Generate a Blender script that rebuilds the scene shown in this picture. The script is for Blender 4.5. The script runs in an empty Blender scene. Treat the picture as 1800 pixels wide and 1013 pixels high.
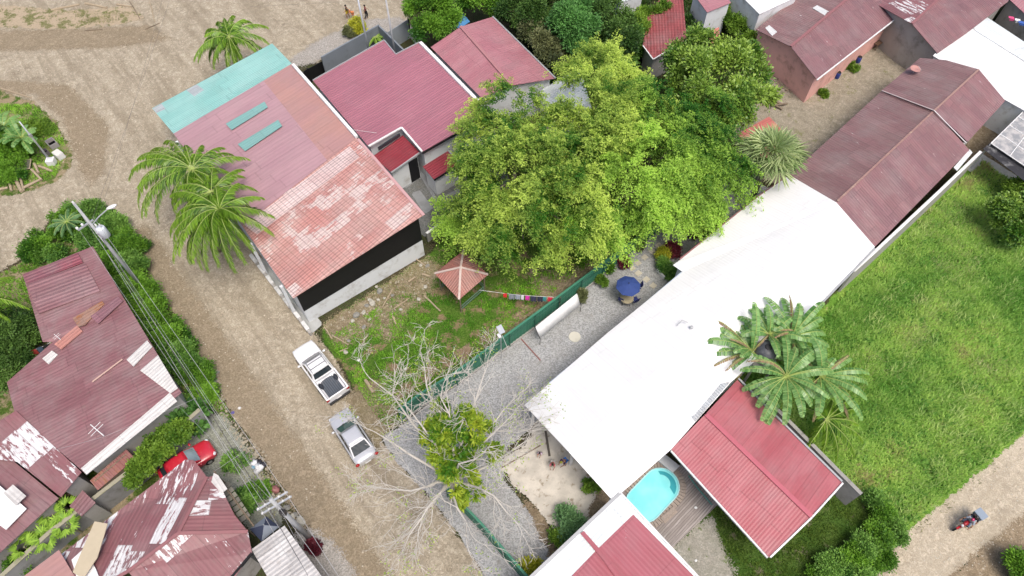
import bpy, bmesh, math, random
import numpy as np
from mathutils import Vector, Matrix, noise as mnoise
from mathutils.geometry import tessellate_polygon

R = math.radians
scene = bpy.context.scene
COL = scene.collection

# ------------------------------------------------------------------ camera
CAM_H = 46.0
TILT = R(33.5)
FPX = 1200.0
cam_data = bpy.data.cameras.new('camera')
cam = bpy.data.objects.new('camera', cam_data)
COL.objects.link(cam)
cam.location = (0, 0, CAM_H)
cam.rotation_euler = (TILT, 0, 0)
cam_data.sensor_width = 36.0
cam_data.lens = 24.0
cam_data.clip_end = 3000
scene.camera = cam

# ------------------------------------------------------------------ light
SUN_EL, SUN_AZ = R(66), R(150)     # high, behind thin cloud, from behind the camera and to its right
world = bpy.data.worlds.new('World')
scene.world = world
world.use_nodes = True
wn = world.node_tree
wn.nodes.clear()
sky = wn.nodes.new('ShaderNodeTexSky')
sky.sky_type = 'NISHITA'
sky.sun_disc = False
sky.sun_elevation = SUN_EL
sky.sun_rotation = SUN_AZ
sky.air_density = 0.7
sky.dust_density = 5.0
bg = wn.nodes.new('ShaderNodeBackground')
bg.inputs['Strength'].default_value = 0.14
wo = wn.nodes.new('ShaderNodeOutputWorld')
wn.links.new(sky.outputs[0], bg.inputs['Color'])
wn.links.new(bg.outputs[0], wo.inputs['Surface'])
sd = bpy.data.lights.new('sun', 'SUN')
sd.energy = 1.5
sd.angle = R(24)
sd.color = (1.0, 0.955, 0.89)
sun = bpy.data.objects.new('sun', sd)
COL.objects.link(sun)
sdir = Vector((math.sin(SUN_AZ) * math.cos(SUN_EL), math.cos(SUN_AZ) * math.cos(SUN_EL), math.sin(SUN_EL)))
sun.location = (0, 0, 60)
sun.rotation_euler = sdir.to_track_quat('Z', 'Y').to_euler()
scene.view_settings.view_transform = 'Standard'
scene.view_settings.look = 'None'
scene.view_settings.gamma = 1.0
scene.view_settings.exposure = 0.50

# ------------------------------------------------------------------ survey: photo point + height above ground -> place
def W(px, py, z=0.0):
    x = (px - 900) / FPX
    y = (py - 506.5) / FPX
    c = math.cos(TILT) + y * math.sin(TILT)
    t = (CAM_H - z) / c
    return Vector((x * t, (math.sin(TILT) - y * math.cos(TILT)) * t, z))

def WG(px, py):
    return W(px, py, 0)

def WV(pts, z=0.0):
    return [W(p[0], p[1], (p[2] if len(p) > 2 else z)) for p in pts]

# ------------------------------------------------------------------ node helper
class N:
    def __init__(s, name):
        s.m = bpy.data.materials.new(name)
        s.m.use_nodes = True
        s.t = s.m.node_tree
        s.t.nodes.clear()
        s.out = s.t.nodes.new('ShaderNodeOutputMaterial')
    def node(s, kind, **kw):
        n = s.t.nodes.new(kind)
        for k, v in kw.items():
            setattr(n, k, v)
        return n
    def put(s, sock, v):
        if isinstance(v, bpy.types.NodeSocket):
            s.t.links.new(v, sock)
        elif v is not None:
            if isinstance(v, (tuple, list)) and len(v) == 3 and sock.type == 'RGBA':
                v = (*v, 1)
            sock.default_value = v
    def math(s, op, a, b=None, c=None, clamp=False):
        n = s.node('ShaderNodeMath', operation=op, use_clamp=clamp)
        s.put(n.inputs[0], a)
        if b is not None: s.put(n.inputs[1], b)
        if c is not None: s.put(n.inputs[2], c)
        return n.outputs[0]
    def mix(s, f, a, b, mode='MIX'):
        n = s.node('ShaderNodeMix', data_type='RGBA', blend_type=mode)
        s.put(n.inputs[0], f); s.put(n.inputs[6], a); s.put(n.inputs[7], b)
        return n.outputs[2]
    def ramp(s, v, lo, hi, smooth=True):
        n = s.node('ShaderNodeMapRange', interpolation_type='SMOOTHSTEP' if smooth else 'LINEAR')
        s.put(n.inputs[0], v); n.inputs[1].default_value = lo; n.inputs[2].default_value = hi
        return n.outputs[0]
    def geo(s):
        return s.node('ShaderNodeNewGeometry').outputs['Position']
    def objc(s):
        return s.node('ShaderNodeTexCoord').outputs['Object']
    def uv(s):
        return s.node('ShaderNodeTexCoord').outputs['UV']
    def attr(s, name, out='Fac'):
        return s.node('ShaderNodeAttribute', attribute_name=name).outputs[out]
    def sep(s, v):
        n = s.node('ShaderNodeSeparateXYZ'); s.put(n.inputs[0], v); return n.outputs
    def comb(s, x, y, z=0.0):
        n = s.node('ShaderNodeCombineXYZ'); s.put(n.inputs[0], x); s.put(n.inputs[1], y); s.put(n.inputs[2], z); return n.outputs[0]
    def noise(s, vec, scale, detail=3.0, rough=0.55, out=0, dist=0.0):
        n = s.node('ShaderNodeTexNoise')
        s.put(n.inputs['Vector'], vec); n.inputs['Scale'].default_value = scale
        n.inputs['Detail'].default_value = detail; n.inputs['Roughness'].default_value = rough
        n.inputs['Distortion'].default_value = dist
        return n.outputs[out]
    def voro(s, vec, scale, out='Distance', feature='F1'):
        n = s.node('ShaderNodeTexVoronoi', feature=feature)
        s.put(n.inputs['Vector'], vec); n.inputs['Scale'].default_value = scale
        return n.outputs[out]
    def white(s, vec, out=0):
        n = s.node('ShaderNodeTexWhiteNoise', noise_dimensions='2D'); s.put(n.inputs['Vector'], vec); return n.outputs[out]
    def bump(s, h, strength=0.5, dist=0.05):
        n = s.node('ShaderNodeBump'); s.put(n.inputs['Height'], h)
        n.inputs['Strength'].default_value = strength; n.inputs['Distance'].default_value = dist
        return n.outputs[0]
    def bsdf(s, col, rough=0.8, metal=0.0, normal=None, spec=0.35, **kw):
        n = s.node('ShaderNodeBsdfPrincipled')
        s.put(n.inputs['Base Color'], col); s.put(n.inputs['Roughness'], rough); s.put(n.inputs['Metallic'], metal)
        s.put(n.inputs['Specular IOR Level'], spec)
        if normal is not None: s.put(n.inputs['Normal'], normal)
        for k, v in kw.items(): s.put(n.inputs[k.replace('_', ' ')], v)
        return n.outputs[0]
    def finish(s, sh):
        s.t.links.new(sh, s.out.inputs['Surface'])
        return s.m

def plain(name, col, rough=0.7, metal=0.0, var=0.12, scale=3.0, bump=0.0, spec=0.35, grime=None, **kw):
    n = N(name)
    p = n.objc()
    f = n.noise(p, scale, 4)
    c = n.mix(f, tuple(v * (1 - var) for v in col), tuple(min(1, v * (1 + var)) for v in col))
    if grime:
        g = n.ramp(n.noise(p, scale * .6, 6, .7), .48, .75)
        c = n.mix(n.math('MULTIPLY', g, .8), c, grime)
    nm = n.bump(n.noise(p, scale * 6, 4), bump, .03) if bump else None
    return n.finish(n.bsdf(c, rough, metal, nm, spec, **kw))

# ------------------------------------------------------------------ objects
def tag(o, label=None, cat=None, group=None, kind=None):
    if label: o['label'] = label
    if cat: o['category'] = cat
    if group: o['group'] = group
    if kind: o['kind'] = kind
    return o

def empty(name, loc, label=None, cat=None, group=None, rz=0.0):
    o = bpy.data.objects.new(name, None)
    COL.objects.link(o)
    o.location = loc
    o.rotation_euler = (0, 0, rz)
    o.empty_display_size = 0.2
    return tag(o, label, cat, group)

def link_mesh(name, me, mats, parent=None, smooth=False, loc=None):
    if not isinstance(mats, (list, tuple)): mats = [mats]
    for m in mats: me.materials.append(m)
    if smooth:
        me.polygons.foreach_set('use_smooth', [True] * len(me.polygons))
    o = bpy.data.objects.new(name, me)
    COL.objects.link(o)
    if parent is not None: o.parent = parent
    if loc is not None: o.location = loc
    return o

class MB:
    """collects shapes, then links them as one mesh object"""
    def __init__(s):
        s.v = []; s.f = []; s.m = []; s.uv = {}
    def add(s, vs, fs, m=0, uvs=None):
        b = len(s.v)
        s.v.extend([tuple(v) for v in vs])
        for i, f in enumerate(fs):
            s.f.append([b + k for k in f]); s.m.append(m)
            if uvs: s.uv[len(s.f) - 1] = uvs[i]
        return s
    def box(s, c, size, rz=0.0, m=0, taper=1.0, rx=0.0, ry=0.0):
        sx, sy, sz = [v / 2 for v in size]
        M = Matrix.Translation(c) @ Matrix.Rotation(rz, 4, 'Z') @ Matrix.Rotation(ry, 4, 'Y') @ Matrix.Rotation(rx, 4, 'X')
        vs = []
        for z in (-1, 1):
            k = taper if z > 0 else 1.0
            for x, y in ((-1, -1), (1, -1), (1, 1), (-1, 1)):
                vs.append(M @ Vector((x * sx * k, y * sy * k, z * sz)))
        return s.add(vs, [(3, 2, 1, 0), (4, 5, 6, 7), (0, 1, 5, 4), (1, 2, 6, 5), (2, 3, 7, 6), (3, 0, 4, 7)], m)
    def prism(s, pts, z0, z1, m=0):
        n = len(pts)
        if sum(pts[i][0] * pts[(i + 1) % n][1] - pts[(i + 1) % n][0] * pts[i][1] for i in range(n)) < 0: pts = pts[::-1]
        vs = [(p[0], p[1], z0) for p in pts] + [(p[0], p[1], z1) for p in pts]
        tri = tessellate_polygon([[Vector((p[0], p[1], 0)) for p in pts]])
        fs = []
        for t in tri:
            a, b, c = t
            if (pts[b][0] - pts[a][0]) * (pts[c][1] - pts[a][1]) - (pts[b][1] - pts[a][1]) * (pts[c][0] - pts[a][0]) < 0: a, c = c, a
            fs.append((c, b, a)); fs.append((a + n, b + n, c + n))
        fs += [(i, (i + 1) % n, (i + 1) % n + n, i + n) for i in range(n)]
        return s.add(vs, fs, m)
    def bar(s, a, b, w, h, m=0):
        """square bar from a to b"""
        a = Vector(a); b = Vector(b); d = (b - a)
        if d.length < 1e-6: return s
        d.normalize()
        up = Vector((0, 0, 1)) if abs(d.z) < .95 else Vector((0, 1, 0))
        sd_ = d.cross(up).normalized() * w / 2; u = sd_.cross(d).normalized() * h / 2
        vs = []
        for p in (a, b):
            vs += [p - sd_ - u, p + sd_ - u, p + sd_ + u, p - sd_ + u]
        return s.add(vs, [(0, 1, 2, 3), (7, 6, 5, 4), (0, 4, 5, 1), (1, 5, 6, 2), (2, 6, 7, 3), (3, 7, 4, 0)], m)
    def tube(s, pts, radii, n=8, m=0, cap=True):
        pts = [Vector(p) for p in pts]
        if not isinstance(radii, (list, tuple)): radii = [radii] * len(pts)
        vs = []; fs = []
        prev = None
        for i, p in enumerate(pts):
            d = (pts[min(i + 1, len(pts) - 1)] - pts[max(i - 1, 0)])
            d = d.normalized() if d.length > 1e-9 else Vector((0, 0, 1))
            if prev is None:
                a = d.cross(Vector((0, 0, 1)) if abs(d.z) < .9 else Vector((1, 0, 0))).normalized()
            else:
                a = (prev - d * prev.dot(d)).normalized()
            prev = a
            b = d.cross(a)
            for k in range(n):
                t = 2 * math.pi * k / n
                vs.append(p + (a * math.cos(t) + b * math.sin(t)) * radii[i])
        for i in range(len(pts) - 1):
            for k in range(n):
                fs.append((i * n + k, i * n + (k + 1) % n, (i + 1) * n + (k + 1) % n, (i + 1) * n + k))
        if cap:
            fs.append(tuple(range(n))[::-1]); fs.append(tuple((len(pts) - 1) * n + k for k in range(n)))
        return s.add(vs, fs, m)
    def lathe(s, c, prof, n=16, m=0, sx=1.0, sy=1.0, rz=0.0):
        vs = []; fs = []
        for r, z in prof:
            for k in range(n):
                t = 2 * math.pi * k / n
                x = math.cos(t) * r * sx; y = math.sin(t) * r * sy
                vs.append((c[0] + x * math.cos(rz) - y * math.sin(rz), c[1] + x * math.sin(rz) + y * math.cos(rz), c[2] + z))
        for i in range(len(prof) - 1):
            for k in range(n):
                fs.append((i * n + k, i * n + (k + 1) % n, (i + 1) * n + (k + 1) % n, (i + 1) * n + k))
        fs.append(tuple(range(n))[::-1]); fs.append(tuple((len(prof) - 1) * n + k for k in range(n)))
        return s.add(vs, fs, m)
    def blob(s, c, r, m=0, jit=0.15, seed=0, nu=8, nv=6, rz=0.0):
        rr = random.Random(seed); vs = []; fs = []
        if not isinstance(r, (tuple, list)): r = (r, r, r)
        for j in range(nv + 1):
            ph = math.pi * j / nv
            for i in range(nu):
                t = 2 * math.pi * i / nu
                k = 1 + rr.uniform(-jit, jit)
                x = math.sin(ph) * math.cos(t) * r[0] * k; y = math.sin(ph) * math.sin(t) * r[1] * k
                vs.append((c[0] + x * math.cos(rz) - y * math.sin(rz), c[1] + x * math.sin(rz) + y * math.cos(rz), c[2] + math.cos(ph) * r[2] * k))
        for j in range(nv):
            for i in range(nu):
                fs.append((j * nu + i, (j + 1) * nu + i, (j + 1) * nu + (i + 1) % nu, j * nu + (i + 1) % nu))
        return s.add(vs, fs, m)
    def quad(s, a, b, c, d, m=0): return s.add([a, b, c, d], [(0, 1, 2, 3)], m)
    def build(s, name, mats, parent=None, local=False, smooth=False, bevel=0.0, sub=0):
        off = Vector((0, 0, 0))
        loc = None
        if parent is not None and not local:
            p = parent
            while p is not None:
                off += Vector(p.location); p = p.parent
        me = bpy.data.meshes.new(name)
        me.from_pydata([(v[0] - off.x, v[1] - off.y, v[2] - off.z) for v in s.v], [], s.f)
        me.polygons.foreach_set('material_index', s.m)
        if s.uv:
            ul = me.uv_layers.new(name='UVMap')
            for fi, uvs in s.uv.items():
                for li, u in zip(me.polygons[fi].loop_indices, uvs): ul.data[li].uv = u
        me.update()
        o = link_mesh(name, me, mats, parent, smooth)
        if bevel:
            b = o.modifiers.new('bevel', 'BEVEL'); b.width = bevel; b.segments = 2; b.limit_method = 'ANGLE'
        if sub:
            b = o.modifiers.new('sub', 'SUBSURF'); b.levels = sub; b.render_levels = sub
        return o

def lone(mb, name, mats, loc, label, cat, group=None, kind=None, **kw):
    """one mesh that is a whole thing, origin at loc"""
    e = Vector(loc)
    mb.v = [(v[0] - e.x, v[1] - e.y, v[2] - e.z) for v in mb.v]
    o = mb.build(name, mats, None, **kw)
    o.location = e
    return tag(o, label, cat, group, kind)

def copy_tree(o, parent=None):
    c = o.copy(); COL.objects.link(c); c.parent = parent
    for ch in o.children: copy_tree(ch, c)
    return c

def inside(px, py, poly):
    """vectorised point in polygon"""
    r = np.zeros(px.shape, bool); n = len(poly); j = n - 1
    for i in range(n):
        xi, yi = poly[i]; xj, yj = poly[j]
        cnd = ((yi > py) != (yj > py)) & (px < (xj - xi) * (py - yi) / (yj - yi + 1e-12) + xi)
        r ^= cnd; j = i
    return r

def sdist(px, py, poly):
    d = np.full(px.shape, 1e9); n = len(poly)
    for i in range(n):
        ax, ay = poly[i]; bx, by = poly[(i + 1) % n]
        vx, vy = bx - ax, by - ay
        t = np.clip(((px - ax) * vx + (py - ay) * vy) / (vx * vx + vy * vy + 1e-12), 0, 1)
        d = np.minimum(d, np.hypot(px - ax - t * vx, py - ay - t * vy))
    return np.where(inside(px, py, poly), d, -d)
# ================================================================== SETTING
def edge_finish(n, sh, amp=0.5, soft=0.08, nscale=1.3):
    """ragged border: the sheet wears out where its distance to the border, roughened by noise, drops below zero"""
    d = n.attr('edge')
    p = n.geo()
    a = n.math('SUBTRACT', n.noise(p, nscale, 6, .7), .5)
    v = n.math('ADD', d, n.math('MULTIPLY', a, amp * 2))
    g_ = n.math('SUBTRACT', n.noise(p, 11, 3, .6), .5)
    v = n.math('ADD', v, n.math('MULTIPLY', g_, soft * 5))
    f = n.ramp(v, -.012, .012)
    tr = n.node('ShaderNodeBsdfTransparent').outputs[0]
    mx = n.node('ShaderNodeMixShader')
    n.put(mx.inputs[0], f); n.put(mx.inputs[1], tr); n.put(mx.inputs[2], sh)
    return n.finish(mx.outputs[0])

def hsh(c, k): return tuple(min(1, v * k) for v in c)

def dirt(name, a, b, c, amp=.5, soft=.08, stones=.5, grain=1.0, spots=None, nscale=1.3, rut=None):
    """three-tone earth with stones: a base, b patches, c pebbles"""
    n = N(name); p = n.geo()
    big = n.ramp(n.noise(p, .35, 5, .6), .38, .62)
    mid = n.ramp(n.noise(p, 1.7, 6, .65), .38, .66)
    col = n.mix(big, a, b)
    col = n.mix(n.math('MULTIPLY', mid, .55), col, c)
    fine = n.noise(p, 9 * grain, 6, .75)
    col = n.mix(n.ramp(fine, .32, .7), n.mix(.5, col, hsh(a, .45)), n.mix(.35, col, hsh(c, 1.25)))
    col = n.mix(n.math('MULTIPLY', n.ramp(n.noise(p, 3.2, 6, .72, dist=1.0), .5, .62), .5), col, hsh(c, 1.25))
    col = n.mix(n.math('MULTIPLY', n.ramp(n.noise(p, .8, 7, .72), .52, .68), .45), col, hsh(b, .72))
    vd = n.voro(p, 9 * grain)
    st = n.math('MULTIPLY', n.ramp(vd, .20, .12), n.ramp(n.noise(p, 1.1, 3), .45, .62))
    col = n.mix(n.math('MULTIPLY', st, stones), col, hsh(c, 1.35))
    # ruts and wheel wear running with the road
    q = n.sep(p); ru = n.math('ADD', n.math('MULTIPLY', q[0], .79), n.math('MULTIPLY', q[1], .61)); rv = n.math('SUBTRACT', n.math('MULTIPLY', q[1], .79), n.math('MULTIPLY', q[0], .61))
    if rut is not None:
        if rut: ru, rv = rv, ru
        sr = n.ramp(n.noise(n.comb(ru, n.math('MULTIPLY', rv, .10)), .9, 6, .68), .46, .62)
        col = n.mix(n.math('MULTIPLY', sr, .55), col, hsh(b, .85))
    dp_ = n.ramp(n.noise(p, .5, 7, .7, dist=.8), .56, .66)
    col = n.mix(n.math('MULTIPLY', dp_, .35), col, hsh(b, .62))
    vd2 = n.ramp(n.voro(p, 2.1 * grain), .12, .07)
    col = n.mix(n.math('MULTIPLY', vd2, stones * .6), col, hsh(a, .5))
    if spots:
        sp = n.ramp(n.noise(p, spots[1], 6, .7), spots[2], spots[2] + .06)
        col = n.mix(n.math('MULTIPLY', sp, spots[3]), col, spots[0])
    h = n.math('ADD', n.math('MULTIPLY', fine, .6), n.math('MULTIPLY', mid, .6))
    nm = n.bump(h, .7, .08)
    sh = n.bsdf(col, .95, 0, nm, .15)
    return edge_finish(n, sh, amp, soft, nscale)

def gravel(name, col, amp=.35, soft=.08):
    n = N(name); p = n.geo()
    cc = n.voro(p, 14, 'Color'); s = n.sep(cc)
    base = n.mix(s[0], hsh(col, .62), hsh(col, 1.3))
    base = n.mix(n.ramp(n.noise(p, .5, 5, .6), .35, .7), base, n.mix(.45, base, hsh((col[0] * 1.04, col[1], col[2] * .93), .8)))
    base = n.mix(n.math('MULTIPLY', n.ramp(n.noise(p, 2.6, 6, .7), .52, .72), .35), base, (.17, .14, .10))
    nm = n.bump(n.voro(p, 14), -.8, .04)
    return edge_finish(n, n.bsdf(base, .9, 0, nm, .2), amp, soft)

def turf(name, a, b, bare, bareness=.5, amp=.6):
    n = N(name); p = n.geo()
    big = n.ramp(n.noise(p, .4, 5, .65), .35, .65)
    col = n.mix(big, a, b)
    f = n.noise(p, 7, 6, .75)
    col = n.mix(n.ramp(f, .3, .7), hsh(a, .5), col)
    br = n.ramp(n.noise(p, .75, 6, .72), bareness, bareness + .1)
    brc = n.mix(n.noise(p, 5, 6, .7), hsh(bare, .6), hsh(bare, 1.3))
    col = n.mix(br, col, brc)
    nm = n.bump(f, .8, .1)
    return edge_finish(n, n.bsdf(col, 1.0, 0, nm, .1), amp, .12)

def concrete(name, col, amp=.03, soft=.01, stain=(.2, .16, .11), sk=.5, joints=0):
    n = N(name); p = n.geo()
    c = n.mix(n.ramp(n.noise(p, .8, 6, .6), .35, .65), hsh(col, .84), hsh(col, 1.12))
    c = n.mix(n.math('MULTIPLY', n.ramp(n.noise(p, 1.4, 7, .72), .54, .66), sk), c, stain)
    c = n.mix(n.math('MULTIPLY', n.ramp(n.noise(p, 14, 4, .7), .5, .7), .25), c, hsh(col, .6))
    return edge_finish(n, n.bsdf(c, .85, 0, n.bump(n.noise(p, 20, 4), .3, .02), .3), amp, soft)

def sheet(name, poly, mat, z, cell=.5, label=None, cat=None, kind='structure', margin=.8, world_pts=False, hfun=None):
    P = [(p[0], p[1]) for p in (poly if world_pts else [WG(*q) for q in poly])]
    xs = [p[0] for p in P]; ys = [p[1] for p in P]
    x0, y0 = min(xs) - margin, min(ys) - margin
    nx = int((max(xs) + margin - x0) / cell) + 2; ny = int((max(ys) + margin - y0) / cell) + 2
    gx, gy = np.meshgrid(x0 + np.arange(nx) * cell, y0 + np.arange(ny) * cell)
    d = sdist(gx, gy, P)
    keep = d > -margin
    kq = keep[:-1, :-1] | keep[1:, :-1] | keep[:-1, 1:] | keep[1:, 1:]
    idx = np.arange(nx * ny).reshape(ny, nx)
    q = np.stack([idx[:-1, :-1][kq], idx[:-1, 1:][kq], idx[1:, 1:][kq], idx[1:, :-1][kq]], 1)
    used, inv = np.unique(q.ravel(), return_inverse=True)
    gz = np.full(gx.size, z)
    co = np.stack([gx.ravel()[used], gy.ravel()[used], gz[used]], 1).astype(np.float32)
    me = bpy.data.meshes.new(name)
    nq = len(q)
    me.vertices.add(len(used)); me.vertices.foreach_set('co', co.ravel())
    me.loops.add(nq * 4); me.loops.foreach_set('vertex_index', inv.astype(np.int32).ravel())
    me.polygons.add(nq); me.polygons.foreach_set('loop_start', np.arange(0, nq * 4, 4, dtype=np.int32))
    me.update(calc_edges=True)
    at = me.attributes.new('edge', 'FLOAT', 'POINT'); at.data.foreach_set('value', d.ravel()[used].astype(np.float32))
    o = link_mesh(name, me, mat)
    return tag(o, label, cat, None, kind)

SAND = (.345, .292, .208); SAND2 = (.255, .212, .148); PALE = (.49, .435, .34)
M_soil = None
def build_ground():
    n = N('soil'); p = n.geo()
    c = n.mix(n.ramp(n.noise(p, .25, 6, .65), .4, .6), (.085, .075, .04), (.05, .085, .022))
    c = n.mix(n.ramp(n.noise(p, 6, 6, .7), .35, .7), hsh((.05, .04, .025), 1), c)
    m = n.finish(n.bsdf(c, 1, 0, n.bump(n.noise(p, 8, 6), .8, .1), .1))
    mb = MB()
    mb.quad((-900, -700, 0), (900, -700, 0), (900, 1500, 0), (-900, 1500, 0))
    tag(mb.build('ground', m), kind='structure')
    # dirt roads
    m_road = dirt('road_dirt', SAND, SAND2, PALE, .7, .12, .45, 1.0, rut=0)
    sheet('road', [(-250, 560), (0, 478), (40, 455), (90, 385), (160, 350), (200, 368), (235, 430), (270, 500), (330, 590), (370, 660),
                   (415, 740), (465, 800), (520, 890), (570, 950), (610, 1013), (650, 1120), (900, 1120), (845, 1000), (800, 930), (745, 860), (700, 810),
                   (655, 750), (620, 690), (590, 630), (555, 590), (540, 520), (470, 440), (360, 300), (340, 190), (480, 110), (560, 110),
                   (640, 65), (720, 35), (760, -20), (820, -140), (-250, -140)], m_road, .012, .6)
    m_road2 = dirt('side_road_dirt', (.47, .405, .30), (.39, .33, .24), (.56, .49, .38), .45, .12, .25, 1.3, rut=1)
    sheet('side_road', [(1490, 1055), (1583, 944), (1643, 898), (1792, 770), (2042, 552), (2120, 700), (1800, 930), (1690, 1000), (1620, 1120), (1450, 1120)], m_road2, .012, .5)
    m_brown = dirt('brown_verge', (.17, .125, .075), (.25, .19, .12), (.36, .29, .2), .7, .3, .5, 1.1)
    sheet('verge', [(1640, 1040), (1700, 985), (1800, 905), (2100, 700), (2150, 900), (1900, 1120), (1600, 1120)], m_brown, .02, .5)
    m_tan = dirt('wheel_track_dirt', (.225, .18, .118), (.265, .215, .145), (.33, .27, .19), .9, .45, .15, .9)
    sheet('wheel_track', [(232, 400), (262, 400), (330, 500), (400, 600), (460, 680), (540, 800), (610, 900), (690, 1013), (740, 1120), (640, 1120), (590, 1013), (545, 945), (480, 840), (430, 760), (360, 650), (305, 560), (255, 470)], m_tan, .016, .5)
    sheet('wheel_track', [(-200, 150), (0, 140), (120, 150), (190, 220), (185, 300), (160, 330), (130, 280), (110, 210), (60, 165), (-200, 175)], m_tan, .017, .5)
    sheet('wheel_track', [(0, 55), (260, 45), (300, 70), (200, 85), (0, 90), (-200, 90), (-200, 60)], m_tan, .018, .5)
    m_greyg = gravel('loose_grey_gravel', (.34, .32, .29), .9, .35)
    sheet('gravel_verge', [(500, 112), (560, 70), (640, 35), (700, 30), (735, 55), (700, 70), (580, 100), (530, 118)], m_greyg, .021, .4)
    sheet('gravel_verge', [(545, 930), (590, 955), (625, 1013), (660, 1120), (560, 1120), (520, 940)], m_greyg, .021, .4)
    sheet('gravel_verge', [(370, 730), (395, 725), (440, 790), (470, 850), (500, 905), (490, 930), (440, 930), (370, 850), (300, 845), (330, 770)], gravel('mossy_grey_gravel', (.25, .26, .215), .5, .25), .021, .4)
    # grass islands and verges
    m_t1 = turf('verge_turf', (.08, .15, .025), (.16, .19, .05), (.30, .24, .15), .46, .8)
    sheet('grass_verge', [(-250, 140), (0, 160), (60, 180), (100, 215), (125, 262), (128, 290), (105, 315), (60, 335), (0, 347), (-250, 400)], m_t1, .024, .4)
    m_t2 = turf('dry_turf', (.20, .21, .08), (.27, .25, .13), (.42, .34, .24), .42, .9)
    sheet('grass_verge', [(-250, 5), (0, 10), (120, 18), (230, 12), (255, 35), (200, 44), (130, 52), (0, 48), (-250, 45)], m_t2, .025, .4)
    sheet('grass_verge', [(-250, 560), (0, 482), (38, 462), (60, 430), (110, 375), (160, 352), (205, 380), (240, 440), (290, 540), (345, 620), (385, 690), (420, 750), (395, 735), (330, 690), (300, 900), (60, 1120), (-250, 1120)], m_t1, .008, .6)
    # right field
    m_f = turf('field_turf', (.14, .30, .04), (.32, .46, .09), (.40, .34, .17), .62, .5)
    sheet('field', [(1440, 545), (1730, 255), (1900, 120), (2150, 60), (2150, 480), (1805, 773), (1655, 899), (1595, 951), (1520, 905), (1480, 845), (1370, 735), (1270, 660)], m_f, .008, .7)
    # lot lawn with bare patches
    m_lawn = turf('lawn_turf', (.07, .17, .018), (.14, .22, .04), (.23, .17, .10), .50, .5)
    sheet('lawn', [(566, 570), (750, 450), (800, 400), (900, 360), (1290, 275), (1275, 300), (1000, 510), (700, 748), (672, 762), (640, 720), (606, 650), (568, 600)], m_lawn, .016, .5)
    m_path = dirt('trodden_earth', (.19, .13, .08), (.26, .19, .12), (.33, .25, .17), .35, .25, .4, 1.4)
    sheet('path', [(690, 690), (760, 640), (850, 590), (930, 533), (1000, 492), (1040, 478), (1040, 492), (1000, 507), (940, 548), (860, 606), (770, 657), (700, 706)], m_path, .022, .3, margin=.8)
    m_bare = dirt('bare_earth', (.16, .12, .07), (.20, .17, .08), (.34, .29, .2), .9, .5, .7, 1.6)
    sheet('bare_soil', [(566, 572), (750, 452), (770, 470), (760, 520), (720, 545), (690, 600), (640, 590), (600, 610)], m_bare, .021, .3)
    sheet('bare_soil', [(925, 470), (1000, 480), (1080, 430), (1060, 480), (985, 535), (900, 600), (860, 610), (950, 540)], m_bare, .023, .3)
    sheet('bare_soil', [(600, 700), (680, 660), (700, 740), (660, 790), (640, 745)], m_bare, .023, .3)
    # gravel yard
    m_g = gravel('yard_gravel', (.34, .345, .345))
    sheet('gravel_yard', [(668, 770), (700, 752), (880, 610), (1270, 305), (1300, 285), (1345, 330), (1400, 330), (1320, 420), (1210, 490), (1000, 690), (940, 745), (880, 800), (890, 850), (955, 925), (985, 960), (1000, 1120),
                          (900, 1120), (845, 1000), (800, 930), (745, 862), (700, 815)], m_g, .026, .4)
    m_slab = concrete('old_slab', (.54, .50, .43), .55, .06, (.20, .15, .09), .75)
    sheet('concrete_slab', [(938, 742), (960, 730), (1110, 880), (1060, 925), (1000, 955), (975, 945), (955, 905), (930, 880), (900, 850), (880, 825), (890, 803), (915, 790), (935, 770)], m_slab, .040, .3)
    m_mud = dirt('brown_mud', (.15, .11, .07), (.21, .16, .1), (.3, .24, .16), .6, .2, .4, 1.4)
    sheet('bare_soil', [(1035, 800), (1110, 880), (1060, 930), (1030, 905), (1050, 870)], m_mud, .048, .25)
    sheet('bare_soil', [(910, 868), (935, 882), (972, 930), (1000, 1013), (985, 1040), (960, 960), (930, 905)], m_mud, .031, .25)
    # courtyard, porch and yards between the houses
    m_c = concrete('courtyard_concrete', (.23, .24, .245), .05, .02, (.14, .14, .13), .3)
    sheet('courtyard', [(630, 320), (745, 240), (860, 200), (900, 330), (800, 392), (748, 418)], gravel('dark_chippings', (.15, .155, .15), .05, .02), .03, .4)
    sheet('courtyard_path', [(705, 322), (743, 290), (748, 300), (768, 352), (800, 335), (830, 318), (840, 300), (860, 310), (810, 340), (763, 352), (740, 312), (712, 333)], m_c, .036, .25, margin=.2)
    sheet('courtyard_path', [(722, 340), (738, 335), (762, 366), (747, 378)], m_c, .037, .25, margin=.2)
    m_yard = dirt('sandy_yard', (.28, .24, .175), (.21, .185, .125), (.38, .34, .27), .6, .3, .7, 1.3, spots=((.16, .17, .06), .9, .58, .6))
    sheet('yard', [(1310, 90), (1420, 165), (1560, 50), (1660, 30), (1700, 110), (1430, 290), (1400, 340), (1330, 310), (1280, 230)], m_yard, .02, .5)
    sheet('yard', [(1640, 250), (1760, 170), (1900, 150), (1900, 330), (1720, 300)], dirt('dark_yard', (.10, .075, .045), (.16, .12, .07), (.3, .25, .18), .5, .2, .6, 1.3), .022, .4)
    sheet('paving', [(1700, 300), (1722, 268), (1800, 318), (1840, 345), (1800, 345), (1772, 333)], concrete('pale_paving', (.52, .53, .52), .12, .03, (.3, .3, .26), .4), .03, .3)
    m_bt = turf('back_lawn_turf', (.06, .13, .02), (.12, .17, .04), (.22, .19, .13), .55, .6)
    sheet('back_lawn', [(1170, 960), (1256, 880), (1420, 780), (1540, 910), (1450, 1013), (1400, 1120), (1180, 1120)], m_bt, .014, .5)
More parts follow.
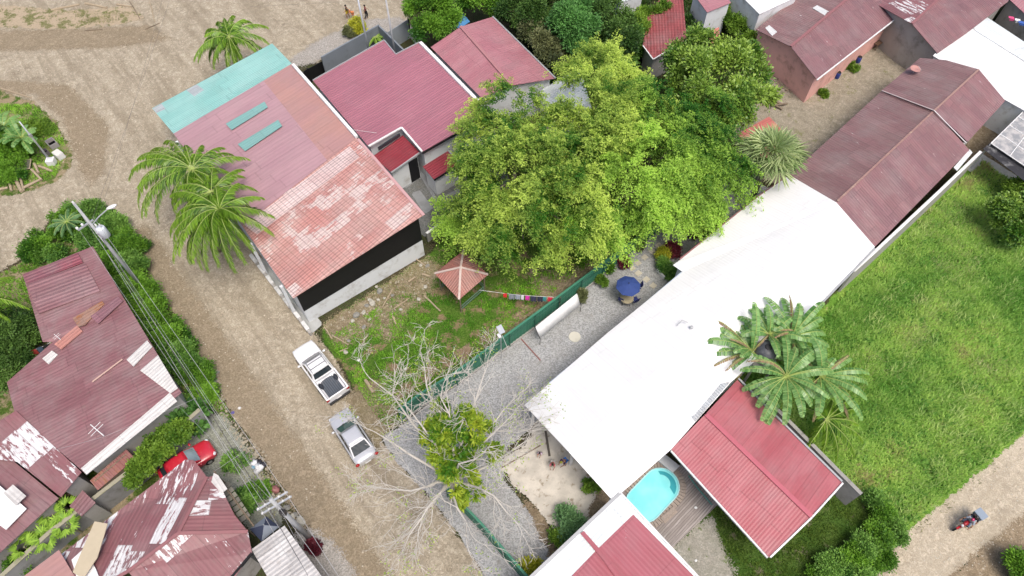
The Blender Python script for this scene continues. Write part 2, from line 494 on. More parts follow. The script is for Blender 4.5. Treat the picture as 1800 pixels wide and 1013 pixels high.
    sheet('grey_soil', [(1180, 962), (1250, 905), (1262, 940), (1290, 1000), (1310, 1120), (1180, 1120)], dirt('grey_soil', (.30, .28, .23), (.25, .25, .19), (.38, .36, .31), .7, .3, .4, 1.4, spots=((.1, .15, .03), 1.5, .6, .8)), .022, .4)
    m_porch = concrete('porch_concrete', (.36, .37, .36), .02, .01, (.24, .24, .22), .3)
    sheet('porch_floor', [(440, 440), (462, 455), (568, 570), (546, 590), (500, 530)], m_porch, .05, .3, margin=.3)
build_ground()
# ================================================================== ROOF SHEETING
S = 1.15   # heights below are written for a 40 m survey; the eye is at 46 m

def roofing(name, col, col2=None, wS=.82, lS=3.2, rib=.26, depth=.6, peel=None, rust=None, seam=.35, rough=.5, tile=0.0, dirt=.3, sheetvar=.18, spec=.4, lap=.25):
    n = N(name)
    col2 = col2 or col
    s = n.sep(n.uv()); u, v = s[0], s[1]
    su = n.math('FLOOR', n.math('DIVIDE', u, wS))
    off = n.math('MULTIPLY', n.white(n.comb(su, 7.3)), lS * .25)
    sv = n.math('FLOOR', n.math('DIVIDE', n.math('ADD', v, off), lS))
    r = n.white(n.comb(su, sv))
    r2 = n.white(n.comb(n.math('ADD', su, 31.7), sv))
    vec = n.comb(u, v)
    big = n.noise(n.comb(n.math('MULTIPLY', u, .5), n.math('MULTIPLY', v, .25)), 1.0, 4)
    c = n.mix(n.ramp(big, .35, .65), col, col2)
    c = n.mix(n.math('MULTIPLY', n.ramp(n.noise(vec, .45, 5, .65), .42, .7), dirt * .8), c, (.30, .26, .25))
    c = n.mix(r, n.mix(sheetvar, c, hsh(col, .35)), n.mix(sheetvar, c, hsh(col2, 1.6)))
    # streaks run down the sheets
    streak = n.noise(n.comb(n.math('MULTIPLY', u, 7), n.math('MULTIPLY', v, .55)), 1.0, 5, .7)
    c = n.mix(n.math('MULTIPLY', n.ramp(streak, .45, .75), dirt), c, hsh(col, .35))
    blot = n.noise(vec, 2.2, 7, .72)
    c = n.mix(n.math('MULTIPLY', n.ramp(blot, .5, .7), dirt * .7), c, (.20, .16, .13))
    if rust:
        rn = n.noise(n.comb(n.math('MULTIPLY', u, 2.2), n.math('MULTIPLY', v, .8)), 1.0, 7, .75)
        c = n.mix(n.ramp(rn, rust[1], rust[1] + .09), c, n.mix(n.noise(vec, 9, 4), hsh(rust[0], .6), hsh(rust[0], 1.3)))
    if peel:
        pc, thr, bias = peel[:3]
        pn = n.noise(n.comb(n.math('MULTIPLY', u, 4.0), n.math('MULTIPLY', v, .8)), 1.0, 8, .74)
        pv = n.math('ADD', pn, n.math('MULTIPLY', n.math('SUBTRACT', r2, .5), bias))
        if len(peel) > 3:
            pv = n.math('ADD', pv, n.math('MULTIPLY', n.math('SUBTRACT', n.noise(vec, peel[3], 3), .5), 1.0))
        f = n.ramp(pv, thr, thr + .025)
        c = n.mix(f, c, n.mix(n.ramp(streak, .35, .7), pc, hsh(pc, .78)))
    fu = n.math('FRACT', n.math('DIVIDE', u, wS))
    sl = n.math('LESS_THAN', fu, .045)
    c = n.mix(n.math('MULTIPLY', sl, seam), c, hsh(col, .4))
    fv = n.math('FRACT', n.math('DIVIDE', n.math('ADD', v, off), lS))
    c = n.mix(n.math('MULTIPLY', n.math('LESS_THAN', fv, .02), lap), c, hsh(col, .4))
    h = n.math('SINE', n.math('MULTIPLY', u, 2 * math.pi / rib))
    # groove shade painted into the colour: rib troughs drawn darker
    c = n.mix(n.math('MULTIPLY', n.ramp(h, .2, -.9), .22 * depth), c, hsh(col, .45))
    hh = n.math('MULTIPLY', h, .5)
    if tile:
        ft = n.math('FRACT', n.math('DIVIDE', v, tile))
        hh = n.math('ADD', hh, n.math('MULTIPLY', ft, 1.1))
        c = n.mix(n.math('MULTIPLY', n.math('LESS_THAN', ft, .10), .5), c, hsh(col, .35))
    nm = n.bump(hh, depth, .04)
    return n.finish(n.bsdf(c, rough, 0, nm, spec))

CRIM = (.36, .075, .105)
M_ = {}
M_['pink'] = roofing('mauve_roof_paint', (.38, .225, .25), (.41, .25, .27), depth=.25, dirt=.16, sheetvar=.05, seam=.3, rough=.35, rib=.4, wS=1.05, lS=5.5)
M_['salmon'] = roofing('salmon_roof_paint', (.42, .23, .20), (.39, .22, .21), depth=.25, dirt=.2, sheetvar=.05, seam=.25, rough=.4, rib=.4, wS=1.05, lS=5.5)
M_['turq'] = roofing('turquoise_roof_sheet', (.24, .50, .46), (.31, .56, .52), depth=.8, dirt=.12, sheetvar=.06, seam=.3, rough=.45, rib=.22, wS=.9, lS=6)
M_['turqdk'] = roofing('turquoise_skylight_sheet', (.19, .37, .345), depth=.3, dirt=.12, sheetvar=.03, seam=.3, rough=.3)
M_['weather'] = roofing('bleached_tile_sheet', (.46, .20, .175), (.54, .32, .28), depth=.9, dirt=.35, sheetvar=.1, seam=.3, rough=.55, rib=.25, tile=.42, wS=1.1, lS=2.6,
                        peel=((.64, .51, .48), .58, .3, .5))
M_['crim'] = roofing('crimson_rib_sheet', (.35, .135, .175), (.38, .15, .19), depth=.9, dirt=.12, sheetvar=.06, seam=.45, rough=.36, rib=.27, wS=.81, lS=9, lap=.1)
M_['crimB'] = roofing('worn_crimson_sheet', (.38, .155, .18), (.41, .19, .21), depth=.45, dirt=.25, sheetvar=.07, seam=.25, rough=.4, rib=.27, lS=4.5)
M_['crimdk'] = roofing('deep_red_rib_sheet', (.24, .022, .035), (.27, .03, .045), depth=.9, dirt=.15, sheetvar=.05, seam=.4, rough=.4)
M_['tiled'] = roofing('red_tile_sheet', (.28, .06, .06), (.33, .085, .085), depth=1.0, dirt=.5, sheetvar=.12, rib=.3, tile=.4, seam=.4, rough=.6)
M_['maroon'] = roofing('faded_maroon_sheet', (.21, .11, .12), (.24, .12, .125), depth=.5, dirt=.4, sheetvar=.14, seam=.35, rough=.5, lS=3.6,
                       peel=((.62, .55, .55), .675, .14))
M_['maroonL'] = roofing('dusty_maroon_sheet', (.25, .155, .15), (.225, .12, .122), depth=.5, dirt=.5, sheetvar=.15, seam=.4, rough=.55, lS=3.6,
                        peel=((.60, .55, .52), .685, .14))
M_['maroonW'] = roofing('flaking_maroon_sheet', (.23, .095, .105), (.26, .115, .12), depth=.3, dirt=.4, sheetvar=.15, seam=.4, rough=.5, lS=3.0, wS=1.0,
                        peel=((.72, .71, .71), .64, .42))
M_['maroonG'] = roofing('grooved_maroon_sheet', (.27, .06, .08), (.24, .10, .12), depth=1.0, dirt=.4, sheetvar=.10, seam=.4, rough=.5, rib=.3)
M_['maroonA'] = roofing('plain_maroon_sheet', (.22, .095, .105), (.25, .135, .14), depth=.35, dirt=.45, sheetvar=.14, seam=.3, rough=.5, lS=3.4,
                        peel=((.58, .42, .40), .70, .12), rust=((.42, .20, .10), .74))
M_['white'] = roofing('white_roof_paint', (.76, .765, .765), (.78, .78, .775), depth=.15, dirt=.07, sheetvar=.02, seam=.10, rough=.4, lS=7, lap=.08)
M_['whiteD'] = roofing('pale_blue_white_sheet', (.62, .67, .67), (.68, .72, .72), depth=.3, dirt=.1, sheetvar=.04, seam=.15, rough=.45, lS=6)
M_['whiteR'] = roofing('whitewashed_sheet', (.66, .67, .66), (.60, .62, .62), depth=.5, dirt=.25, sheetvar=.12, seam=.3, rough=.5, rust=((.25, .2, .18), .7))
M_['grey'] = roofing('weathered_grey_sheet', (.42, .41, .40), (.53, .52, .505), depth=.6, dirt=.6, sheetvar=.3, seam=.5, rough=.5, wS=.75, lS=2.3, rust=((.22, .15, .11), .70), peel=((.70, .69, .67), .70, .3))
M_['clear'] = roofing('translucent_grey_sheet', (.36, .39, .41), (.42, .45, .47), depth=.9, dirt=.3, sheetvar=.2, seam=.6, rough=.3, rib=.2, wS=.6)
M_['red12'] = roofing('bright_crimson_sheet', (.385, .10, .115), (.42, .145, .16), depth=.18, dirt=.22, sheetvar=.09, seam=.3, rough=.38, rib=.2, lS=5)
M_['red13'] = roofing('chipped_crimson_sheet', (.34, .09, .11), (.37, .11, .135), depth=.25, dirt=.15, sheetvar=.05, seam=.2, rough=.4, peel=((.72, .70, .70), .70, .12))
M_['beige'] = plain('beige_board', (.48, .41, .29), .7, var=.08)
M_['trimw'] = plain('white_trim', (.74, .74, .73), .5, var=.05, grime=(.45, .43, .4))
M_['trimg'] = plain('galvanised_trim', (.42, .43, .43), .4, .3, var=.12)
M_['trimr'] = plain('dull_red_trim', (.27, .12, .125), .5, var=.12)
M_['wallw'] = plain('white_wall_paint', (.68, .70, .71), .8, var=.06, grime=(.38, .36, .32), scale=1.5)
M_['wallb'] = plain('black_wall_paint', (.012, .012, .013), .55, var=.3, spec=.25)
M_['wallg'] = plain('grey_block_wall', (.27, .27, .27), .9, var=.2, grime=(.13, .125, .1), scale=1.4, bump=.4)
M_['wallsl'] = plain('slate_grey_paint', (.20, .225, .25), .7, var=.1, grime=(.12, .13, .14), scale=.9)
M_['wallp'] = plain('pink_wall_paint', (.74, .42, .37), .8, var=.1, grime=(.3, .16, .12), scale=1.2)
M_['wallc'] = plain('bare_concrete', (.36, .345, .32), .9, var=.15, grime=(.16, .15, .12), scale=1.1, bump=.3)
M_['dark'] = plain('dark_opening', (.015, .016, .018), .4, var=.2)
M_['glass'] = plain('dark_window_glass', (.03, .04, .05), .08, var=.1, spec=.6)
M_['wood'] = plain('old_timber', (.20, .155, .11), .9, var=.3, scale=6, bump=.3)
M_['log'] = plain('cut_log', (.36, .29, .20), .95, var=.25, scale=6, bump=.5)

def facets(mb, fs, th=.05):
    for f in fs:
        pts = f['p']; n_ = len(pts)
        nrm = Vector((0, 0, 0))
        for i in range(n_):
            a, b = pts[i], pts[(i + 1) % n_]
            nrm += Vector(((a.y - b.y) * (a.z + b.z), (a.z - b.z) * (a.x + b.x), (a.x - b.x) * (a.y + b.y)))
        nrm.normalize()
        if nrm.z < 0:
            nrm = -nrm; 
        d = f['d']; d = (d - nrm * d.dot(nrm)).normalized(); e = nrm.cross(d)
        lift = nrm * f.get('up', 0.0)
        top = [p + lift for p in pts]; bot = [p + lift - nrm * th for p in pts]
        uvt = [(p.dot(e), p.dot(d)) for p in pts]
        flat = [Vector((p.dot(e), p.dot(d), 0)) for p in pts]
        tri = tessellate_polygon([flat])
        vs = top + bot; fc = []; uvs = []
        for t in tri:
            a, b, c = t
            cr = (flat[b] - flat[a]).cross(flat[c] - flat[a]).z
            # e x d = -nrm... orient by real normal
            if (vs[b] - vs[a]).cross(vs[c] - vs[a]).dot(nrm) < 0: a, c = c, a
            fc.append((a, b, c)); uvs.append([uvt[a], uvt[b], uvt[c]])
            fc.append((c + n_, b + n_, a + n_)); uvs.append([uvt[c], uvt[b], uvt[a]])
        for i in range(n_):
            j = (i + 1) % n_
            fc.append((i, i + n_, j + n_, j)); uvs.append([uvt[i], uvt[i], uvt[j], uvt[j]])
        mb.add(vs, fc, f.get('m', 0), uvs)

def F(pts, rib, m=0, up=0.0):
    """pts: photo points with heights (40 m survey), rib: indices of an edge the ribs follow"""
    P = [W(p[0], p[1], p[2] * S) for p in pts]
    return dict(p=P, d=(P[rib[1]] - P[rib[0]]), m=m, up=up)

def P3(pts): return [W(p[0], p[1], p[2] * S) for p in pts]

def walls(mb, outline, inset=.3, th=.14, m=0, drop=.08, z0=0.0, skip=()):
    """walls under a roof outline (list of Vector with roof heights), set in from its edge"""
    n_ = len(outline)
    area = sum(outline[i].x * outline[(i + 1) % n_].y - outline[(i + 1) % n_].x * outline[i].y for i in range(n_))
    o = outline if area > 0 else outline[::-1]
    def off(k):
        r = []
        for i in range(n_):
            a, b, c = o[i - 1], o[i], o[(i + 1) % n_]
            d1 = Vector((b.x - a.x, b.y - a.y)).normalized(); d2 = Vector((c.x - b.x, c.y - b.y)).normalized()
            n1 = Vector((-d1.y, d1.x)); n2 = Vector((-d2.y, d2.x))
            q = n1 + n2
            q = q / max(.3, (1 + n1.dot(n2)))
            r.append(Vector((b.x + q.x * k, b.y + q.y * k, b.z - drop)))
        return r
    A = off(inset); B = off(inset + th)
    for i in range(n_):
        if i in skip: continue
        j = (i + 1) % n_
        vs = [(A[i].x, A[i].y, z0), (A[j].x, A[j].y, z0), (B[j].x, B[j].y, z0), (B[i].x, B[i].y, z0),
              A[i], A[j], B[j], B[i]]
        mb.add(vs, [(3, 2, 1, 0), (4, 5, 6, 7), (0, 1, 5, 4), (1, 2, 6, 5), (2, 3, 7, 6), (3, 0, 4, 7)], m)
    return A

def house(name, label, cat, fs, mats, outline, wallmat, inset=.3, group=None, th=.05):
    O = P3(outline)
    c = sum(O, Vector((0, 0, 0))) / len(O); c.z = 0
    root = empty(name, c, label, cat, group)
    mb = MB(); facets(mb, fs, th)
    mb.build('roof', mats, root)
    wb = MB(); A = walls(wb, O, inset)
    wb.build('wall', wallmat, root)
    return root, A

def trim(root, name, pts, w, h, mat, up=0.03):
    mb = MB(); P = [p + Vector((0, 0, up)) for p in P3(pts)]
    for a, b in zip(P[:-1], P[1:]): mb.bar(a, b, w, h)
    return mb.build(name, mat, root)

def wallpanel(root, name, a, b, z0, z1, mat, out=.02, th=.03, side=1, frame=None, fw=.05):
    """a flat panel (window, door, painted band) standing proud of a wall line a-b (world xy)"""
    a = Vector((a[0], a[1], 0)); b = Vector((b[0], b[1], 0)); d = (b - a).normalized(); nn = Vector((d.y, -d.x, 0)) * side
    mb = MB()
    def pan(k0, k1, za, zb, o, t, m=0):
        p = a + (b - a) * k0; q = a + (b - a) * k1
        vs = [p + nn * o, q + nn * o, q + nn * (o + t), p + nn * (o + t)]
        vv = [Vector((v.x, v.y, za)) for v in vs] + [Vector((v.x, v.y, zb)) for v in vs]
        mb.add(vv, [(3, 2, 1, 0), (4, 5, 6, 7), (0, 1, 5, 4), (1, 2, 6, 5), (2, 3, 7, 6), (3, 0, 4, 7)], m)
    pan(0, 1, z0, z1, out, th)
    o = mb.build(name, mat, root)
    if frame:
        L = (b - a).length; k = fw / L
        mb = MB()
        for (k0, k1, za, zb) in ((0, k, z0, z1), (1 - k, 1, z0, z1), (k, 1 - k, z0, z0 + fw), (k, 1 - k, z1 - fw, z1), (.5 - k / 2, .5 + k / 2, z0 + fw, z1 - fw)):
            p = a + (b - a) * k0; q = a + (b - a) * k1
            vs = [p + nn * out, q + nn * out, q + nn * (out + th + .03), p + nn * (out + th + .03)]
            vv = [Vector((v.x, v.y, za)) for v in vs] + [Vector((v.x, v.y, zb)) for v in vs]
            mb.add(vv, [(3, 2, 1, 0), (4, 5, 6, 7), (0, 1, 5, 4), (1, 2, 6, 5), (2, 3, 7, 6), (3, 0, 4, 7)])
        fo = mb.build('frame', frame, root)
        fo.parent = o; fo.location = (0, 0, 0)
        # meshes were made relative to root; o sits at root origin
    return o

def lerp(a, b, t): return a + (b - a) * t

def boundary(name, label, cat, pts, z0, z1, th, mat, cap=None, px=True, group=None, posts=None, postmat=None, panelmat=None, body='wall_panel', ends=None):
    """free-standing wall or fence along photo points on the ground; pts may carry own tops"""
    P = [WG(p[0], p[1]) if px else Vector((p[0], p[1], 0)) for p in pts]
    root = empty(name, P[0], label, cat, group)
    mb = MB()
    for i, (a, b) in enumerate(zip(P[:-1], P[1:])):
        d = (b - a).normalized(); nn = Vector((-d.y, d.x, 0)) * th / 2
        e = d * th / 2 if i < len(P) - 2 else Vector((0, 0, 0))
        s_ = -d * th / 2 * 0 
        vs = [a - nn + s_, b - nn + e, b + nn + e, a + nn + s_]
        vv = [Vector((v.x, v.y, z0)) for v in vs] + [Vector((v.x, v.y, z1)) for v in vs]
        mb.add(vv, [(3, 2, 1, 0), (4, 5, 6, 7), (0, 1, 5, 4), (1, 2, 6, 5), (2, 3, 7, 6), (3, 0, 4, 7)])
    mb.build(body, mat, root)
    if cap:
        cb = MB()
        for a, b in zip(P[:-1], P[1:]):
            cb.bar(Vector((a.x, a.y, z1 + .03)), Vector((b.x, b.y, z1 + .03)), th + .08, .056)
        cb.build('coping', cap, root)
    if posts:
        for a, b in zip(P[:-1], P[1:]):
            L = (b - a).length; k = max(1, int(L / posts))
            for i in range(k + 1):
                p = a + (b - a) * (i / k)
                pb = MB(); pb.box((p.x, p.y, (z0 + z1) / 2 + .05), (th + .07, th + .07, z1 - z0 + .1), rz=math.atan2(b.y - a.y, b.x - a.x))
                pb.build('post', postmat, root)
    return root
# ================================================================== HOUSES
# --- corner house by the road: turquoise, mauve, salmon and bleached tile sheeting
tq = [(267, 190, 3.35), (478, 76, 4.25), (513, 112, 4.5), (305, 235, 3.6)]
B1 = [(305, 235, 3.7), (513, 112, 4.6), (745, 378, 4.6), (515, 525, 3.7)]
fs = [F(tq, (0, 1), 0, -.03),
      F([(305, 235, 3.7), (463, 142, 4.38), (575, 282, 4.36), (426, 398, 3.7)], (0, 1), 1),
      F([(463, 142, 4.38), (513, 112, 4.6), (627, 243, 4.6), (575, 282, 4.36)], (0, 1), 2),
      F([(426, 398, 3.7), (575, 282, 4.36), (627, 243, 4.6), (745, 378, 4.6), (515, 525, 3.7)], (0, 2), 3, .02)]
h1, A1 = house('roadside_house', 'long roadside house with turquoise, mauve and bleached tile roofing and a black end wall', 'house', fs,
               [M_['turq'], M_['pink'], M_['salmon'], M_['weather']], B1, M_['wallw'], .35)
for q_ in ([(397, 218, 4.1), (465, 179, 4.37), (471, 189, 4.37), (407, 229, 4.1)], [(418, 254, 4.1), (489, 211, 4.4), (496, 222, 4.4), (431, 266, 4.1)]):
    mb = MB(); facets(mb, [F(q_, (0, 1), 0, .025)], .02); mb.build('skylight_sheet', M_['turqdk'], h1)
for q_ in ([(269, 191, 3.35), (284, 183, 3.42), (293, 194, 3.42), (278, 203, 3.35)], [(328, 159, 3.6), (346, 149, 3.68), (362, 161, 3.72), (344, 172, 3.65)]):
    mb = MB(); facets(mb, [F(q_, (0, 1), 0, .03)]); mb.build('patch_sheet', M_['clear'], h1)
trim(h1, 'parapet', [(515, 114, 4.7), (627, 241, 4.7)], .26, .22, M_['trimw'], 0)
trim(h1, 'ridge_flashing', [(629, 245, 4.62), (745, 379, 4.62)], .24, .05, plain('pale_pink_flashing', (.50, .30, .30), .5), .04)
# weathered white band and overlapping strips
mb = MB(); facets(mb, [F([(430, 396, 3.75), (615, 258, 4.55), (632, 277, 4.55), (452, 413, 3.75)], (0, 1), 0, .045)])
mb.build('patch_sheet', roofing('chalky_pink_sheet', (.60, .42, .40), (.66, .52, .50), depth=.9, dirt=.3, rib=.25, tile=.42, sheetvar=.15, seam=.4), h1)
# black band on the end wall
a, b = W(541, 512, 4.2), W(743, 380, 5.2)
mb = MB()
# find the end wall line: A1 corners nearest to the two lower corners
def near(A, px, py, z): 
    t = W(px, py, z); return min(A, key=lambda p: (p.x - t.x) ** 2 + (p.y - t.y) ** 2)
wl, wr = near(A1, 515, 525, 4.2), near(A1, 745, 378, 5.2)
d = (wr - wl); d.z = 0; d.normalize(); nn = Vector((d.y, -d.x, 0))
vs = [wl + nn * .004, wr + nn * .004]
lo = [Vector((wl.x, wl.y, 1.7)) + nn * .004, Vector((wr.x, wr.y, 2.1)) + nn * .004]
hi = [Vector((wl.x, wl.y, wl.z)) + nn * .004, Vector((wr.x, wr.y, wr.z)) + nn * .004]
o_ = nn * .03
mb.add([lo[0], lo[1], hi[1], hi[0], lo[0] + o_, lo[1] + o_, hi[1] + o_, hi[0] + o_], [(0, 3, 2, 1), (4, 5, 6, 7), (0, 1, 5, 4), (1, 2, 6, 5), (2, 3, 7, 6), (3, 0, 4, 7)])
mb.build('black_cladding', M_['wallb'], h1)
# veranda columns and doors on the road side
wl2 = near(A1, 305, 235, 4.2)
for t in (.06, .3, .55, .8, .97):
    p = lerp(wl, wl2, t); mb = MB(); mb.box((p.x - d.x * .5, p.y - d.y * .5, wl.z / 2), (.22, .22, wl.z - .1), rz=math.atan2(d.y, d.x)); mb.build('column', M_['wallw'], h1)
wallpanel(h1, 'door', lerp(wl, wl2, .10), lerp(wl, wl2, .16), .06, 2.2, plain('pale_green_door', (.3, .48, .4), .5), side=-1, frame=M_['trimw'])
# low kerb wall of white blocks in front
kb = [WG(442, 452), WG(548, 590)]
kr = empty('low_block_wall', kb[0], 'low wall of white capped blocks between the road and the porch of the corner house', 'wall')
mb = MB(); mb.bar(kb[0] + Vector((0, 0, .2)), kb[1] + Vector((0, 0, .2)), .22, .4); mb.build('base', M_['wallc'], kr)
for i in range(7):
    p = lerp(kb[0], kb[1], i / 7 + .02) + Vector((0, 0, .5)); q = lerp(kb[0], kb[1], i / 7 + .115) + Vector((0, 0, .5))
    mb = MB(); mb.bar(p, q, .3, .22); mb.build('cap_block', plain('cap_block_white_%d' % i, (.62, .62, .60), .7, grime=(.3, .29, .27)), kr, bevel=.02)

# --- crimson ribbed house with a stepped roof
B2 = [(550, 142, 3.6), (675, 71, 3.6), (696, 96, 3.6), (737, 75, 3.5), (860, 200, 3.2), (742, 267, 3.2), (706, 225, 3.3), (648, 258, 3.5)]
h2, A2 = house('stepped_roof_house', 'house with crimson ribbed roof stepped at both ends, next to the turquoise roofed house', 'house', [F(B2, (0, 1))], [M_['crim']], B2, M_['wallw'], .3)
trim(h2, 'roof_trim', [(550, 142, 3.6), (675, 71, 3.6), (696, 96, 3.6), (737, 75, 3.5)], .09, .1, M_['trimg'])
trim(h2, 'roof_trim', [(648, 258, 3.5), (706, 225, 3.3), (742, 267, 3.2)], .16, .12, M_['trimw'])
trim(h2, 'gutter', [(742, 268, 3.15), (860, 201, 3.15)], .16, .16, M_['wallb'], -.1)
trim(h2, 'gutter', [(739, 76, 3.55), (850, 189, 3.3)], .30, .22, M_['trimw'], .05)
low = [(655, 275, 2.5), (708, 238, 2.75), (738, 268, 2.75), (688, 303, 2.5)]
mb = MB(); facets(mb, [F(low, (0, 1))]); mb.build('porch_roof', [M_['crimdk']], h2)
wb = MB(); LA = walls(wb, P3(low), .2); wb.build('porch_wall', M_['wallw'], h2)
p0, p1 = near(LA, 688, 303, 2.8), near(LA, 738, 268, 3.0)
wallpanel(h2, 'door', lerp(p0, p1, .62), lerp(p0, p1, .98), .05, 2.6, M_['wallb'], side=1)
trim(h2, 'gutter', [(688, 304, 2.45), (738, 269, 2.7)], .12, .14, M_['trimg'], 0)
trim(h2, 'clerestory_window', [(665, 262, 3.0), (703, 237, 3.0)], .1, .35, M_['glass'], 0)
# --- little wash house with a red lean-to
b2b = [(743, 293, 2.0), (788, 265, 2.15), (808, 288, 2.15), (763, 316, 2.0)]
h2b, A2b = house('wash_house', 'tiny white wash house with a deep red lean-to roof in the courtyard', 'shed', [F(b2b, (0, 1))], [M_['crimdk']], b2b, M_['wallw'], .16)
trim(h2b, 'fascia', [(763, 317, 1.95), (808, 289, 2.1)], .06, .2, M_['wallb'], 0)
trim(h2b, 'roof_trim', [(788, 265, 2.2), (808, 288, 2.2)], .12, .06, M_['trimg'])
p0, p1 = near(A2b, 743, 293, 2.3), near(A2b, 763, 316, 2.3)
wallpanel(h2b, 'door', lerp(p0, p1, .35), lerp(p0, p1, .8), .02, 1.8, plain('orange_brown_door', (.35, .17, .05), .6), side=-1)
boundary('courtyard_wall', 'low white wall with concrete base closing the courtyard below the wash house', 'wall', [(752, 425), (800, 392), (862, 345)], 0, 1.1, .14, M_['wallc'], cap=M_['trimw'])

# --- crimson gable house beyond
B3 = [(757, 83, 3.4), (810, 47, 4.2), (865, 30, 3.4), (975, 138, 3.4), (900, 150, 4.2), (846, 172, 3.4)]
fs = [F([B3[0], B3[1], B3[4], B3[5]], (0, 1)), F([B3[1], B3[2], B3[3], B3[4]], (0, 1))]
h3, A3 = house('gable_roof_house', 'house with worn crimson gable roof whose ridge runs away under the big yellow-green trees', 'house', fs, [M_['crimB']], B3, M_['wallw'], .3)
trim(h3, 'gutter', [(866, 30, 3.4), (976, 138, 3.4)], .14, .12, M_['trimg'])
trim(h3, 'ridge_cap', [(810, 47, 4.22), (900, 150, 4.22)], .3, .05, plain('worn_ridge_paint', (.36, .17, .18), .6), .05)

# --- slate walls and gate at the top
boundary('slate_wall', 'tall slate grey rendered wall behind the stepped crimson roof, facing the dirt square', 'wall', [(575, 138), (672, 82), (715, 125)], 0, 2.6, .16, M_['wallsl'])
boundary('sheet_gate', 'black sheet gate with pipe rails between the corner house and the slate wall', 'gate', [(520, 160), (574, 130)], 0, 1.6, .06, M_['wallb'], posts=1.6, postmat=M_['wallb'])
boundary('sheet_fence', 'fence of two pale grey metal panels in dark frames beside the round green tree', 'fence', [(685, 90), (722, 66)], 0, 2.2, .05, plain('pale_zinc_panel', (.38, .42, .46), .45, .2), posts=1.6, postmat=M_['wallb'])
boundary('planter_wall', 'low grey wall of the small planted corner beside the stepped crimson roof', 'wall', [(688, 92), (735, 148)], 0, .9, .14, M_['wallsl'])
boundary('stone_kerb', 'rough white kerb wall beside the round green tree', 'wall', [(722, 66), (757, 102)], 0, .8, .2, M_['wallw'])

# --- small dark red tiled building under vines
b4 = [(1165, -10, 3.0), (1200, -10, 3.0), (1207, 70, 3.0), (1148, 104, 2.6), (1130, 80, 2.6), (1138, 30, 2.7)]
h4, A4 = house('tiled_roof_house', 'small building with dark red tiled roof half covered by vines at the top', 'house', [F([b4[0], b4[1], b4[2], b4[3], b4[4], b4[5]], (1, 2))], [M_['tiled']], b4, M_['wallc'], .25)
trim(h4, 'roof_trim', [(1130, 81, 2.62), (1148, 105, 2.62), (1207, 71, 3.02)], .1, .08, M_['trimw'])
b5 = [(1218, -12, 3.4), (1262, -25, 3.4), (1285, 5, 3.4), (1243, 22, 3.4)]
h5, A5 = house('narrow_shed', 'narrow white shed with a pinkish red roof beside the white block building', 'shed', [F(b5, (0, 1))], [M_['crimB']], b5, M_['wallw'], .12)
b6 = [(1270, -40, 3.6), (1300, -60, 3.6), (1420, -40, 3.6), (1400, -5, 3.6), (1335, 25, 3.6), (1295, -15, 3.6)]
h6, A6 = house('white_block_building', 'white painted building with flat white roof at the top beside the pink house', 'building', [F(b6, (4, 5))], [M_['white']], b6, M_['wallw'], .05)
b6b = [(1085, -30, 2.6), (1135, -45, 2.6), (1130, -8, 2.6), (1090, 5, 2.6)]
h6b, _ = house('pale_shed', 'pale walled shed cut by the top edge behind the trees', 'shed', [F(b6b, (0, 1))], [M_['whiteD']], b6b, M_['wallw'], .05)

# --- pink house
b7 = [(1328, 52, 2.9), (1415, -12, 2.9), (1497, -6, 3.6), (1560, -30, 3.2), (1572, 32, 2.9), (1435, 139, 2.9), (1390, 82, 3.6)]
fs = [F([(1328, 52, 2.9), (1420, -20, 2.9), (1510, -20, 3.6), (1390, 82, 3.6)], (0, 3), 0),
      F([(1390, 82, 3.6), (1510, -20, 3.6), (1540, -12, 3.4), (1574, 32, 2.9), (1435, 139, 2.9)], (0, 4), 1)]
h7, A7 = house('pink_house', 'pink walled house with mottled maroon gable roof and pale patches', 'house', fs, [M_['maroonL'], M_['maroon']], [b7[0], (1420, -20, 2.9), (1540, -12, 3.4), b7[4], b7[5], b7[6]], M_['wallp'], .3)
for q_ in ([(1428, 15, 3.35), (1436, 10, 3.4), (1462, 24, 3.55), (1453, 30, 3.55)], [(1459, 30, 3.5), (1468, 26, 3.5), (1489, 52, 3.2), (1481, 58, 3.2)], [(1345, 50, 3.0), (1352, 45, 3.05), (1366, 57, 3.2), (1357, 64, 3.2)]):
    mb = MB(); facets(mb, [F(q_, (1, 2), 0, .05)]); mb.build('skylight_sheet', M_['whiteR'], h7)
trim(h7, 'ridge_cap', [(1390, 82, 3.62), (1508, -18, 3.62)], .26, .05, M_['trimr'], .04)
trim(h7, 'gutter', [(1436, 141, 2.85), (1574, 34, 2.85)], .12, .1, M_['trimw'], 0)
p0, p1, p2 = near(A7, 1328, 52, 3.3), near(A7, 1390, 82, 4.1), near(A7, 1435, 139, 3.3)
wallpanel(h7, 'window', lerp(p0, p1, .25), lerp(p0, p1, .65), 1.1, 2.3, M_['glass'], side=-1, frame=M_['trimw'])
wallpanel(h7, 'window', lerp(p1, p2, .40), lerp(p1, p2, .70), 1.1, 2.2, M_['glass'], side=-1, frame=M_['wallb'])
p3 = near(A7, 1572, 32, 3.3)
for t in (.15, .38, .62, .86): wallpanel(h7, 'door', lerp(p2, p3, t), lerp(p2, p3, t + .07), .05, 2.05, plain('brown_door_%d' % int(t * 100), (.12, .08, .06), .6), side=-1)
boundary('porch_kerb', 'low concrete kerb along the side porch of the pink house', 'wall', [(1418, 168), (1560, 62)], 0, .35, .16, M_['wallc'])
sheet('porch_floor', [(1400, 155), (1418, 168), (1560, 62), (1545, 45)], concrete('porch_cement', (.40, .37, .32), .03, .01, (.2, .17, .12), .4), .045, .3, margin=.3)

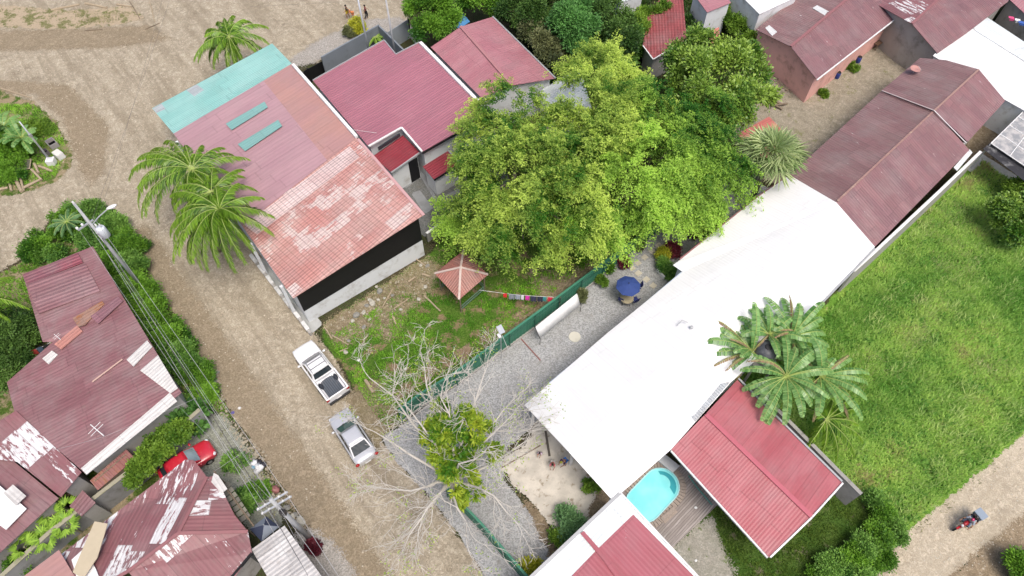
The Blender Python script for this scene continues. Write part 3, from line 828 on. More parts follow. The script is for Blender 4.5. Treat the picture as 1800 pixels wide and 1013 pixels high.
# --- roof at the upper right, and neighbours
b8 = [(1542, 8, 3.2), (1560, -30, 3.4), (1780, -40, 3.4), (1760, 10, 3.1), (1648, 94, 3.0), (1603, 42, 3.9)]
fs = [F([(1542, 8, 3.2), (1570, -40, 3.2), (1690, -40, 3.9), (1603, 42, 3.9)], (0, 3), 0),
      F([(1603, 42, 3.9), (1690, -40, 3.9), (1790, -40, 3.1), (1772, 3, 3.1), (1697, 60, 3.1), (1648, 94, 3.0)], (0, 5), 1)]
h8, A8 = house('peeling_gable_house', 'house with maroon gable roof whose left slope peels to white streaks, upper right', 'house', fs, [M_['maroonW'], M_['maroon']], [b8[0], (1570, -40, 3.2), (1790, -40, 3.1), (1772, 3, 3.1), b8[4], b8[5]], M_['wallc'], .3)
trim(h8, 'ridge_cap', [(1603, 42, 3.92), (1688, -38, 3.92)], .24, .05, M_['trimr'], .04)
b9 = [(1700, 36, 2.9), (1733, 30, 2.95), (1900, 140, 2.9), (1900, 250, 2.9), (1755, 169, 2.9), (1640, 98, 2.9)]
h9, A9 = house('white_sheet_building', 'low building with flat bright white sheet roof between the two maroon roofs on the right', 'building', [F(b9, (1, 2))], [M_['white']], b9, M_['wallw'], .1)
mb = MB(); facets(mb, [F([(1700, 36, 2.95), (1733, 30, 2.95), (1900, 140, 2.95), (1900, 170, 2.95), (1715, 55, 2.95)], (1, 2), 0, .04)]); mb.build('patch_sheet', M_['whiteD'], h9)
b10b = [(1770, -5, 3.0), (1830, -60, 3.0), (1900, 20, 3.0), (1840, 60, 3.0)]
h9b, _ = house('corner_roof_house', 'house with salmon red sheet roof cut by the upper right corner', 'house', [F(b10b, (0, 1))], [M_['crimB']], b10b, M_['wallc'], .3)

# --- the long row: maroon gable house, white roofed house
m1 = [(1388, 308, 3.2), (1550, 160, 3.2), (1642, 195, 4.5), (1470, 356, 4.5)]
m2 = [(1470, 356, 4.5), (1642, 195, 4.5), (1704, 264, 3.2), (1538, 434, 3.2)]
m3 = [(1550, 160, 3.3), (1617, 103, 3.3), (1663, 107, 3.9), (1720, 123, 4.6), (1642, 195, 4.6)]
m4 = [(1642, 195, 4.6), (1720, 123, 4.6), (1766, 178, 3.3), (1700, 250, 3.3)]
h10, A10 = house('long_maroon_house', 'long house with faded maroon gable roof in two overlapping lengths joined to the white roof', 'house',
                 [F(m1, (3, 0), 0), F(m2, (0, 3), 1), F(m3, (4, 0), 0, .06), F(m4, (0, 3), 1, .06)], [M_['maroonL'], M_['maroon']],
                 [(1388, 308, 3.2), (1550, 160, 3.2), (1617, 103, 3.2), (1663, 107, 3.9), (1720, 123, 4.5), (1766, 178, 3.2), (1700, 258, 3.2), (1538, 434, 3.2)], M_['wallc'], .3)
trim(h10, 'ridge_cap', [(1472, 354, 4.52), (1642, 195, 4.52)], .16, .04, plain('sandy_ridge_cap', (.29, .17, .15), .6, grime=(.5, .42, .3)), .04)
trim(h10, 'ridge_cap', [(1642, 195, 4.66), (1720, 123, 4.66)], .16, .04, plain('tan_ridge_cap', (.32, .20, .17), .6), .04)
trim(h10, 'lap_flashing', [(1550, 160, 3.4), (1642, 195, 4.68)], .10, .04, plain('pale_flashing', (.5, .42, .41), .5), .03)
trim(h10, 'lap_flashing', [(1642, 195, 4.68), (1698, 252, 3.4)], .10, .04, plain('white_flashing', (.6, .56, .55), .5), .03)
mb = MB(); facets(mb, [F([(1676, 295, 3.12), (1704, 263, 3.12), (1709, 269, 3.08), (1682, 301, 3.08)], (0, 1), 0, .04)]); mb.build('patch_sheet', M_['whiteR'], h10)

w1 = [(922, 712, 3.2), (1067, 586, 3.2), (1200, 478, 3.2), (1183, 466, 3.15), (1197, 456, 3.15), (1333, 346, 3.2), (1388, 308, 3.2), (1470, 356, 4.5), (1000, 795, 4.5)]
w2 = [(1000, 795, 4.5), (1470, 356, 4.5), (1538, 434, 3.2), (1430, 545, 3.2), (1285, 672, 3.2), (1180, 790, 3.2), (1077, 880, 3.2)]
w_out = [(960, 682, 3.2), w1[2], w1[3], w1[4], w1[5], w1[6], w1[7], w2[2], w2[4], (1120, 838, 3.2), (1042, 758, 4.5)]
h11, A11 = house('white_roof_house', 'very long house with plain bright white gable roof beside the gravel yard', 'house', [F(w1, (8, 0)), F(w2, (0, 6))], [M_['white']],
                 w_out, M_['wallw'], .3)
for px_, py_ in ((932, 714), (1003, 790), (1074, 868)):
    p = W(px_, py_, 3.6); mb = MB(); mb.box((p.x + .25, p.y + .2, 1.75), (.16, .16, 3.5), rz=R(42)); mb.build('post', M_['trimw'], h11)
trim(h11, 'gutter', [(963, 677, 3.15), (1199, 479, 3.15)], .12, .1, plain('blue_grey_gutter', (.45, .53, .62), .4), -.02)
trim(h11, 'fascia', [(1196, 457, 3.1), (1333, 347, 3.1), (1385, 311, 3.1)], .22, .12, M_['trimr'], -.02)
mb = MB(); facets(mb, [F([(1209, 729, 3.35), (1262, 676, 3.35), (1283, 672, 3.3), (1222, 741, 3.25)], (0, 3), 0, .06)]); mb.build('skylight_sheet', M_['clear'], h11)
# bent aerial bracket and a vent cap on the white roof
mb = MB(); a = W(1191, 569, 5.2); mb.tube([W(1190, 573, 4.85), W(1199, 563, 5.15), W(1209, 567, 5.1)], .03, 6); mb.build('bracket', M_['trimg'], h11)
mb = MB(); mb.lathe(W(1214, 579, 4.9), [(.05, -.1), (.05, .25), (.13, .27), (.10, .36), (.02, .38)], 10); mb.build('vent', M_['trimg'], h11)

# white boundary wall beside the field
boundary('white_boundary_wall', 'long narrow white capped wall between the maroon and white roofs and the field', 'wall', [W(1500, 477, 2.9), W(1545, 436, 2.9), W(1650, 338, 2.9), W(1724, 267, 2.9)], 0, 2.9, .16, M_['wallc'], cap=M_['trimw'], px=False)
trim(h11, 'gutter', [(1538, 437, 3.18), (1430, 548, 3.18), (1400, 580, 3.18)], .13, .1, M_['trimg'], -.02)

# --- red roofed house beside the pool
r1 = [(1180, 790, 3.0), (1300, 668, 3.0), (1352, 720, 3.0)]
B12 = [(1180, 790, 3.0), (1296, 668, 3.0), (1480, 849, 3.0), (1427, 909, 3.5), (1352, 980, 3.0)]
fs = [F([(1180, 790, 3.0), (1240, 728, 3.5), (1427, 909, 3.5), (1352, 980, 3.0)], (0, 1), 0), F([(1240, 728, 3.5), (1296, 668, 3.0), (1480, 849, 3.0), (1427, 909, 3.5)], (0, 1), 0)]
h12, A12 = house('poolside_house', 'house with bright crimson gable roof edged in white next to the swimming pool deck', 'house', fs, [M_['red12']], B12, M_['wallw'], 1.2)
trim(h12, 'fascia', [(1354, 980, 3.0), (1427, 910, 3.5), (1481, 850, 3.0)], .1, .2, M_['trimw'], -.02)
trim(h12, 'ridge_cap', [(1241, 729, 3.52), (1426, 908, 3.52)], .3, .05, plain('crimson_ridge_cap', (.44, .12, .15), .45), .04)
trim(h12, 'roof_trim', [(1298, 666, 3.02), (1480, 847, 3.02)], .12, .08, M_['trimg'])
trim(h12, 'gutter', [(1180, 792, 2.95), (1350, 980, 2.95)], .14, .12, M_['trimw'], -.06)
boundary('yard_wall', 'bare concrete wall along the field side of the crimson poolside roof', 'wall', [W(1325, 680, 2.4), W(1367, 721, 2.4), W(1480, 835, 2.4), W(1514, 869, 2.4)], 0, 2.4, .18, plain('pinkish_concrete', (.40, .37, .355), .9, var=.12, grime=(.2, .18, .16), bump=.3), px=False, cap=plain('wall_coping', (.30, .29, .27), .9, grime=(.12, .12, .1)))

# --- roof at the bottom centre
B13 = [(1091, 868, 3.2), (1240, 1030, 3.2), (1130, 1180, 3.2), (890, 1060, 3.2)]
B13 = [(1091, 868, 3.2), (1300, 1095, 3.2), (1150, 1230, 3.2), (880, 1068, 3.2)]
fs = [F(B13, (0, 3), 0),
      F([(1113, 905, 3.2), (1300, 1095, 3.2), (1150, 1230, 3.2), (940, 1110, 3.2), (990, 1028, 3.2), (1050, 966, 3.2)], (0, 1), 1, .03)]
h13, A13 = house('red_and_white_roof_house', 'house with flat roof half pale white sheeting half chipped crimson at the bottom edge', 'house', fs, [M_['whiteD'], M_['red13']], B13, M_['wallw'], .2)
mb = MB(); facets(mb, [F([(1020, 938, 3.25), (1026, 934, 3.25), (1080, 995, 3.25), (1130, 1050, 3.25), (1110, 1055, 3.25), (1060, 985, 3.25)], (0, 4), 0, .06)]); mb.build('patch_sheet', M_['red13'], h13)
trim(h13, 'gutter', [(1089, 868, 3.2), (930, 1018, 3.2), (880, 1066, 3.2)], .2, .12, M_['trimg'])
trim(h13, 'fascia', [(1092, 868, 3.22), (1300, 1093, 3.22)], .1, .14, M_['trimw'], 0)

# --- gazebo
G = [(764, 481, 2.1), (815, 440, 2.1), (858, 483, 2.1), (807, 527, 2.1)]; gp = (813, 470, 2.9)
gz_mat = roofing('rusty_red_sheet', (.36, .14, .11), (.42, .20, .16), depth=.9, dirt=.5, sheetvar=.1, rib=.2, seam=.4, rough=.6, peel=((.55, .45, .38), .66, .1))
ga = sum([WG(x, y) for x, y, z in G], Vector()) / 4
cc = sum(P3(G), Vector()) / 4
gz = empty('garden_hut', (cc.x, cc.y, 0), 'small open hut with rusty pyramid roof standing in the grassy lot', 'hut')
pk = Vector((cc.x, cc.y, 3.3)); GP = P3(G)
mb = MB()
for i in range(4):
    a, b = GP[i], GP[(i + 1) % 4]
    facets(mb, [dict(p=[a, b, pk], d=(pk - (a + b) / 2))], .04)
mb.build('roof', gz_mat, gz)
mb = MB()
for p in GP: mb.bar(p + Vector((0, 0, .03)), pk + Vector((0, 0, .05)), .17, .05)
mb.build('hip_cap', plain('bleached_hip_cap', (.52, .42, .37), .7, grime=(.33, .2, .16)), gz)
for p in GP:
    q = lerp(p, Vector((cc.x, cc.y, p.z)), .16)
    mb = MB(); mb.tube([(q.x, q.y, 0), (q.x, q.y, q.z + .05)], .06, 8); mb.build('post', M_['wood'], gz)
for i in range(3):
    a = lerp(GP[i], cc, .16); b = lerp(GP[i + 1], cc, .16)
    mb = MB(); mb.bar(Vector((a.x, a.y, .8)), Vector((b.x, b.y, .8)), .05, .12); mb.bar(Vector((a.x, a.y, .45)), Vector((b.x, b.y, .45)), .05, .12)
    mb.build('rail', plain('green_rail_%d' % i, (.10, .17, .12), .7), gz)

# --- the maroon houses at the left
l1 = [(40, 483, 3.3), (163, 433, 3.5), (215, 520, 3.5), (260, 598, 3.5), (308, 675, 3.5), (319, 690, 3.5), (148, 831, 3.2), (60, 790, 3.0), (25, 723, 3.0), (8, 690, 3.0), (93, 601, 3.2)]
fs = [F([(40, 483, 3.3), (163, 433, 3.5), (222, 532, 3.5), (75, 601, 3.3)], (0, 1), 0), F([(75, 601, 3.3), (222, 532, 3.5), (308, 675, 3.5), (319, 690, 3.5), (148, 831, 3.25), (25, 723, 3.05), (12, 672, 3.05), (93, 601, 3.2)], (0, 1), 0)]
h14, A14 = house('big_maroon_house', 'largest maroon roofed house, patched with many sheets, beside the hedge on the left', 'house', fs, [M_['maroonA']], [l1[0], l1[1], l1[5], l1[6], l1[8], (12, 672, 3.05), l1[10]], M_['wallc'], .35)
mb = MB(); facets(mb, [F([(40, 483, 3.38), (137, 445, 3.53), (146, 462, 3.53), (48, 500, 3.38)], (0, 1), 0, .04)]); mb.build('patch_sheet', M_['maroonG'], h14)
mb = MB(); facets(mb, [F([(48, 500, 3.38), (150, 463, 3.5), (176, 512, 3.5), (68, 552, 3.38)], (0, 1), 0, .03)]); mb.build('patch_sheet', roofing('grooved_dusty_sheet', (.22, .10, .11), (.27, .15, .16), depth=1.0, dirt=.4, rib=.34, rough=.55), h14)
pw = roofing('chalk_white_sheet', (.62, .60, .57), (.58, .57, .55), depth=.6, dirt=.3, sheetvar=.1, rib=.25)
for q_ in ([(223, 633, 3.5), (259, 599, 3.55), (268, 610, 3.55), (235, 645, 3.5)], [(247, 652, 3.5), (278, 625, 3.55), (313, 683, 3.55), (300, 692, 3.5)], [(75, 631, 3.2), (92, 617, 3.25), (102, 624, 3.25), (86, 641, 3.2)]):
    mb = MB(); facets(mb, [F(q_, (0, 1), 0, .05)]); mb.build('patch_sheet', pw, h14)
mb = MB(); facets(mb, [F([(96, 606, 3.3), (136, 573, 3.35), (146, 583, 3.35), (108, 615, 3.3)], (0, 1), 0, .06)]); mb.build('patch_sheet', roofing('salmon_patch_sheet', (.50, .22, .18), depth=.5), h14)
mb = MB(); facets(mb, [F([(160, 557, 3.48), (208, 522, 3.55), (217, 530, 3.55), (173, 570, 3.48)], (0, 1), 0, .07)]); mb.build('patch_sheet', roofing('lilac_maroon_sheet', (.25, .12, .14), depth=.5), h14)
mb = MB(); facets(mb, [F([(128, 560, 3.42), (180, 530, 3.46), (184, 535, 3.46), (150, 572, 3.42), (138, 575, 3.42)], (0, 1), 0, .05)]); mb.build('rusted_sheet', roofing('rusted_through_sheet', (.33, .18, .12), (.28, .16, .12), depth=.4, dirt=.5, rust=((.30, .12, .05), .5)), h14)
mb = MB(); facets(mb, [F([(143, 824, 3.28), (299, 691, 3.5), (312, 706, 3.4), (153, 835, 3.2)], (0, 1), 0, .07)]); mb.build('eaves_sheet', pw, h14)
trim(h14, 'ridge_strip', [(163, 672, 3.4), (216, 632, 3.5)], .1, .04, plain('pale_tan_strip', (.5, .34, .28), .6), .05)
# yagi aerial on the roof
ar = empty('tv_aerial', W(182, 765, 3.95), 'thin cross shaped television aerial lying above the big maroon roof', 'aerial')
mb = MB(); b_ = W(182, 765, 3.95); mb.tube([b_, b_ + Vector((0, 0, .9))], .025, 6); mb.build('mast', M_['trimw'], ar)
mb = MB(); t_ = b_ + Vector((0, 0, .9))
mb.tube([t_ + Vector((-.5, .35, 0)), t_ + Vector((.6, -.4, 0))], .03, 6)
for k in range(1, 3):
    c_ = t_ + Vector((-.4 + k * .22, .28 - k * .15, 0)); mb.tube([c_ + Vector((-.25, -.4, 0)), c_ + Vector((.25, .4, 0))], .018, 5)
mb.build('antenna_array', M_['trimw'], ar)
ar2 = copy_tree(ar); ar2.location = W(322, 800 - 198, 3.9); ar2.location = W(107, 598, 3.9); ar2.scale = (.55, .55, .55)
tag(ar2, 'short white aerial beside the salmon patch at the left edge of the big maroon roof', 'aerial')

l2 = [(-80, 700, 3.2), (0, 735, 3.0), (28, 722, 3.1), (107, 872, 3.1), (30, 925, 3.1), (-120, 860, 3.1)]
fs = [F([(-60, 800, 3.0), (-10, 745, 3.05), (28, 722, 3.15), (143, 830, 3.2), (107, 874, 3.1), (30, 812, 3.1)], (2, 3), 0)]
h15a, _ = house('peeling_lean_to', 'maroon and white peeling lean-to between the two maroon houses at the left', 'shed', fs, [M_['maroonW']], [(-60, 800, 3.0), (28, 722, 3.15), (143, 830, 3.2), (107, 874, 3.1), (30, 812, 3.1)], M_['wallc'], .35)
l3 = [(-60, 745, 2.9), (2, 795, 2.9), (103, 876, 2.9), (-5, 975, 2.9), (-90, 1040, 2.9), (-250, 900, 2.9)]
h15, A15 = house('left_edge_house', 'maroon roofed house with a white patch cut by the left edge above the papaya plants', 'house', [F([(-60, 745, 2.7), (2, 793, 2.7), (103, 876, 2.7), (-5, 976, 2.7), (-90, 1040, 2.7), (-250, 900, 3.4)], (4, 5))],
                 [M_['maroonA']], [(-60, 745, 2.7), (103, 876, 2.7), (-90, 1040, 2.7), (-250, 900, 3.4)], M_['wallc'], .35)
for q_ in ([(-40, 860, 3.0), (-10, 845, 2.95), (48, 895, 2.85), (12, 932, 2.85), (-60, 880, 3.0)], [(8, 868, 3.05), (25, 853, 3.05), (48, 873, 3.0), (30, 890, 3.0)]):
    mb = MB(); facets(mb, [F(q_, (1, 2), 0, .09 + .05 * (q_[0][0] > 0))]); mb.build('patch_sheet', pw if q_[0][0] > 0 else M_['white'], h15)

# --- hip roof at the bottom left
c0 = (314, 938, 3.9)
b16 = [(308, 827, 3.0), (364, 840, 3.0), (376, 835, 3.0), (412, 905, 3.0), (443, 972, 3.0), (395, 1040, 3.0), (330, 1110, 3.0), (120, 1080, 3.0), (104, 968, 3.0), (186, 915, 3.0)]
fs = [F([(286, 839, 3.0), (326, 808, 3.0), (341, 809, 3.0), (364, 839, 3.05), c0, (225, 1005, 3.9), (100, 1075, 3.9), (60, 1010, 3.0), (186, 915, 3.0)], (3, 4), 0),
      F([(364, 839, 3.05), (378, 836, 3.0), (412, 905, 3.0), (436, 935, 3.0), c0], (3, 4), 0),
      F([c0, (436, 935, 3.0), (443, 972, 3.0), (395, 1040, 3.0), (330, 1130, 3.0), (225, 1005, 3.9)], (5, 4), 0)]
h16, A16 = house('hip_roof_house', 'house with maroon hip roof peeling into bright white patches in front of the red car', 'house', fs, [M_['maroonW']],
                 [(302, 847, 3.0), (372, 848, 3.0), (443, 972, 3.0), (330, 1130, 3.0), (60, 1130, 3.0), (60, 1010, 3.0)], M_['wallc'], .35)
trim(h16, 'hip_cap', [(364, 839, 3.1), c0, (225, 1005, 3.95), (100, 1075, 3.95)], .2, .05, M_['trimr'], .05)
trim(h16, 'hip_cap', [c0, (436, 935, 3.05)], .2, .05, M_['trimr'], .05)
trim(h16, 'gutter', [(443, 973, 2.98), (395, 1030, 2.98)], .15, .14, M_['wallb'], .02)
mb = MB(); facets(mb, [F([(170, 919, 3.6), (193, 923, 3.6), (175, 982, 3.75), (150, 1020, 3.75), (132, 1008, 3.7)], (0, 4), 0, .25)]); mb.build('loose_board', M_['beige'], h16)
mb = MB(); facets(mb, [F([(30, 1025, 3.3), (106, 968, 3.3), (140, 1025, 3.3), (90, 1070, 3.3)], (0, 1), 0, .15)]); mb.build('patch_sheet', M_['salmon'], h16)
mb = MB(); facets(mb, [F([(128, 985, 3.35), (150, 965, 3.35), (170, 1000, 3.6), (190, 1050, 3.7), (150, 1060, 3.6)], (0, 3), 0, .12)]); mb.build('patch_sheet', M_['white'], h16)
mb = MB(); facets(mb, [F([(376, 832, 3.05), (384, 836, 3.05), (400, 860, 3.0), (390, 868, 3.0), (372, 848, 3.05)], (1, 2), 0, .06)]); mb.build('patch_sheet', pw, h16)
# --- grey roof
b17 = [(442, 966, 2.8), (500, 924, 2.8), (600, 1060, 2.8), (520, 1100, 2.8)]
h17, A17 = house('grey_roof_shop', 'low building with weathered grey sheet roof under the power lines at the bottom', 'building', [F(b17, (0, 1))], [M_['grey']], b17, M_['wallc'], .25)
# slatted rack roof beside
sr = empty('slatted_lean_to', WG(400, 905), 'lean-to of dark weathered planks beside the flaking hip roof', 'lean-to')
for i in range(7):
    t = i / 7; a = W(388 + 40 * t, 862 + 62 * t, 2.3); b = W(404 + 40 * t, 850 + 62 * t, 2.3)
    mb = MB(); mb.bar(a, b, .34, .06); mb.build('plank', plain('plank_grey_%d' % i, (.16 + .03 * (i % 3), .15 + .03 * (i % 3), .125 + .02 * (i % 3)), .9, var=.3, scale=5), sr)
mb = MB(); mb.tube([W(376, 828, 2.35), W(446, 925, 2.35)], .06, 6); mb.tube([W(386, 868, 2.2), W(428, 926, 2.2)], .04, 6)
for px_, py_ in ((380, 835), (444, 922), (428, 926)): 
    p = W(px_, py_, 2.3); mb.tube([(p.x, p.y, 0), (p.x, p.y, 2.3)], .05, 6)
mb.build('frame', M_['wood'], sr)

# block wall between the left plots
boundary('block_wall', 'long bare concrete block wall with mossy coping dividing the plots at the lower left', 'wall', [(372, 742), (250, 850), (120, 952), (20, 1045), (-60, 1110)], 0, 2.2, .2, M_['wallg'], cap=plain('mossy_coping', (.32, .30, .22), .95, grime=(.14, .17, .06)))
# brown shed roof between wall and big maroon house
b18 = [(115, 905, 2.2), (142, 863, 2.2), (168, 885, 2.2), (140, 905, 2.2)]
h18, _ = house('maroon_lean_to', 'small maroon sheet lean-to tucked between the papaya plants and the block wall', 'shed', [F([(122, 890, 2.0), (145, 862, 2.2), (168, 884, 2.2), (143, 908, 2.0)], (0, 1))], [M_['maroon']], [(122, 890, 2.0), (145, 862, 2.2), (168, 884, 2.2), (143, 908, 2.0)], M_['wallc'], .1)
h19, _ = house('rusty_lean_to', 'rusty brown sheet lean-to below the white eaves of the big maroon house', 'shed', [F([(158, 845, 2.3), (222, 790, 2.3), (238, 806, 2.0), (172, 862, 2.0)], (1, 2))], [roofing('rusty_brown_sheet', (.22, .06, .05), (.2, .07, .06), depth=.6, rust=((.25, .1, .05), .5))], [(158, 845, 2.3), (222, 790, 2.3), (238, 806, 2.0), (172, 862, 2.0)], M_['wood'], .1)

# --- roofs glimpsed between the trees
b20 = [(948, 160, 2.6), (1020, 118, 2.6), (1040, 190, 2.6), (975, 215, 2.6)]
h20, _ = house('white_roof_shed', 'small white roofed shed glimpsed between the big yellow-green trees', 'shed', [F(b20, (0, 1))], [M_['whiteD']], b20, M_['wallw'], .15)
b21 = [(1296, 236, 2.4), (1352, 205, 2.4), (1385, 240, 2.4), (1345, 290, 2.4)]
h21, _ = house('salmon_roof_shed', 'low shed with flat salmon red roof beside the fan palm', 'shed', [F(b21, (0, 1))], [roofing('flat_salmon_sheet', (.45, .14, .12), depth=.3)], b21, M_['wallc'], .15)
b22 = [(1245, 55, 2.4), (1264, 48, 2.4), (1266, 80, 2.4), (1248, 84, 2.4)]
h22, _ = house('blue_tarp_shelter', 'blue tarpaulin shelter between the round tree and the crimson gable roof', 'shelter', [F([(790, 30, 2.0), (812, 22, 2.2), (826, 38, 2.0), (806, 52, 1.8)], (0, 1))], [plain('blue_tarp', (.08, .25, .50), .5)], [(790, 30, 2.0), (812, 22, 2.2), (826, 38, 2.0), (806, 52, 1.8)], M_['wood'], .1)
h23, _ = house('salmon_corner_shed', 'scrap of salmon roof standing between dark bushes and the broad green tree', 'shed', [F(b22, (0, 1))], [roofing('salmon_scrap_sheet', (.5, .18, .14), depth=.3)], b22, M_['wallc'], .1)

# --- shade frame (greenhouse like) at the right edge
sf = empty('shade_frame', WG(1780, 290), 'white pipe frame shade roof of clear grimy sheets at the right edge', 'shade frame')
pts = [(1726, 262, 2.7), (1780, 200, 2.7), (1900, 240, 2.7), (1860, 350, 2.7)]
cm = N('grimy_clear_sheet'); pp = cm.geo()
c_ = cm.mix(cm.ramp(cm.noise(pp, 1.5, 6, .7), .4, .62), (.34, .35, .36), (.60, .58, .56))
tr = cm.node('ShaderNodeBsdfTransparent').outputs[0]; mx = cm.node('ShaderNodeMixShader'); cm.put(mx.inputs[0], .72); cm.put(mx.inputs[1], tr); cm.put(mx.inputs[2], cm.bsdf(c_, .3))
cm = cm.finish(mx.outputs[0])
mb = MB(); facets(mb, [F([(1742, 252, 2.7), (1800, 195, 2.7), (1900, 250, 2.7), (1880, 345, 2.7)], (0, 1), 0)], .01); mb.build('clear_sheet', cm, sf)
mb = MB(); fl = P3([(1742, 252, 2.72), (1805, 190, 2.72), (1900, 250, 2.72), (1880, 345, 2.72)])
for k in range(5):
    mb.tube([lerp(fl[0], fl[1], k / 4), lerp(fl[3], fl[2], k / 4)], .045, 6); mb.tube([lerp(fl[0], fl[3], k / 4), lerp(fl[1], fl[2], k / 4)], .045, 6)
mb.build('pipe_frame', M_['trimw'], sf)
mb = MB(); facets(mb, [F([(1728, 262, 2.5), (1742, 250, 2.5), (1850, 330, 2.5), (1835, 345, 2.5)], (1, 2), 0)], .02); mb.build('black_mesh_edge', plain('black_shade_mesh', (.03, .03, .035), .8, grime=(.25, .25, .25), scale=2), sf)
for p in fl: 
    mb = MB(); mb.tube([(p.x, p.y, 0), (p.x, p.y, p.z)], .05, 8); mb.build('post', M_['trimw'], sf)
# ================================================================== VEGETATION
def leafmat(name, ca, cb, rough=.55, trans=.35, spec=.3, cc=None, cthr=.8):
    n = N(name)
    t = n.attr('tint')
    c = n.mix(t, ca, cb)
    if cc is not None: c = n.mix(n.ramp(t, cthr, cthr + .1), c, cc)
    b = n.bsdf(c, rough, 0, None, spec)
    tl = n.node('ShaderNodeBsdfTranslucent'); n.put(tl.inputs[0], c)
    mx = n.node('ShaderNodeMixShader'); n.put(mx.inputs[0], trans); n.put(mx.inputs[1], b); n.put(mx.inputs[2], tl.outputs[0])
    return n.finish(mx.outputs[0])

def unit(a):
    return a / np.maximum(np.linalg.norm(a, axis=1, keepdims=True), 1e-9)

def poly_mesh(name, V, k, tint, mat, parent=None, origin=(0, 0, 0), smooth=False):
    """V: (n*k,3) vertices of n separate k-gons"""
    V = (V - np.array(origin)).astype(np.float32)
    n = len(V) // k
    me = bpy.data.meshes.new(name)
    me.vertices.add(n * k); me.vertices.foreach_set('co', V.ravel())
    me.loops.add(n * k); me.loops.foreach_set('vertex_index', np.arange(n * k, dtype=np.int32))
    me.polygons.add(n); me.polygons.foreach_set('loop_start', np.arange(0, n * k, k, dtype=np.int32))
    me.update(calc_edges=True)
    a = me.attributes.new('tint', 'FLOAT', 'POINT'); a.data.foreach_set('value', np.repeat(tint, k).astype(np.float32))
    return link_mesh(name, me, mat, parent, smooth)

def leaves(name, C, D, Nn, L, Wd, tint, mat, parent=None, origin=(0, 0, 0)):
    D = unit(D); Sd = unit(np.cross(D, Nn)); Nn = np.cross(Sd, D)
    L = np.asarray(L).reshape(-1, 1) * np.ones((len(C), 1)); Wd = np.asarray(Wd).reshape(-1, 1) * np.ones((len(C), 1))
    a = C; b = C + D * L * .45 + Sd * Wd * .5 + Nn * L * .05; c = C + D * L; d = C + D * L * .45 - Sd * Wd * .5 + Nn * L * .05
    V = np.stack([a, b, c, d], 1).reshape(-1, 3)
    return poly_mesh(name, V, 4, tint, mat, parent, origin)

def rnd_dirs(rg, n):
    v = rg.normal(size=(n, 3)); return unit(v)

def lobe_points(rg, lobes, n, shell=(.55, 1.05), top=-.35, sub=(.30, .46), gap=.50):
    """points over a crown: each big lobe (x,y,z,rx,ry,rz) carries smaller boughs on its surface, leaves sit on the boughs"""
    lob = np.array(lobes, float)
    subs = []
    for L in lob:
        k = max(5, int(15 * gap * min(2.2, (L[3] / 1.6) ** .9)))
        d = rnd_dirs(rg, k * 3)
        d = d[d[:, 2] > top][:k]
        for q in d:
            f = rg.uniform(*sub) / max(1.0, (L[3] / 1.9) ** .45)
            c = L[:3] + q * L[3:6] * rg.uniform(.66, .98)
            subs.append([*c, L[3] * f, L[4] * f, L[5] * f * rg.uniform(.7, 1.1), *q, rg.normal()])
    sb = np.array(subs)
    w = sb[:, 3] ** 2; w = w / w.sum()
    k = rg.choice(len(sb), n, p=w)
    d = rnd_dirs(rg, n) + sb[k, 6:9] * .55 + np.array([0, 0, .15]); d = unit(d)
    r = rg.uniform(shell[0] ** 2, shell[1] ** 2, n) ** .5
    p = sb[k, :3] + d * sb[k, 3:6] * r[:, None]
    keep = np.ones(n, bool)
    for L in lob:
        keep &= np.linalg.norm((p - L[:3]) / L[3:6], axis=1) > .50
    lobe_points.tone = sb[k, 9][keep]
    return p[keep], unit(d * .6 + sb[k, 6:9] * .7)[keep], r[keep]

def lump(rg, p, amp=.25, sc=.9):
    """low-frequency value per point, for light and dark clumps of growth"""
    ph = rg.uniform(0, 6.28, (6,)); k = rg.normal(size=(6, 3)) * sc
    return np.mean([np.sin(p @ k[i] + ph[i]) for i in range(6)], axis=0) * amp

def trunk(parent, base, top, r0, r1, mat, name='trunk', seed=0, limbs=0, targets=None):
    rr = random.Random(seed); mb = MB()
    base = Vector(base); top = Vector(top)
    pts = [lerp(base, top, t) + Vector((rr.uniform(-.15, .15), rr.uniform(-.15, .15), 0)) * (0 if t in (0, 1) else 1) for t in (0, .2, .45, .7, 1)]
    mb.tube(pts, [r0 * 1.25, r0, lerp(r0, r1, .4), lerp(r0, r1, .7), r1], 8)
    for tg in (targets or []):
        s_ = lerp(base, top, rr.uniform(.45, .85)); m_ = lerp(s_, Vector(tg), .5) + Vector((0, 0, .3))
        mb.tube([s_, m_, Vector(tg)], [r1 * .9, r1 * .6, r1 * .25], 6)
    return mb.build(name, mat, parent, smooth=True)

M_bark = plain('grey_bark', (.20, .17, .13), .95, var=.3, scale=5, bump=.5)

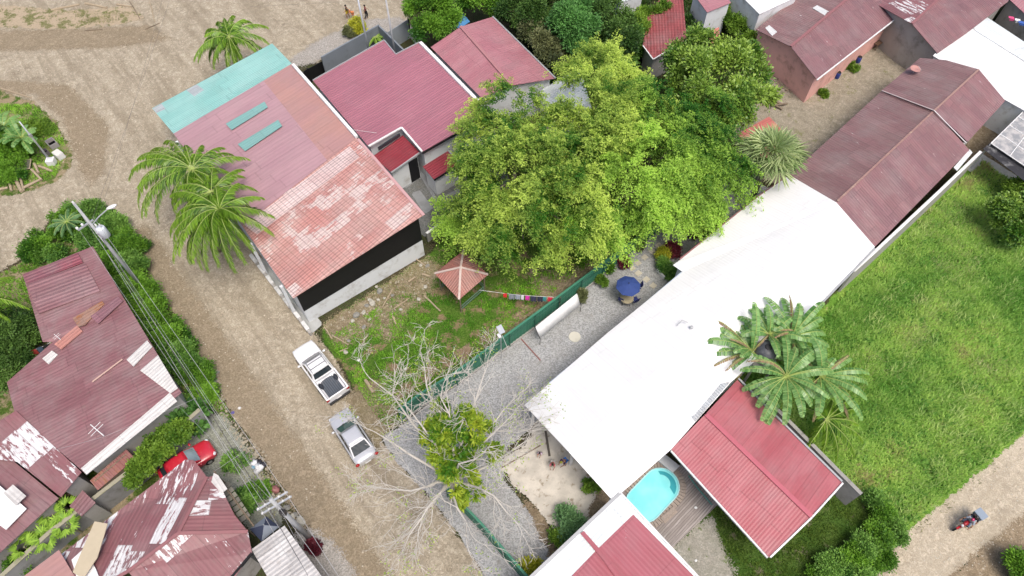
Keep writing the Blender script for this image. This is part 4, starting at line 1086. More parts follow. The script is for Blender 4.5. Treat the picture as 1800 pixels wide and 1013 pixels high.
def plume_tree(name, label, base_px, lobes_px, nplume, mat, seed, leafL=.18, leafW=.08, group=None, cat='tree', droop=.5, plen=.85, per=29, shell=(.6, 1.05)):
    """crown of feathery, arching sprays"""
    rg = np.random.default_rng(seed)
    base = WG(*base_px)
    root = empty(name, base, label, cat, group)
    lobes = []
    for (px, py, z, r, rz) in lobes_px:
        c = W(px, py, z); lobes.append((c.x, c.y, c.z, r, r, rz))
    # arms first, then several sprays along each arm
    p, d, r = lobe_points(rg, lobes, nplume // 7, shell)
    tone = np.repeat(lobe_points.tone * .5 + rg.normal(size=len(p)) * .6, 7)
    ad = d.copy(); ad[:, 2] = ad[:, 2] * .3; ad = unit(ad + rg.normal(size=ad.shape) * .25)
    al = rg.uniform(.4, 1.5, len(p)); k7 = np.tile(np.linspace(0, 1, 7), len(p))
    p = np.repeat(p, 7, 0) + np.repeat(ad * al[:, None], 7, 0) * k7[:, None] + rg.normal(size=(len(k7), 3)) * .13
    p[:, 2] -= np.repeat(al, 7) * k7 ** 2 * droop * .8
    d = unit(np.repeat(ad, 7, 0) * .8 + np.repeat(d, 7, 0) * .35 + rg.normal(size=p.shape) * .28)
    n = len(p)
    # spray direction: outward, flattened, then drooping
    dirh = d.copy(); dirh[:, 2] = dirh[:, 2] * .45 + .1
    dirh += rg.normal(size=(n, 3)) * .35
    dirh = unit(dirh)
    pl = plen * rg.uniform(.5, 1.7, n)
    side = unit(np.cross(dirh, np.array([0, 0, 1.0])))
    t = rg.uniform(0, 1, (n, per))
    lat = rg.choice([-1, 1], (n, per)) * rg.uniform(.0, .16, (n, per)) * (1.15 - t)
    C = p[:, None, :] + dirh[:, None, :] * (t * pl[:, None])[..., None] + side[:, None, :] * lat[..., None]
    C[..., 2] -= (t ** 2) * pl[:, None] * droop
    C += rg.normal(size=C.shape) * .045
    D = dirh[:, None, :] * .7 + side[:, None, :] * np.sign(lat)[..., None] * .8 + rg.normal(size=C.shape) * .35
    D[..., 2] -= droop * t * .8
    Nn = np.zeros_like(C); Nn[..., 2] = 1; Nn += rg.normal(size=C.shape) * .55
    lo = lump(rg, p, .8, .55) + lump(rg, p, .5, 1.7)
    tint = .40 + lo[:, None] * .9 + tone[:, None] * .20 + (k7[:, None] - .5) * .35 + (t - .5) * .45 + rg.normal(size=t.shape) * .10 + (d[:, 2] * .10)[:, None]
    tint = np.clip(tint, 0, 1)
    m = n * per
    leaves('crown', C.reshape(m, 3), D.reshape(m, 3), Nn.reshape(m, 3), rg.uniform(.7, 1.3, m) * leafL, rg.uniform(.7, 1.3, m) * leafW, tint.ravel(), mat, root, base)
    L0 = lobes[0]
    trunk(root, base, (L0[0], L0[1], L0[2] - L0[5] * .2), .28, .14, M_bark, seed=seed, targets=[(l[0], l[1], l[2] - l[5] * .3) for l in lobes[1:]])
    return root

def leafy_tree(name, label, base_px, lobes_px, nclump, mat, seed, per=14, leafL=.26, leafW=.13, spread=.26, group=None, cat='tree', shell=(.6, 1.02), trunk_r=.2, top=-.3, bark=None):
    rg = np.random.default_rng(seed)
    base = WG(*base_px)
    root = empty(name, base, label, cat, group)
    lobes = []
    for l in lobes_px:
        px, py, z, r, rz = l[:5]
        c = W(px, py, z); lobes.append((c.x, c.y, c.z, r, r, rz))
    p, d, r = lobe_points(rg, lobes, nclump, shell, top)
    n = len(p)
    off = rg.normal(size=(n, per, 3)) * spread
    C = p[:, None, :] + off
    D = unit((off + d[:, None, :] * spread * .8).reshape(-1, 3)) + rg.normal(size=(n * per, 3)) * .3
    D[:, 2] -= .15
    Nn = d[:, None, :] * .7 + np.array([0, 0, .8]) + rg.normal(size=(n, per, 3)) * .45
    lo = lump(rg, p, .45, .7) + lump(rg, p, .35, 2.2) + lobe_points.tone * .14
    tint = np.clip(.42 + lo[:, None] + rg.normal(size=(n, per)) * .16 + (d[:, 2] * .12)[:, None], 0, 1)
    m = n * per
    C = C.reshape(m, 3); C[:, 2] = np.maximum(C[:, 2], .06)
    leaves('crown', C, D, Nn.reshape(m, 3), rg.uniform(.6, 1.3, m) * leafL, rg.uniform(.6, 1.3, m) * leafW, tint.ravel(), mat, root, base)
    L0 = lobes[0]
    trunk(root, base, (L0[0], L0[1], max(.3, L0[2] - L0[5] * .1)), trunk_r, trunk_r * .45, bark or M_bark, seed=seed, targets=[(l[0], l[1], max(.2, l[2] - l[5] * .3)) for l in lobes[1:9]], name='trunk' if cat == 'tree' else 'stem')
    return root

G_lime = leafmat('lime_foliage', (.038, .15, .010), (.54, .70, .12), trans=.32)
G_lime2 = leafmat('fresh_green_foliage', (.030, .135, .010), (.42, .66, .09), trans=.32)
G_dark = leafmat('glossy_dark_foliage', (.05, .16, .014), (.36, .52, .08), rough=.45, trans=.25, spec=.5)
G_mid = leafmat('mid_green_foliage', (.035, .13, .010), (.26, .50, .05), trans=.35)
G_deep = leafmat('deep_green_foliage', (.022, .07, .012), (.14, .26, .05), trans=.25)
G_hedge = leafmat('hedge_foliage', (.035, .13, .018), (.27, .48, .09), trans=.3)
G_vine = leafmat('vine_foliage', (.05, .14, .012), (.26, .42, .05), trans=.35)
G_blue = leafmat('bluish_foliage', (.06, .16, .06), (.22, .40, .16), trans=.3)
G_olive = leafmat('olive_foliage', (.06, .08, .03), (.22, .24, .10), trans=.2)
G_epi = leafmat('yellow_green_foliage', (.06, .19, .012), (.56, .66, .06), trans=.3, cc=(.70, .45, .06), cthr=.975)
G_red = leafmat('crimson_foliage', (.05, .008, .015), (.22, .03, .05), trans=.25)
G_yel = leafmat('yellow_foliage', (.25, .30, .02), (.68, .66, .06), trans=.35)

g_lime = 'feathery yellow-green trees over the lot'
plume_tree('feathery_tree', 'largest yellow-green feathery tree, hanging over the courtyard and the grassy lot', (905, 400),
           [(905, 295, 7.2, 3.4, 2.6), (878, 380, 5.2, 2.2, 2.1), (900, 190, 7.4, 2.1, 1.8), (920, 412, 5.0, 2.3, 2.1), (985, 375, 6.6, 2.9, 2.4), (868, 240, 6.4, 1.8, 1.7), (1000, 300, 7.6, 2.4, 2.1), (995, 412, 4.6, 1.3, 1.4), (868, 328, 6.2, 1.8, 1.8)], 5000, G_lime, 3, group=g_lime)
plume_tree('feathery_tree', 'pale topped feathery tree nearest the small white roof between the trees', (1045, 300),
           [(1045, 190, 7.6, 2.8, 2.1), (1050, 125, 7.6, 1.7, 1.6), (1105, 165, 7.4, 2.2, 1.9), (1075, 240, 7.8, 2.4, 2.0), (1000, 235, 7.2, 1.9, 1.8)], 2700, G_lime, 8, group=g_lime, droop=.25)
plume_tree('feathery_tree', 'fresh green feathery tree drooping over the green fence and stepping stones', (1130, 370),
           [(1135, 300, 7.0, 2.9, 2.4), (1090, 340, 6.8, 2.6, 2.3), (1180, 250, 7.4, 2.7, 2.3), (1200, 340, 5.6, 2.1, 2.0), (1070, 385, 5.4, 1.9, 1.9), (1140, 365, 5.0, 1.8, 1.7), (1160, 392, 4.2, .7, .6), (1160, 190, 7.4, 2.1, 1.8), (1225, 290, 6.0, 1.6, 1.5)], 3900, G_lime2, 14, group=g_lime, droop=.75)
plume_tree('feathery_tree', 'feathery green tree at the right end of the clump beside the fan palm', (1235, 320),
           [(1222, 255, 6.4, 1.9, 1.9), (1255, 310, 5.2, 1.8, 1.9), (1215, 320, 5.2, 1.9, 1.8), (1240, 210, 6.2, 1.8, 1.8)], 2100, G_lime2, 17, group=g_lime, droop=.7)
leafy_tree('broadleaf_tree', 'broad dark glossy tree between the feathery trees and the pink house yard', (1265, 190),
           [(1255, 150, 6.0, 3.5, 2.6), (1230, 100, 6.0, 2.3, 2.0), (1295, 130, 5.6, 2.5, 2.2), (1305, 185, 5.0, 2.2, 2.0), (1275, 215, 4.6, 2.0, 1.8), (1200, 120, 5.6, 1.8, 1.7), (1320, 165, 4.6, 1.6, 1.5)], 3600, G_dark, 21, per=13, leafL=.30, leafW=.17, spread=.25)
plume_tree('feathery_tree', 'lowest pale feathery sapling by the hut under the largest tree', (835, 440), [(826, 405, 2.2, 1.1, 1.3), (815, 372, 3.0, 1.1, 1.2)], 500, G_lime2, 23, group=g_lime, droop=.5)
# trees along the top edge
gt = 'trees along the top edge'
leafy_tree('round_tree', 'bright round tree behind the pale sheet fence at the top', (765, 60), [(765, 28, 4.2, 2.2, 2.0), (742, 20, 4.2, 1.5, 1.4), (785, 45, 3.8, 1.5, 1.4), (760, 55, 3.6, 1.5, 1.3)], 2000, G_mid, 31, per=13, leafL=.24, leafW=.13, spread=.22, group=gt)
leafy_tree('bright_tree', 'bright green tree touching the top of the crimson gable roof', (855, 5), [(850, -2, 3.6, 1.9, 1.5), (885, 2, 3.6, 1.5, 1.4), (825, -15, 3.4, 1.6, 1.3)], 1400, G_mid, 32, per=13, leafL=.24, group=gt)
leafy_tree('dark_tree', 'dark tree just right of the crimson gable roof, top', (925, 40), [(925, 15, 4.4, 2.2, 1.8), (950, 45, 3.8, 1.8, 1.5), (905, 25, 3.6, 1.4, 1.3)], 1500, G_deep, 33, per=13, group=gt)
leafy_tree('dark_tree', 'dark brownish bush tree between the crimson gable and the round crowned tree', (955, 100), [(950, 80, 3.4, 1.9, 1.5), (960, 118, 2.8, 1.5, 1.3), (930, 65, 3.2, 1.3, 1.2)], 1300, G_olive, 34, per=12, group=gt)
leafy_tree('round_crowned_tree', 'blue-green round crowned tree in the middle of the dark thicket', (1010, 70), [(1010, 48, 5.0, 1.9, 1.7), (1020, 30, 5.0, 1.3, 1.2), (1003, 70, 4.2, 1.3, 1.2)], 1500, leafmat('emerald_foliage', (.04, .13, .03), (.16, .38, .09), trans=.3), 35, per=13, leafL=.26, leafW=.15, group=gt)
leafy_tree('dark_tree', 'dark tree at the top edge left of the vine covered tiled roof', (1075, 50), [(1060, 20, 4.6, 2.1, 1.7), (1090, 55, 3.8, 1.8, 1.5), (1055, 75, 3.2, 1.5, 1.3), (1040, 0, 4.4, 1.6, 1.5)], 1900, G_deep, 36, per=13, group=gt)
leafy_tree('dark_tree', 'deep green tree cut by the top edge beside the pale walled shed', (985, 10), [(975, -8, 4.6, 2.0, 1.7), (1000, 5, 4.0, 1.3, 1.2), (1030, -10, 4.2, 1.5, 1.4)], 1300, G_deep, 37, per=13, group=gt)
leafy_tree('thicket_bush', 'deep green bush under the pale feathery tree tips', (1100, 100), [(1098, 92, 1.9, 1.5, 1.2), (1075, 112, 1.7, 1.4, 1.1), (1112, 70, 2.2, 1.2, 1.1), (1045, 100, 1.9, 1.4, 1.1)], 1400, G_hedge, 38, per=12, group=gt, cat='bush')
leafy_tree('thicket_bush', 'dark undergrowth bush between the dark trees and the small white roof', (985, 115), [(985, 105, 1.6, 1.5, 1.1), (960, 140, 1.4, 1.2, .9), (1010, 115, 1.6, 1.3, 1.0)], 1000, G_deep, 39, per=12, group=gt, cat='bush')
leafy_tree('roof_vine', 'bright creeper spilling over the left edge of the dark red tiled roof', (1125, 60), [(1150, 22, 3.1, .9, .35), (1130, 35, 3.0, 1.1, .5), (1120, 60, 2.6, .9, .7), (1165, 12, 3.2, .6, .25), (1112, 85, 1.8, .9, .8)], 1300, G_vine, 40, per=11, leafL=.2, leafW=.12, spread=.16, cat='vine', trunk_r=.05)
leafy_tree('wall_vine', 'creeper covered hedge running down beside the white block building', (1290, 55), [(1285, 35, 1.6, .8, .9), (1300, 55, 1.5, .8, .8), (1315, 72, 1.2, .8, .7), (1275, 15, 1.6, .8, .8), (1310, 85, 1.0, .7, .7)], 1200, G_vine, 41, per=11, leafL=.2, leafW=.12, spread=.18, cat='vine', trunk_r=.05)
leafy_tree('thicket_bush', 'dark bush at the foot of the narrow white shed', (1215, 60), [(1215, 50, 1.0, 1.1, .9), (1225, 68, .9, .9, .8)], 500, G_deep, 42, per=12, group=gt, cat='bush')

# roadside hedge on the left, shrub by shrub
hedge = [(150, 372, 1.2, .9), (120, 398, 1.3, 1.0), (195, 400, 1.2, 1.0), (222, 432, 1.2, 1.0), (172, 425, 1.3, 1.2), (70, 438, 1.3, 1.0), (95, 455, 1.0, .9), (200, 470, 1.1, 1.1), (232, 470, 1.1, 1.0), (245, 505, 1.1, 1.1),
         (222, 512, .9, .9), (262, 540, 1.1, 1.1), (238, 550, .9, .8), (288, 578, 1.0, 1.0), (265, 590, .9, .8), (305, 602, 1.0, 1.0), (318, 636, 1.25, 1.2), (345, 655, 1.0, .9), (300, 650, .9, .7), (360, 690, .8, .7), (325, 715, .8, .6)]
where = ['beside the lamp arm', 'under the transformer', 'right of the transformer', 'where the hedge meets the wheel track', 'at the corner of the big maroon roof', 'at the far left end of the hedge', 'before the grooved red sheet',
         'beside the top corner of the big maroon roof', 'on the road edge below the power pole', 'on the road edge midway along the maroon roof', 'against the maroon roof under the wires', 'on the road side below the midpoint', 'against the roof beside the lilac sheet',
         'on the road side near the white patch sheets', 'against the roof near the white patch sheets', 'last but one of the tall road side shrubs', 'roundest one under the wires', 'beside the rubble at the hedge end', 'next to the white patch sheets', 'small one by the end of the block wall', 'small one behind the end of the block wall']
for i, (px, py, r, h) in enumerate(hedge):
    leafy_tree('hedge_shrub', 'hedge shrub ' + where[i], (px, py), [(px, py, h * .7, r * .92, h * .75), (px + 14, py + 6, h * .6, r * .7, h * .6), (px - 10, py - 8, h * .65, r * .7, h * .6)], int(520 * r * r), (G_hedge, G_mid, G_vine, G_mid)[(i * 7) % 4 if i % 2 else 0], 60 + i, per=12,
               leafL=.17, leafW=.10, spread=.17, group='shrubs of the roadside hedge', cat='shrub', trunk_r=.05, top=-.1, shell=(.5, 1.05))

# --- other shrubs
def shrub(px, py, r, h, label, mat, seed, n=420, name='bush', cat='bush', leafL=.18, leafW=.1, group=None, z0=0):
    return leafy_tree(name, label, (px, py), [(px, py, z0 + h * .6, r, h * .6), (px + r * 9, py + 4, z0 + h * .5, r * .6, h * .45), (px - r * 8, py - 3, z0 + h * .5, r * .6, h * .45)], int(n * max(.3, r * r)), mat, seed, per=12, leafL=leafL, leafW=leafW, spread=.15 * min(1, r + .2), group=group, cat=cat, trunk_r=.05, top=-.1, shell=(.45, 1.05))
shrub(1785, 380, 2.3, 3.2, 'dark leafy bush with bright tips cut by the right edge above the field', G_dark, 101, 330, leafL=.24, leafW=.15)
shrub(1820, 345, 2.0, 2.6, 'yellow-green bush at the right edge beside the pale paving', G_vine, 102, 300)
shrub(1812, 1010, 1.6, 1.2, 'bright green bush in the lower right corner', G_mid, 103, 420, leafL=.22)
shrub(1003, 925, 1.0, 1.0, 'emerald bush on the mud beside the red and white roof', G_blue, 104, 520)
shrub(985, 950, .6, .7, 'small vine bush between the emerald bush and the white gutter', G_vine, 105, 420)
shrub(934, 998, .55, .8, 'yellow-green potted bush at the bottom beside the lower green fence', G_yel, 106, 420)
shrub(540 + 90, 46, .8, 1.0, 'yellow-green shrub in front of the slate wall', G_yel, 107, 420)
shrub(614, 58, .5, .7, 'dark purple grey shrub in front of the slate wall', G_olive, 108, 420)
shrub(715, 112, .9, .9, 'green planting in the walled corner above the stepped crimson roof', G_blue, 109, 300)
shrub(20, 255, 1.5, 1.6, 'broad green bush on the grass island at the left edge', G_mid, 110, 300, leafL=.3, leafW=.18)
shrub(20, 300, 1.3, .9, 'low bright bush behind the cut logs', G_mid, 111, 300)
shrub(70, 225, 1.0, .7, 'weedy low shrub beside the leaning grey pole', G_vine, 112, 260)
shrub(5, 600, 2.0, 3.2, 'dark tree top at the left edge beside the big maroon roof', G_deep, 113, 330)
shrub(0, 655, 1.8, 2.5, 'lower dark tree top at the left edge', G_deep, 114, 330)
shrub(95, 430, .5, .7, 'dry brown shrub in the hedge before the grooved red sheet', G_olive, 115, 400)
shrub(415, 812, .7, .6, 'low weed clump between the driveway and the slatted lean-to', G_hedge, 116, 300)
shrub(432, 880, .8, .6, 'green weeds beside the slatted lean-to', G_hedge, 117, 300)
shrub(455, 862, .6, .5, 'weeds under the power lines above the grey umbrella', G_mid, 118, 300)
shrub(1440, 985, .1, .1, 'tiny seedling by the hedge bank', G_mid, 119, 300)
shrub(553, 962, .35, .5, 'dark red plant on the gravel beside the grey roof', G_red, 120, 500)
for i, (px, py, lab, mt, r) in enumerate([(1215, 408, 'crimson leaved plant in a white pot left of the yellow one', G_red, .45), (1229, 400, 'yellow croton beside the crimson potted plant', G_yel, .4), (1243, 405, 'round green potted plant near the red fascia', G_vine, .5),
                                          (1258, 392, 'dark crimson plant in the white pot against the red fascia', G_red, .45), (1255, 372, 'yellow-green croton right of the stepping stones', G_yel, .45), (1184, 440, 'darkest crimson shrub under the drooping branch', G_red, .6),
                                          (1166, 447, 'brightest yellow croton at the head of the planter', G_yel, .45), (1172, 468, 'dense green planter shrubs at the roof corner', G_hedge, .6), (1183, 478, 'last green planter shrub against the white roof corner', G_hedge, .5),
                                          (1094, 462, 'crimson shrub at the foot of the green fence', G_red, .4), (1070, 470, 'small green plant on the green fence foot', G_mid, .4), (1057, 495, 'thin yellow-green plant on the gravel left of the parasol', G_vine, .35),
                                          (1022, 520, 'dry brown weed at the end of the white banner', G_olive, .35), (1120, 430, 'dark shrub beside the green fence and stones', G_olive, .4), (1040, 855, 'green weed at the edge of the white roof above the slab', G_vine, .4)]):
    shrub(px, py, r, .8, lab, mt, 140 + i, 700, name='potted_plant' if 'pot' in lab else 'garden_shrub', cat='plant', leafL=.16, leafW=.07)
# hedge bank at the lower right
hb = [(1528, 890, .8), (1545, 915, .9), (1560, 938, .9), (1535, 950, .9), (1515, 968, .9), (1490, 985, .9), (1460, 1005, 1.0), (1540, 975, .8), (1500, 1010, .9), (1430, 1030, 1.0)]
hw = ['at the top end against the concrete wall', 'second from the top end', 'at the outer bend', 'at the inner bend', 'below the inner bend', 'middle of the lower run', 'next to the bottom edge', 'outer side by the road', 'lowest by the road', 'cut by the bottom edge']
for i, (px, py, r) in enumerate(hb):
    leafy_tree('hedge_shrub', 'creeping hedge clump on the bank, ' + hw[i], (px, py), [(px, py, .5, r * .95, .6), (px + 10, py - 8, .45, r * .65, .5)], int(750 * r * r), G_mid if i % 2 else G_hedge, 160 + i, per=12, leafL=.14, leafW=.09, spread=.15, group='hedge clumps on the lower right bank', cat='shrub', trunk_r=.05, top=-.1, shell=(.5, 1.05))
# creeper on the block wall
for i, (px, py) in enumerate([(310, 772), (285, 795), (262, 815), (240, 838)]):
    leafy_tree('wall_creeper', 'bright creeper on the block wall, ' + ['nearest the red car', 'second from the red car', 'third from the red car', 'beside the clothes line'][i], (px, py), [(px - 6, py - 8, 2.15, .7, .45), (px + 8, py - 16, 2.2, .5, .35)], 330, G_vine, 180 + i, per=12, leafL=.17, spread=.15, group='creepers on the block wall', cat='vine', trunk_r=.03)
shrub(335, 735, 1.0, 1.6, 'broad leaved bush behind the end of the block wall', leafmat('broad_green_leaf', (.05, .16, .03), (.17, .36, .08)), 190, 160, leafL=.45, leafW=.26)
shrub(205, 838, .7, 1.0, 'green bush between the rusty lean-to and the block wall', G_mid, 191, 300)
shrub(40, 990, .8, 1.0, 'green weeds in the lower left corner plot', G_mid, 192, 300)
shrub(265, 775, .9, .35, 'low dark grass bush below the eaves of the big maroon house', G_deep, 193, 300)
shrub(300, 735, .9, .35, 'dark ground bush at the corner of the big maroon house', G_deep, 194, 300)

# --- grasses (uncountable)
def blades(name, label, polys, dens, h, w, mat, seed, z=.02, clump=.0, kind='stuff', lean=.9, tintbias=0.0):
    rg = np.random.default_rng(seed)
    Vs = []; Ts = []
    for poly in polys:
        P = [tuple(WG(*q)[:2]) for q in poly]
        xs = [p[0] for p in P]; ys = [p[1] for p in P]
        A = (max(xs) - min(xs)) * (max(ys) - min(ys)); n = int(A * dens)
        x = rg.uniform(min(xs), max(xs), n); y = rg.uniform(min(ys), max(ys), n)
        k = inside(x, y, P); x, y = x[k], y[k]
        q = np.stack([x, y, np.zeros_like(x)], 1)
        lo = lump(rg, q, 1.0, .55); l2 = lump(rg, q, .9, 2.2); l3 = lump(rg, q, .7, .22)
        if clump:
            k = (l2 + lo * .6 + rg.normal(size=len(x)) * .22) > clump
            x, y, lo, l2, l3 = x[k], y[k], lo[k], l2[k], l3[k]
        n = len(x); 
        a = rg.uniform(0, 6.28, n); le = rg.uniform(.1, lean, n)
        hh = h * rg.uniform(.5, 1.3, n) * (1 + .7 * l2)
        b = np.stack([x, y, np.full(n, z)], 1)
        dh = np.stack([np.cos(a), np.sin(a), np.zeros(n)], 1); sd_ = np.stack([-np.sin(a), np.cos(a), np.zeros(n)], 1)
        tip = b + dh * (hh * le)[:, None] + np.array([0, 0, 1]) * (hh * np.sqrt(np.maximum(.05, 1 - (le * .75) ** 2)))[:, None]
        ww = (w * rg.uniform(.6, 1.4, n))[:, None]
        Vs.append(np.stack([b - sd_ * ww / 2, b + sd_ * ww / 2, tip], 1).reshape(-1, 3))
        Ts.append(np.clip(.45 + tintbias + lo * .55 + l2 * .45 + l3 * .6 + rg.normal(size=n) * .16, 0, 1))
    o = poly_mesh(name, np.concatenate(Vs), 3, np.concatenate(Ts), mat)
    return tag(o, label, 'grass' if cat_is_grass(name) else 'weeds', None, kind)
def cat_is_grass(nm): return 'grass' in nm
G_g1 = leafmat('field_grass_blade', (.19, .42, .07), (.67, .86, .24), trans=.45, cc=(.50, .46, .22), cthr=.88)
G_g2 = leafmat('lawn_grass_blade', (.08, .26, .02), (.36, .66, .07), trans=.4)
G_g3 = leafmat('dry_grass_blade', (.10, .15, .04), (.38, .36, .17), trans=.3)
FP = [(1446, 560), (1728, 285), (1745, 300), (1830, 350), (2000, 200), (2100, 480), (1800, 757), (1700, 838), (1640, 888), (1588, 930), (1530, 898), (1480, 835), (1380, 735), (1290, 640)]
blades('meadow_grass', 'tall lush meadow grass filling the field on the right', [FP], 330, .30, .10, G_g1, 201, lean=1.0)
blades('meadow_tuft_grass', 'coarse pale tufts standing out of the meadow', [FP], 60, .42, .09, leafmat('pale_tuft_blade', (.18, .36, .07), (.60, .72, .26), trans=.4), 211, clump=.15, lean=1.05)
blades('meadow_weeds', 'broad leaved weeds in dark patches of the meadow', [FP], 60, .26, .26, leafmat('meadow_weed', (.05, .18, .03), (.28, .52, .10), trans=.35), 212, clump=.12, lean=1.2)
blades('lawn_grass', 'bright short grass in tufts over the grassy lot', [[(572, 596), (700, 520), (760, 510), (800, 530), (880, 500), (1000, 460), (1270, 290), (1270, 305), (990, 500), (700, 742), (676, 750), (640, 700), (606, 640)]], 300, .16, .06, G_g2, 202, clump=-.05)
blades('thin_grass', 'sparse grass on the bare soil by the end wall', [[(575, 575), (752, 455), (810, 420), (900, 420), (900, 500), (760, 540), (640, 600)]], 110, .14, .06, G_g3, 203, clump=.05)
blades('verge_grass', 'ragged green verge grass along the hedge and the junction', [[(-60, 180), (60, 185), (100, 222), (120, 262), (100, 310), (60, 328), (-60, 345)], [(0, 485), (60, 450), (110, 385), (160, 358), (205, 385), (250, 455), (345, 615), (385, 690), (415, 745), (330, 700), (300, 640), (160, 425), (40, 480)], [(-60, 500), (40, 490), (90, 590), (20, 650), (-60, 650)]], 160, .2, .06, G_g2, 204, clump=.0)
blades('dry_grass', 'dry patchy grass on the strip at the top left', [[(-60, 14), (120, 20), (240, 22), (200, 42), (-60, 45)]], 90, .14, .06, G_g3, 205, clump=.08)
blades('yard_grass', 'grass of the back lawn under the crimson roof', [[(1255, 895), (1420, 800), (1520, 905), (1440, 1000), (1400, 1060), (1300, 1060), (1265, 940)]], 220, .18, .06, leafmat('yard_grass_blade', (.03, .09, .01), (.16, .25, .04)), 206, clump=-.12)
blades('plot_grass', 'dark rank grass between the maroon houses and the block wall', [[(322, 700), (362, 738), (240, 838), (120, 935), (0, 1040), (-40, 1000), (100, 890), (220, 800)]], 260, .3, .07, leafmat('rank_grass_blade', (.015, .05, .008), (.08, .17, .03)), 207)
blades('weed_cover', 'low weeds over the thicket floor beneath the trees at the top', [[(780, -60), (1300, -60), (1330, 90), (1290, 240), (1100, 280), (1000, 200), (900, 50)]], 55, .35, .14, leafmat('thicket_weed', (.02, .06, .01), (.09, .17, .03)), 208)
blades('verge_weed', 'scattered weeds along the road edges and the driveway', [[(375, 740), (420, 750), (470, 830), (510, 900), (470, 930), (400, 800)], [(1600, 935), (1700, 850), (1800, 770), (1860, 720), (1870, 735), (1700, 870), (1610, 945)], [(640, 600), (690, 700), (690, 760), (640, 720), (590, 640)], [(1240, 120), (1330, 95), (1400, 165), (1350, 200), (1260, 160)]], 60, .14, .06, G_g3, 209, clump=.05)
blades('dry_patch_grass', 'dry brownish grass patches inside the meadow', [[(1600, 370), (1690, 350), (1740, 440), (1700, 500), (1640, 470)], [(1560, 540), (1620, 520), (1660, 580), (1600, 620), (1560, 600)], [(1700, 640), (1780, 600), (1790, 660), (1720, 700)], [(1480, 620), (1540, 600), (1560, 660), (1500, 700)]], 70, .32, .08, leafmat('dry_patch_blade', (.24, .26, .08), (.60, .62, .30), trans=.35), 213, clump=-.05, lean=1.0)
# ================================================================== PALMS, BANANAS, BARE TREE
M_trunkp = plain('palm_trunk_bark', (.26, .22, .17), .95, var=.25, scale=4, bump=.6)
G_palm = leafmat('coconut_leaflet', (.018, .09, .006), (.32, .54, .045), rough=.38, trans=.25, spec=.5)
G_fan = leafmat('fan_palm_segment', (.12, .24, .06), (.62, .72, .36), rough=.45, trans=.3, spec=.4)
G_ban = leafmat('banana_blade', (.05, .18, .03), (.36, .60, .20), rough=.32, trans=.35, spec=.5)
M_rach = plain('frond_midrib', (.34, .42, .12), .5, var=.1)
M_dead = leafmat('dead_frond', (.20, .13, .07), (.42, .31, .18), trans=.2)

def frond(rg, base, az, length, arch, width, up=.9, n=68, wind=0.0):
    """returns (rachis points, leaflet quads)"""
    m = 14
    az0 = az
    pts = []; p = np.array(base, float); el = up
    ds = length / m
    for i in range(m + 1):
        pts.append(p.copy())
        t = i / m
        e = el - arch * t * 1.9
        a = az + wind * t
        p = p + ds * np.array([math.cos(a) * math.cos(e), math.sin(a) * math.cos(e), math.sin(e)])
    pts = np.array(pts)
    quads = []; tints = []
    for i in range(n * 2):
        side = 1 if i % 2 else -1
        t = (i // 2 + .5) / n * .93 + .07
        k = t * m; a = int(min(k, m - 1)); f = k - a
        b = pts[a] * (1 - f) + pts[a + 1] * f; d = pts[a + 1] - pts[a]; d /= np.linalg.norm(d)
        h = np.cross(d, [0, 0, 1.0]); h /= max(np.linalg.norm(h), 1e-6)
        L = width * ((1.12 - t) ** .55) * min(1, t * 6 + .4) * rg.uniform(.8, 1.12)
        v = h * side * .62 + d * .85 + np.array([0, 0, -.40 - .5 * t]) + rg.normal(size=3) * .15
        v /= np.linalg.norm(v)
        mid = b + v * L * .55; v2 = v + np.array([0, 0, -.8]); v2 /= np.linalg.norm(v2); tip = mid + v2 * L * .5
        w = np.cross(v, h * side + np.array([0, 0, .5])); w = d * .044
        quads.append([b - w * .4, b + w * .4, mid + w, tip, mid - w]); tints.append(rg.uniform(0, .6) + .40 * t)
    return pts, np.array(quads).reshape(-1, 3), np.clip(np.array(tints), 0, 1)

def palm(name, label, base_px, crown_px, crown_z, azs, length, seed, group=None, mat=None, width=.75, trunk_r=.17, arch=.88, coconuts=True, extra=9, tb=0.0, wind=0.0):
    rg = np.random.default_rng(seed)
    c = W(crown_px[0], crown_px[1], crown_z)
    base = WG(*base_px) if base_px else Vector((c.x, c.y, 0))
    root = empty(name, base, label, 'palm tree', group)
    mb = MB(); pts = [lerp(base, c, t) + Vector((math.sin(t * 3) * .25, 0, 0)) * (1 - t) for t in (0, .15, .35, .55, .75, .92, 1)]
    mb.tube(pts, [trunk_r * 1.6, trunk_r * 1.15, trunk_r, trunk_r * .95, trunk_r * .9, trunk_r * .95, trunk_r * 1.2], 10)
    mb.build('trunk', M_trunkp, root, smooth=True)
    if coconuts: azs = list(azs) + [(rg.uniform(150, 330) if k % 3 else rg.uniform(0, 360), rg.uniform(.7, 1.1), rg.uniform(.0, .8)) for k in range(extra)]
    for i, (az, L, up) in enumerate(azs):
        p_, q_, t_ = frond(rg, (c.x, c.y, c.z), R(az), length * L, arch * rg.uniform(.85, 1.15), width * (.7 + .3 * L), up, wind=wind)
        o = poly_mesh('frond', q_, 5, np.clip(t_ + tb + rg.uniform(-.12, .12), 0, 1), mat or G_palm, root, root.location)
        mr = MB(); mr.tube([Vector(x) for x in p_[:-1]], [.03 * (1 - .85 * k / len(p_)) for k in range(len(p_) - 1)], 5)
        ob = mr.build('midrib', M_rach, root); ob.parent = o
    if coconuts:
        for i in range(6):
            a = i * 1.05 + seed; mb = MB(); mb.blob((c.x + math.cos(a) * .28, c.y + math.sin(a) * .28, c.z - .25), (.13, .13, .16), jit=.04, seed=i); mb.build('coconut', plain('coconut_husk_%d_%d' % (seed, i), (.16, .20, .05), .6), root, smooth=True)
    return root

